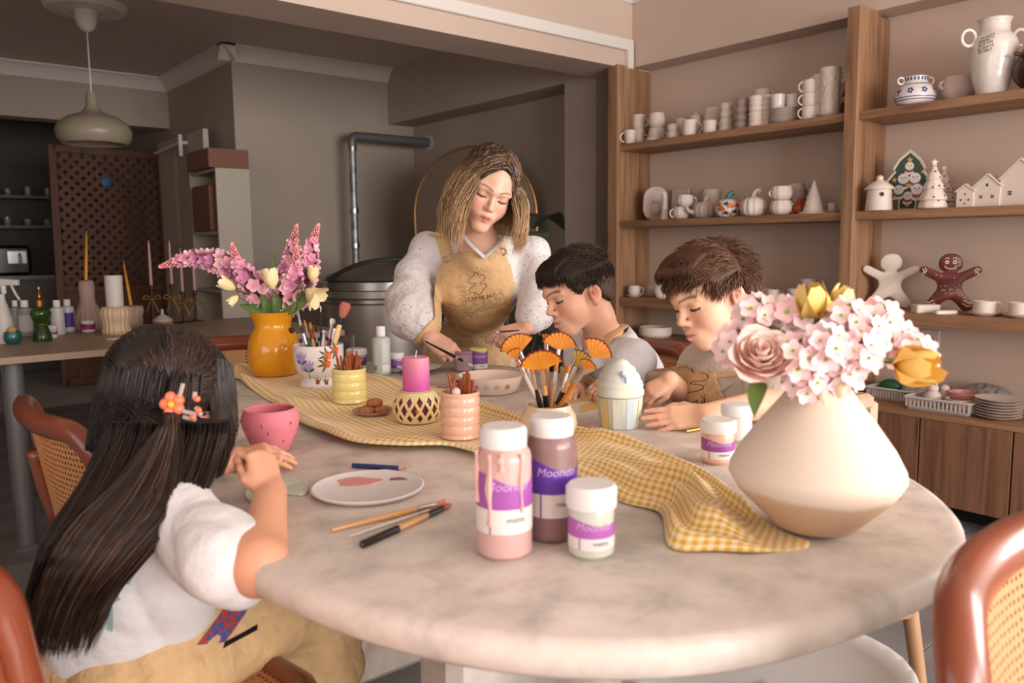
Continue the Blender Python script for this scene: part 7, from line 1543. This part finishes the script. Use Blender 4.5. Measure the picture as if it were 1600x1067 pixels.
# apron
O_ = J(742, 450, 2.66)
def regW(P):
    q = P-O_; a = q @ _r; bb = q @ _u; c = -(q @ _f); hw = np.interp(bb, [-.6, -.3, -.2, -.105, -.06, .0, .05, .108], [.26, .24, .19, .112, .118, .128, .118, .094]); a0 = np.interp(bb, [-.3, -.1, 0, .108], [-.01, .0, .004, .004])
    return np.maximum(np.maximum(np.abs(a-a0)-hw, bb-(.106-.4*(a-.004)**2)), np.where(bb > -.11, -.03-c, -.22-c)).astype(np.float32)
o_ap, vfA = apron_shell(S, .0045, M_apron, W_, 'apron', regW, .007, .0032, .0062, 9, .95)
b = B(); b.tube([J(692, 503, 2.735), J(715, 509, 2.725), J(745, 507, 2.72), J(772, 503, 2.73), J(793, 497, 2.745)], .006, 8, flat=.5); b.obj('waist_seam', M_apron, W_)
for k, P in enumerate(([(700, 408), (697, 396), (690, 372), (681, 350), (674, 336)], [(786, 400), (783, 388), (777, 372), (772, 360)])):
    P2 = sm([((x-742)/FPX*2.6, -(y-450)/FPX*2.6) for x, y in P], 6); v2, f2 = ribbon2d([tuple(q) for q in P2], .0185); print_on(vfS, v2, f2, J(742, 450, 2.6), _r, _u, _f, mat('apron_strap', (210, 174, 126), .8), W_, 'apron_strap', .004)
for x, y in ((697, 404), (784, 394)):
    c = J(x, y, 2.535); b = B(); b.tube([c+_r*.013*math.cos(a)+_u*.011*math.sin(a)-_f*.012 for a in np.linspace(0, 2*pi, 17)[:-1]], .0028, 6, closed=True); b.obj('metal_ring', M_metal, W_)
logo(vfA, J(751, 462, 2.6), unit(_r+_u*.16), unit(_u-_r*.16), _f, o_ap, .66)
# hair: parted on top, shoulder length, dark roots and blond ends
H = Hair(); hl = [(-.14, -.09), (-.06, -.07), (-.02, -.02), (.02, .02), (.05, .052), (.078, .075), (.12, .08)]
cv, cf = hair_cap(hW, sW, hl, .001, hx=.0); H.solid(cv, cf, lc((62, 44, 34)))
def scalp_dir(a): return a/np.linalg.norm(a)
ce = V(-.012, 0, .03)
for k in range(2600):
    side = 1 if random.random() < .46 else -1; t0 = random.random(); px_ = .082-.15*t0**.9; part = V(px_, .012, .03+.115*math.sqrt(max(0, 1-((px_+.012)/.112)**2)))
    az = math.radians(random.uniform(40, 178)); az = az if random.random() < .75 else math.radians(random.uniform(40, 75)); lay = random.uniform(0, 1); R3 = V(.106, .085, .101)*(1+.06*lay)
    eq = V(math.cos(az)*R3[0], side*math.sin(az)*R3[1], -.02+.03*random.random()); pts = []
    a0 = (part-ce)/R3; a1 = (eq-V(0, 0, -.01))/R3
    for q in np.linspace(0, 1, 7): d = a0*(1-q)+a1*q; d = d/np.linalg.norm(d); rad = 1+.04*math.sin(q*pi)+.03*q; pts.append(hW.p(*(ce+d*R3*rad)*sW))
    p = pts[-1]; L_ = random.uniform(.105, .165)*(1.28 if side < 0 else 1.12); out = unit(hW.d(math.cos(az)*.4, side*math.sin(az), 0)); out[2] = 0; wv = random.uniform(-.012, .012); ph = random.uniform(0, 6)
    for q in np.linspace(.16, 1, 7):
        sweep = (out*.032*math.sin(q*2.2)+wv*_r+_r*.004*math.sin(6*q+ph)-(_r*.04*q if side < 0 else _r*.022*q)) ; pts.append(p+V(0, 0, -1)*L_*q+sweep*1.-(-_f)*(-.012)*q)
    hi = random.random(); c0 = hlin((52, 37, 29) if hi < .72 else (140, 108, 78), .15); c1 = hlin((198, 160, 112) if hi < .6 else (150, 112, 74) if hi < .8 else (224, 192, 150), .12)
    H.strand(pts, .0013, .0011, c0, c1, .5)
H.obj(W_, M_hair)
for g in (1, -1):
    b = B(); b.tube(sm([hW.p(.083*sW, g*.0175, -.004), hW.p(.0885*sW, g*.027, -.0085), hW.p(.0865*sW, g*.037, -.0085), hW.p(.078*sW, g*.0475, -.004)], 5), .0011, 5); b.obj('eyelashes', mat('lash', (34, 26, 24), .6), W_)
brush('black brush held in the woman\'s right hand over the jars', J(664, 533, 2.36), J(733, 569, 2.26), .0042, M_hblack, hl=.018, fl=.022, bris=M_brw, grip=(M_hw, .82, .88))
brush('thin black brush held in the woman\'s left hand', J(812, 516, 2.42), J(775, 519, 2.36), .003, M_hblack, hl=.012, fl=.012, bris=M_brp)
# ================================================================== THE DARK-HAIRED BOY
h1 = img_frame(J(864, 470, 2.03), -66, 20, 0, .085*.89); s1 = .89; f1 = unit(h1.X*V(1, 1, 0))
S = Sculpt(); head(S, h1, s1, True, ears=(1,)); nb1 = J(945, 536, 2.14); S.chain([h1.p(-.03*s1, 0, -.04), h1.p(-.035*s1, 0, -.085), nb1], [.046, .040, .048], .025)
lf1 = unit(np.cross(V(0, 0, 1), f1)); ch1 = J(972, 600, 2.25); pe1 = J(990, 700, 2.3); sl1 = nb1+lf1*.115-V(0, 0, .035)-f1*.01; sr1 = nb1-lf1*.115-V(0, 0, .035)-f1*.01; A1 = np.c_[f1, lf1, V(0, 0, 1)]
S.ell(ch1, (.085, .115, .13), A1, .04); S.cone(sl1, sr1, .04, .04, .04); S.cone(nb1, ch1, .05, .07, .04); S.cone(ch1, pe1, .085, .09, .04)
e1 = J(985, 612, 2.06); w1 = J(972, 592, 1.90); S.chain([sl1, e1, w1], [.036, .03, .02], .015); hand(S, w1, -_r*.7-_u*.25-_f*.1, _u*.6-_f*.5, False, .66, (.5, .6, .7, .8), .5)
e1r = J(905, 610, 2.22); w1r = J(900, 610, 2.02); S.chain([sr1, e1r, w1r], [.036, .03, .02], .015); hand(S, w1r, -_f*.8-_r*.3, _u, True, .66, (.5, .6, .6, .7), .4)
for g in (-1, 1): hp_ = pe1+lf1*.075*g-V(0, 0, .02); kn = hp_+f1*.30-V(0, 0, .03); an = V(kn[0], kn[1], .09); S.chain([hp_, kn, an], [.07, .05, .036], .03); S.chain([an-V(0, 0, .04), an+f1*.12-V(0, 0, .055)], [.034, .026], .02)
v, f = S.build(.003); col = base_col(v, (222, 172, 144)); face_paint(v, col, h1, s1, None, True, brow=(52, 38, 32), lip=(196, 116, 104), blush=.3); skin_flush_shade(v, col, [w1, h1.p(-.012*s1, .08*s1, -.01*s1)], r=.03)
skin_flush_shade(v, col, [h1.p(-.004*s1, .08*s1, -.006*s1)], (168, 84, 70), .011)  # shade of the ear hollow painted into the skin as darker red
B1 = person('dark-haired boy in a white polo shirt looking down, seated left of the other boy', v, f, col)
S = Sculpt(); S.ell(ch1, (.10, .132, .14), A1, .04); S.cone(sl1, sr1, .055, .055, .05); S.cone(nb1-V(0, 0, .03), ch1, .065, .085, .05); S.cone(ch1, pe1, .105, .115, .05); S.chain([sl1, sl1*.5+e1*.5, e1, e1*.45+w1*.55], [.055, .052, .046, .036], .02); S.chain([sr1, e1r], [.055, .048], .02)
S.cone(nb1+V(0, 0, .06)+f1*.03, nb1-V(0, 0, .012)+f1*.012, .05, .046, .01, 's'); S.cone(nb1+f1*.08+V(0, 0, .02), nb1+f1*.1-V(0, 0, .05), .03, .01, .01, 's')
o1 = cloth(S, .0045, M_shirtw, B1, 'polo_shirt', .006, 21, 1.15); vf1 = (np.array([q.co for q in o1.data.vertices]), [tuple(p.vertices) for p in o1.data.polygons])
def collar(nbx, fx, lx, m, par, r=.056, h=.03, flare=.02, drop=.0):
    v = []; f = []; n = 28
    for i in range(n+1):
        a = math.radians(18+324*i/n); d = fx*math.cos(a)+lx*math.sin(a)*.98; tip = max(0, abs(i/n-.5)*2-.7)/.3
        for (rr, zz) in ((r, h), (r+.004, h+.004), (r+flare*.6, h*.4), (r+flare+.012*tip, -.012-.03*tip)): v.append(nbx+d*rr+V(0, 0, zz-drop*(1+math.cos(a))*.5))
    for i in range(n):
        for j in range(3): a = i*4+j; f.append((a, a+4, a+5, a+1))
    b = B(); b.add([tuple(q) for q in v], f); o = b.obj('collar', m, par, 180); md = o.modifiers.new('thick', 'SOLIDIFY'); md.thickness = .003; return o
collar(nb1+V(0, 0, .012)-f1*.006, f1, lf1, M_shirtw, B1, .056, .028, .034, .05)
def reg_front(O, fx, lx, top, hwt, hwb, low=-.5):
    def g(P):
        q = P-O; a = q @ lx; bb = q[:, 2]; c = q @ fx; hw = np.interp(bb, [-.2, -.05, top], [hwb, hwb, hwt]); return np.maximum(np.maximum(np.abs(a)-hw, bb-top), np.maximum(-c+.0, low-bb)).astype(np.float32)
    return g
oa1, vfa1 = apron_shell(S, .0045, M_apron, B1, 'apron', reg_front(ch1, f1, lf1, .055, .075, .13), .006, .0032, .0025, 31, .8)
b = B(); st_ = [nb1-f1*.06+V(0, 0, .042), nb1+lf1*.062-f1*.01+V(0, 0, .044), nb1+lf1*.074+f1*.04+V(0, 0, .016), ch1+f1*.115+lf1*.066+V(0, 0, .062), ch1+f1*.116+lf1*.058+V(0, 0, .04)]; b.tube(sm(st_, 7), .012, 8, flat=.25); b.obj('apron_strap', mat('apron_strap', (210, 174, 126), .8), B1)
def boy_hair(par, h, s, hl, n, ln, c0, c1, grow, fade, flow, lift, r=.0011, seed=1, front=0.):
    rs = np.random.RandomState(seed); H = Hair(); cv, cf = hair_cap(h, s, hl, grow); L = h.loc(cv)/s; cc = np.tile(np.array(lc(c0)), (len(cv), 1))
    if fade: w = np.clip((fade-L[:, 2])/.05, 0, .75)[:, None]*np.clip((.06-L[:, 0])/.03, 0, 1)[:, None]; cc = cc*(1-w)+np.array(lc((84, 62, 52)))*w
    H.solid(cv, cf, cc); N_ = len(cv); pick = rs.choice(N_, min(n, N_), replace=False); cen = h.p(-.012*s, 0, .03*s)
    for i in pick:
        p = cv[i]; l = L[i]; up = unit(p-cen); k = 1.
        if fade: k = np.clip((l[2]-fade+.075)/.10, .15, 1)
        d = h.R @ flow(l); d = unit(d-up*(d @ up)); Ls = ln*k*rs.uniform(.7, 1.2); j = rs.randn(3)*.18; q0 = p-up*.002; P = [q0, q0+unit(d+up*lift+j*.5)*Ls*.35, q0+unit(d+up*lift*.55+j)*Ls*.7, q0+unit(d+up*lift*.2+j)*Ls]
        kk = rs.uniform(.6, 1.6); H.strand(P, r, r*.5, np.array(lc(c0))*kk, np.array(lc(c1))*kk)
    return H.obj(par, M_hairm)
boy_hair(B1, h1, s1, [(-.14, -.055), (-.07, -.055), (-.035, -.03), (-.02, .018), (.015, .02), (.03, .0), (.045, .012), (.06, .05), (.08, .062), (.13, .066)], 8500, .026, (40, 30, 26), (62, 46, 38), .010, .048, lambda l: V(.95, 0, .1-.5*max(0, l[0])*8) if l[2] > .06 else V(.2, 0, -1), .34, seed=4)
# fringe
H = Hair()
for k in range(1200):
    y = random.uniform(-.055, .06); x0 = random.uniform(.0, .08); p = V(x0, y, .036+.092*math.sqrt(max(.05, 1-((x0+.012)/.111)**2-(y/.088)**2*.8))); q = V(.094-3*y*y, y*1.02, .080+random.uniform(-.004, .006)); e = V(random.uniform(.094, .102)-3.2*y*y, y*1.04+random.uniform(-.004, .004), random.uniform(.036, .062)); H.strand([h1.p(*(z*s1)) for z in (p, (p+q)/2+V(.004, 0, .008), q, e)], .0013, .0006, hlin((40, 30, 26)), hlin((58, 42, 34)))
H.obj(B1, M_hairm, 'fringe')
def lashes(h, s, par, sides):
    for g in sides:
        b = B(); b.tube(sm([h.p(.0835*s, g*.0175*s, -.004*s), h.p(.0888*s, g*.027*s, -.0075*s), h.p(.0868*s, g*.037*s, -.0075*s), h.p(.078*s, g*.0475*s, -.003*s)], 5), .0013, 5); b.obj('eyelashes', mat('lash', (34, 26, 24), .6), par)
lashes(h1, s1, B1, (1, -1))
# ================================================================== THE BOY IN THE BEIGE SHIRT
h2 = img_frame(J(1070, 481, 1.74), -66, 22, 0, .085*.94); s2 = .94; f2 = unit(h2.X*V(1, 1, 0)); lf2 = unit(np.cross(V(0, 0, 1), f2)); A2 = np.c_[f2, lf2, V(0, 0, 1)]
S = Sculpt(); head(S, h2, s2, True, ears=(1,)); nb2 = J(1152, 556, 1.86); S.chain([h2.p(-.03*s2, 0, -.04), h2.p(-.035*s2, 0, -.085), nb2], [.046, .042, .05], .025)
ch2 = J(1140, 618, 1.93); pe2 = J(1185, 730, 2.02); sl2 = nb2+lf2*.115-V(0, 0, .04); sr2 = nb2-lf2*.115-V(0, 0, .04)
S.ell(ch2, (.085, .115, .13), A2, .04); S.cone(sl2, sr2, .04, .04, .04); S.cone(nb2, ch2, .05, .07, .04); S.cone(ch2, pe2, .085, .09, .04)
e2 = J(1222, 626, 1.68); w2 = J(1098, 650, 1.62); S.chain([sl2, e2, w2], [.037, .034, .0235], .015)
hand(S, w2, -_r*.97-_u*.07-_f*.05, -_f*.85+_u*.4, False, .74, (.12, .10, .12, .16), .3, .05)
e2r = J(1072, 622, 1.98); w2r = J(1046, 594, 1.80); S.chain([sr2, e2r, w2r], [.036, .03, .022], .015); hand(S, w2r, -_r*.75-_u*.42-_f*.2, _u*.65-_f*.55+_r*.1, True, .64, (.55, .75, .8, .9), .8)
for g in (-1, 1): hp_ = pe2+lf2*.075*g-V(0, 0, .02); kn = hp_+f2*.26-V(0, 0, .03); an = V(kn[0], kn[1], .09); S.chain([hp_, kn, an], [.07, .05, .036], .03); S.chain([an-V(0, 0, .04), an+f2*.12-V(0, 0, .055)], [.034, .026], .02)
v, f = S.build(.003); col = base_col(v, (228, 182, 152)); face_paint(v, col, h2, s2, None, True, brow=(84, 58, 44), lip=(192, 120, 106), blush=.4); skin_flush_shade(v, col, [w2-_r*.1, w2r-_r*.06, h2.p(-.012*s2, .08*s2, -.01*s2)], r=.04)
skin_flush_shade(v, col, [h2.p(-.004*s2, .08*s2, -.006*s2)], (168, 84, 70), .011)  # inner ear darkened in the vertex colour to look shaded
B2 = person('brown-haired boy in a beige shirt and tan apron holding the ice-cream cup', v, f, col)
M_beige = mat('beige_cotton', (206, 192, 178), .85, sheen=.2, bump=(17, .5, .03))
S = Sculpt(); S.ell(ch2, (.10, .132, .14), A2, .04); S.cone(sl2, sr2, .055, .055, .05); S.cone(nb2-V(0, 0, .03), ch2, .065, .085, .05); S.cone(ch2, pe2, .105, .115, .05)
S.chain([sl2, sl2*.55+e2*.45, sl2*.25+e2*.75+_u*.004], [.058, .058, .052], .02); S.chain([sr2, sr2*.4+e2r*.6], [.055, .05], .02); S.cone(nb2+V(0, 0, .06)+f2*.03, nb2-V(0, 0, .012)+f2*.012, .05, .046, .01, 's')
o2 = cloth(S, .0045, M_beige, B2, 'shirt', .006, 41, 1.15); collar(nb2+V(0, 0, .01)-f2*.006, f2, lf2, M_beige, B2, .056, .024, .026, .045)
oa2, vfa2 = apron_shell(S, .0045, M_apron, B2, 'apron', reg_front(ch2, f2, lf2, .075, .075, .125), .006, .0032, .003, 51, .8)
for g in (1, -1): b = B(); st_ = [nb2-f2*.05+V(0, 0, .01)+lf2*.02*g, nb2+lf2*.056*g-f2*.01+V(0, 0, .008), nb2+lf2*.07*g+f2*.045-V(0, 0, .02), ch2+f2*.108+lf2*.066*g+V(0, 0, .07)]; b.tube(sm(st_, 7), .012, 8, flat=.25); b.obj('apron_strap', mat('apron_strap', (210, 174, 126), .8), B2)
logo(vfa2, J(1086, 622, 1.8), unit(_r+_f*.5-_u*.12), unit(_u+_r*.25), unit(_f-_r*.2), oa2, .66)
boy_hair(B2, h2, s2, [(-.14, -.075), (-.07, -.07), (-.045, -.03), (-.03, .032), (.008, .036), (.025, .022), (.045, .036), (.06, .052), (.08, .064), (.13, .068)], 8500, .036, (74, 50, 38), (110, 78, 58), .012, None, lambda l: V(1, 0, .25-.9*max(0, l[0]-.02)*9) if (l[0] > -.03 and l[2] > .05) else (V(.55, 0, -.75) if l[0] > -.03 else V(-.35, 0, -1)), .35, .0013, seed=8)
H = Hair()
for k in range(1700):
    y = random.uniform(-.064, .07); x0 = random.uniform(-.04, .078); p = V(x0, y*.9, .036+.094*math.sqrt(max(.05, 1-((x0+.012)/.113)**2-(y/.09)**2*.8))); q = V(.100-2.6*y*y, y*1.02, .098-2.*y*y); e = V(random.uniform(.098, .114)-3.2*y*y, y*1.04+.004, random.uniform(.066, .092)-2.*y*y); H.strand([h2.p(*(z*s2)) for z in (p, (p+q)/2+V(.006, 0, .012), q, e)], .0014, .0006, hlin((76, 52, 40)), hlin((112, 80, 60)))
H.obj(B2, M_hairm, 'fringe'); lashes(h2, s2, B2, (1, -1))
# ================================================================== THE GIRL
h3 = img_frame(J(268, 622, 1.29), 154, 14, 6, 0.); s3 = .93; f3 = unit(h3.X*V(1, 1, 0)); lf3 = unit(np.cross(V(0, 0, 1), f3)); A3 = np.c_[f3, lf3, V(0, 0, 1)]
S = Sculpt(); head(S, h3, s3, True, ears=()); nb3 = J(246, 752, 1.21); S.chain([h3.p(-.03*s3, 0, -.04), h3.p(-.035*s3, 0, -.085), nb3], [.044, .04, .046], .025)
sr3 = J(286, 812, 1.085); sl3 = J(196, 790, 1.30); ch3 = J(222, 880, 1.18); pe3 = J(196, 1030, 1.22)
S.ell(ch3, (.08, .105, .13), A3, .04); S.cone(sl3, sr3, .035, .035, .04); S.cone(nb3, ch3, .05, .07, .04); S.cone(ch3, pe3, .08, .09, .04)
e3 = J(404, 884, .985); w3 = J(424, 768, 1.13); S.chain([sr3, e3, w3], [.036, .035, .021], .015); 
hand(S, w3, _u*.75-_r*.32+_f*.25, -_f*.55+_r*.75, True, .66, (.9, .95, 1.0, 1.05), .8)
e3l = J(292, 742, 1.32); w3l = J(368, 716, 1.36); S.chain([sl3, e3l, w3l], [.034, .028, .02], .015); hand(S, w3l, _r*.85+_u*.15-_f*.1, -_f*.6+_u*.7, False, .66, (.3, .35, .4, .5), .3)
for g in (-1, 1): hp_ = pe3+lf3*.07*g-V(0, 0, .01); kn = hp_+f3*.31+V(0, 0, .0); an = V(kn[0]-.02, kn[1], .10); S.chain([hp_, kn, an], [.066, .047, .034], .03); S.chain([an-V(0, 0, .05), an+f3*.11-V(0, 0, .065)], [.032, .025], .02)
v, f = S.build(.0032); col = base_col(v, (216, 160, 128)); face_paint(v, col, h3, s3, None, True); skin_flush_shade(v, col, [w3+_u*.05, w3l, e3], r=.045)
G_ = person('girl with very long dark hair seen from behind, painting the pink pot', v, f, col)
S = Sculpt(); S.ell(ch3, (.094, .112, .14), A3, .04); S.cone(sl3, sr3, .042, .042, .05); S.cone(nb3-V(0, 0, .03), ch3, .06, .08, .05); S.cone(ch3, pe3+V(0, 0, .06), .10, .112, .05); S.chain([sr3, J(318, 842, 1.05), J(342, 866, 1.02), J(358, 882, 1.0)], [.040, .044, .047, .052], .025); S.chain([sl3, sl3*.5+e3l*.5], [.05, .05], .02)
S.cone(nb3+V(0, 0, .06), nb3-V(0, 0, .005), .05, .045, .01, 's')
o3 = cloth(S, .0045, M_shirtw, G_, 'blouse', .009, 61, 1.1); vf3 = (np.array([q.co for q in o3.data.vertices]), [tuple(p.vertices) for p in o3.data.polygons])
M_tealp = mat('teal_print', (150, 172, 178), .8)
for k, P in enumerate(([(226, 838), (206, 868), (190, 910), (196, 930)], [(214, 846), (200, 880), (176, 905)], [(190, 925), (188, 965), (184, 975)], [(232, 838), (224, 870), (212, 900)])):
    P2 = sm([((x-230)/FPX*1.1, -(y-880)/FPX*1.1) for x, y in P], 6); v2, f2_ = ribbon2d([tuple(q) for q in P2], [.010, .012, .004, .007][k]); print_on(vf3, v2, f2_, J(230, 880, 1.1), _r, _u, _f, M_tealp, G_, 'blouse_print', .0012)
S = Sculpt(); S.ell(pe3+V(0, 0, .0), (.12, .135, .09), A3, .04)
for g in (-1, 1): hp_ = pe3+lf3*.07*g; kn = hp_+f3*.33; S.cone(hp_, kn, .09, .078, .06); S.cone(kn, kn-V(0, 0, .16)+f3*.01, .076, .085, .04)
S.cone(pe3+f3*.1, pe3+f3*.3, .09, .085, .06); S.ell(pe3+f3*.085+V(0, 0, .07), (.04, .11, .07), A3, .04)
oa3 = cloth(S, .005, M_apron, G_, 'apron', .010, 71, .85); vfa3 = (np.array([q.co for q in oa3.data.vertices]), [tuple(p.vertices) for p in oa3.data.polygons])
m = mat('plaid', (70, 84, 140), .8); N, L = nt(m); tc = N.new('ShaderNodeTexCoord'); ck = N.new('ShaderNodeTexChecker'); ck.inputs['Scale'].default_value = 90; ck.inputs[1].default_value = lin((64, 84, 146)); ck.inputs[2].default_value = lin((170, 62, 44)); L.new(tc.outputs['Object'], ck.inputs[0]); L.new(ck.outputs[0], N['Principled BSDF'].inputs['Base Color'])
v2, f2_ = ribbon2d([tuple(q) for q in sm([((x-310)/FPX*1.1, -(y-1000)/FPX*1.1) for x, y in ((322, 978), (314, 1005), (300, 1036))], 6)], .014); print_on(vfa3, v2, f2_, J(310, 1000, 1.1), _r, _u, _f, m, G_, 'plaid_lining', .003)
v2, f2_ = ribbon2d([tuple(q) for q in sm([((x-330)/FPX*1.1, -(y-1045)/FPX*1.1) for x, y in ((314, 1046), (330, 1046), (345, 1044))], 3)], .0035); print_on(vfa3, v2, f2_, J(330, 1045, 1.1), _r, _u, _f, M_blk, G_, 'black_tab', .003)
# long hair, half of it gathered in the clip
H = Hair(); cv, cf = hair_cap(h3, s3, [(-.14, -.10), (-.06, -.09), (-.01, -.08), (.03, -.06), (.055, .0), (.08, .06), (.13, .07)], .008, hx=.006); H.solid(cv, cf, lc((26, 18, 16)))
clip = h3.p(-.112*s3, -.012*s3, .0); spine = [J(266, 636, 1.172), J(256, 690, 1.15), J(220, 770, 1.085), J(160, 850, 1.035), J(114, 935, 1.03), J(92, 1030, 1.04)]; wid = [.08, .082, .084, .070, .050, .036]
sp_ = np.array(sm(spine, 6)); wd_ = np.interp(np.linspace(0, 1, len(sp_)), np.linspace(0, 1, 6), wid)
def fall(a, bdep, jit, q0=0., q1=1., ramp=False):
    n = len(sp_); i0 = int(q0*(n-1)); i1 = max(i0+3, int(q1*(n-1))); k_ = lambda i: min(1, .12+(i-i0)/14) if ramp else 1
    return [sp_[i]+_r*(a*wd_[i]*k_(i)+(1-k_(i))*.018+jit*math.sin(i*.35+a*7)*.4)-_f*(bdep*.035*(1-.4*a*a)) for i in range(i0, i1+1, 2)]
def over(p_loc, tgt, n=5):
    """over the scalp from a root to a target, both local"""
    a0 = unit(p_loc-V(-.012, 0, .03)); a1 = unit(tgt-V(-.012, 0, .03)); R3 = V(.114, .088, .095); o = []
    for q in np.linspace(0, 1, n): d = unit(a0*(1-q)+a1*q); o.append(h3.p(*((V(-.012, 0, .03)+d*R3)*s3)))
    return o
for k in range(1500):   # top and sides pulled to the clip
    az = random.uniform(-2.3, 2.3); el_ = random.uniform(.15, 1.4); p = V(-.012+.1*math.cos(az)*math.cos(el_), .08*math.sin(az)*math.cos(el_), .03+.085*math.sin(el_)); tg = h3.loc(J(287, 640, 1.172))/s3+V(0, random.uniform(-.014, .014), random.uniform(-.014, .012)); P = over(p, tg, 6); a = random.uniform(-.6, .8); F_2 = fall(a, random.uniform(.5, 1.3), random.uniform(-.01, .01), .08, random.uniform(.75, 1), True); hi = random.random()
    H.strand(P+F_2, .0011, .0008, hlin((34, 24, 21) if hi < .85 else (84, 58, 46)), hlin((48, 33, 27) if hi < .8 else (92, 64, 48)))
for k in range(1700):   # the rest hangs free
    a = random.uniform(-1, 1); az = pi+a*1.5; p = V(-.012+.112*math.cos(az), -.09*math.sin(az)*-1, random.uniform(-.05, .03)); P = [h3.p(*(p*s3)), h3.p(*((p*V(1.05, 1.05, 1)+V(0, 0, -.05))*s3))]; a2 = np.clip(-a+random.uniform(-.25, .25), -1, 1); F_2 = fall(a2, random.uniform(-.8, .9), random.uniform(-.012, .012), .12, random.uniform(.8, 1)); hi = random.random()
    H.strand(P+F_2, .0012, .0009, hlin((30, 21, 19)), hlin((44, 30, 25) if hi < .85 else (88, 60, 46)))
for k in range(420):   # locks in front of the ear, right side of the face
    zz_ = random.uniform(-.01, .07); xx_ = random.uniform(.01, .07); p = V(xx_, -.087*math.sqrt(max(.1, 1-((zz_-.035)/.1)**2-(xx_/.115)**2)), zz_); q = h3.p(*(p*s3)); P = [q, q+V(0, 0, -.04)+_r*.003, q+V(0, 0, -.085)-_r*.002+_r*random.uniform(-.012, .006), q+V(0, 0, -.14)-_r*.02]; H.strand(P, .0011, .0006, hlin((34, 24, 20)), hlin((60, 42, 34)))
H.obj(G_, M_hair)
# hair clip with orange flowers
C_ = J(287, 636, 1.29-.138); t = bpy.data.objects.new('hair_clip', None); COL.objects.link(t); t.parent = G_; t['label'] = 'clear hair clip with orange flowers'; t.empty_display_size = .02
M_or = mat('clip_orange', (244, 122, 88), .35, coat=.3); M_cl = mat('clip_clear', (214, 196, 186), .15, trans=.4)
for k in range(5): c = C_-_r*.016+_u*.004+(_r*math.cos(k*1.256+.6)+_u*math.sin(k*1.256+.6))*.0105; b = B(); b.ell(tuple(c), (.0085, .0085, .0085), 12, 8); b.obj('petal', M_or, t)
b = B(); b.ell(tuple(C_-_r*.016+_u*.004-_f*.006), (.0055, .0055, .0055), 12, 8); b.obj('flower_centre', mat('clip_yellow', (226, 170, 50), .35), t)
for q0, q1 in ((V(-.006, .012, 0), V(.0, .034, 0)), (V(.016, .012, 0), V(.017, .022, 0)), (V(.0, -.006, 0), V(.02, -.01, 0)), (V(.018, .0, 0), (V(.026, -.012, 0))), (V(.0, -.014, 0), V(.018, -.018, 0))):
    b = B(); b.tube([C_+_r*q0[0]+_u*q0[1]-_f*.002, C_+_r*q1[0]+_u*q1[1]-_f*.002], .0032, 8); b.obj('clip_tooth', M_cl, t)
for dx, dy in ((.020, .012), (.014, -.014), (.022, -.004)): b = B(); b.ell(tuple(C_+_r*dx+_u*dy-_f*.003), (.0048, .007, .0048), 10, 7); b.obj('petal', M_or, t)
brush('short pale brush held in the girl\'s right hand', J(404, 716, 1.15), J(386, 704, 1.21), .003, M_hwhite, hl=.01, fl=.012, bris=M_brw)
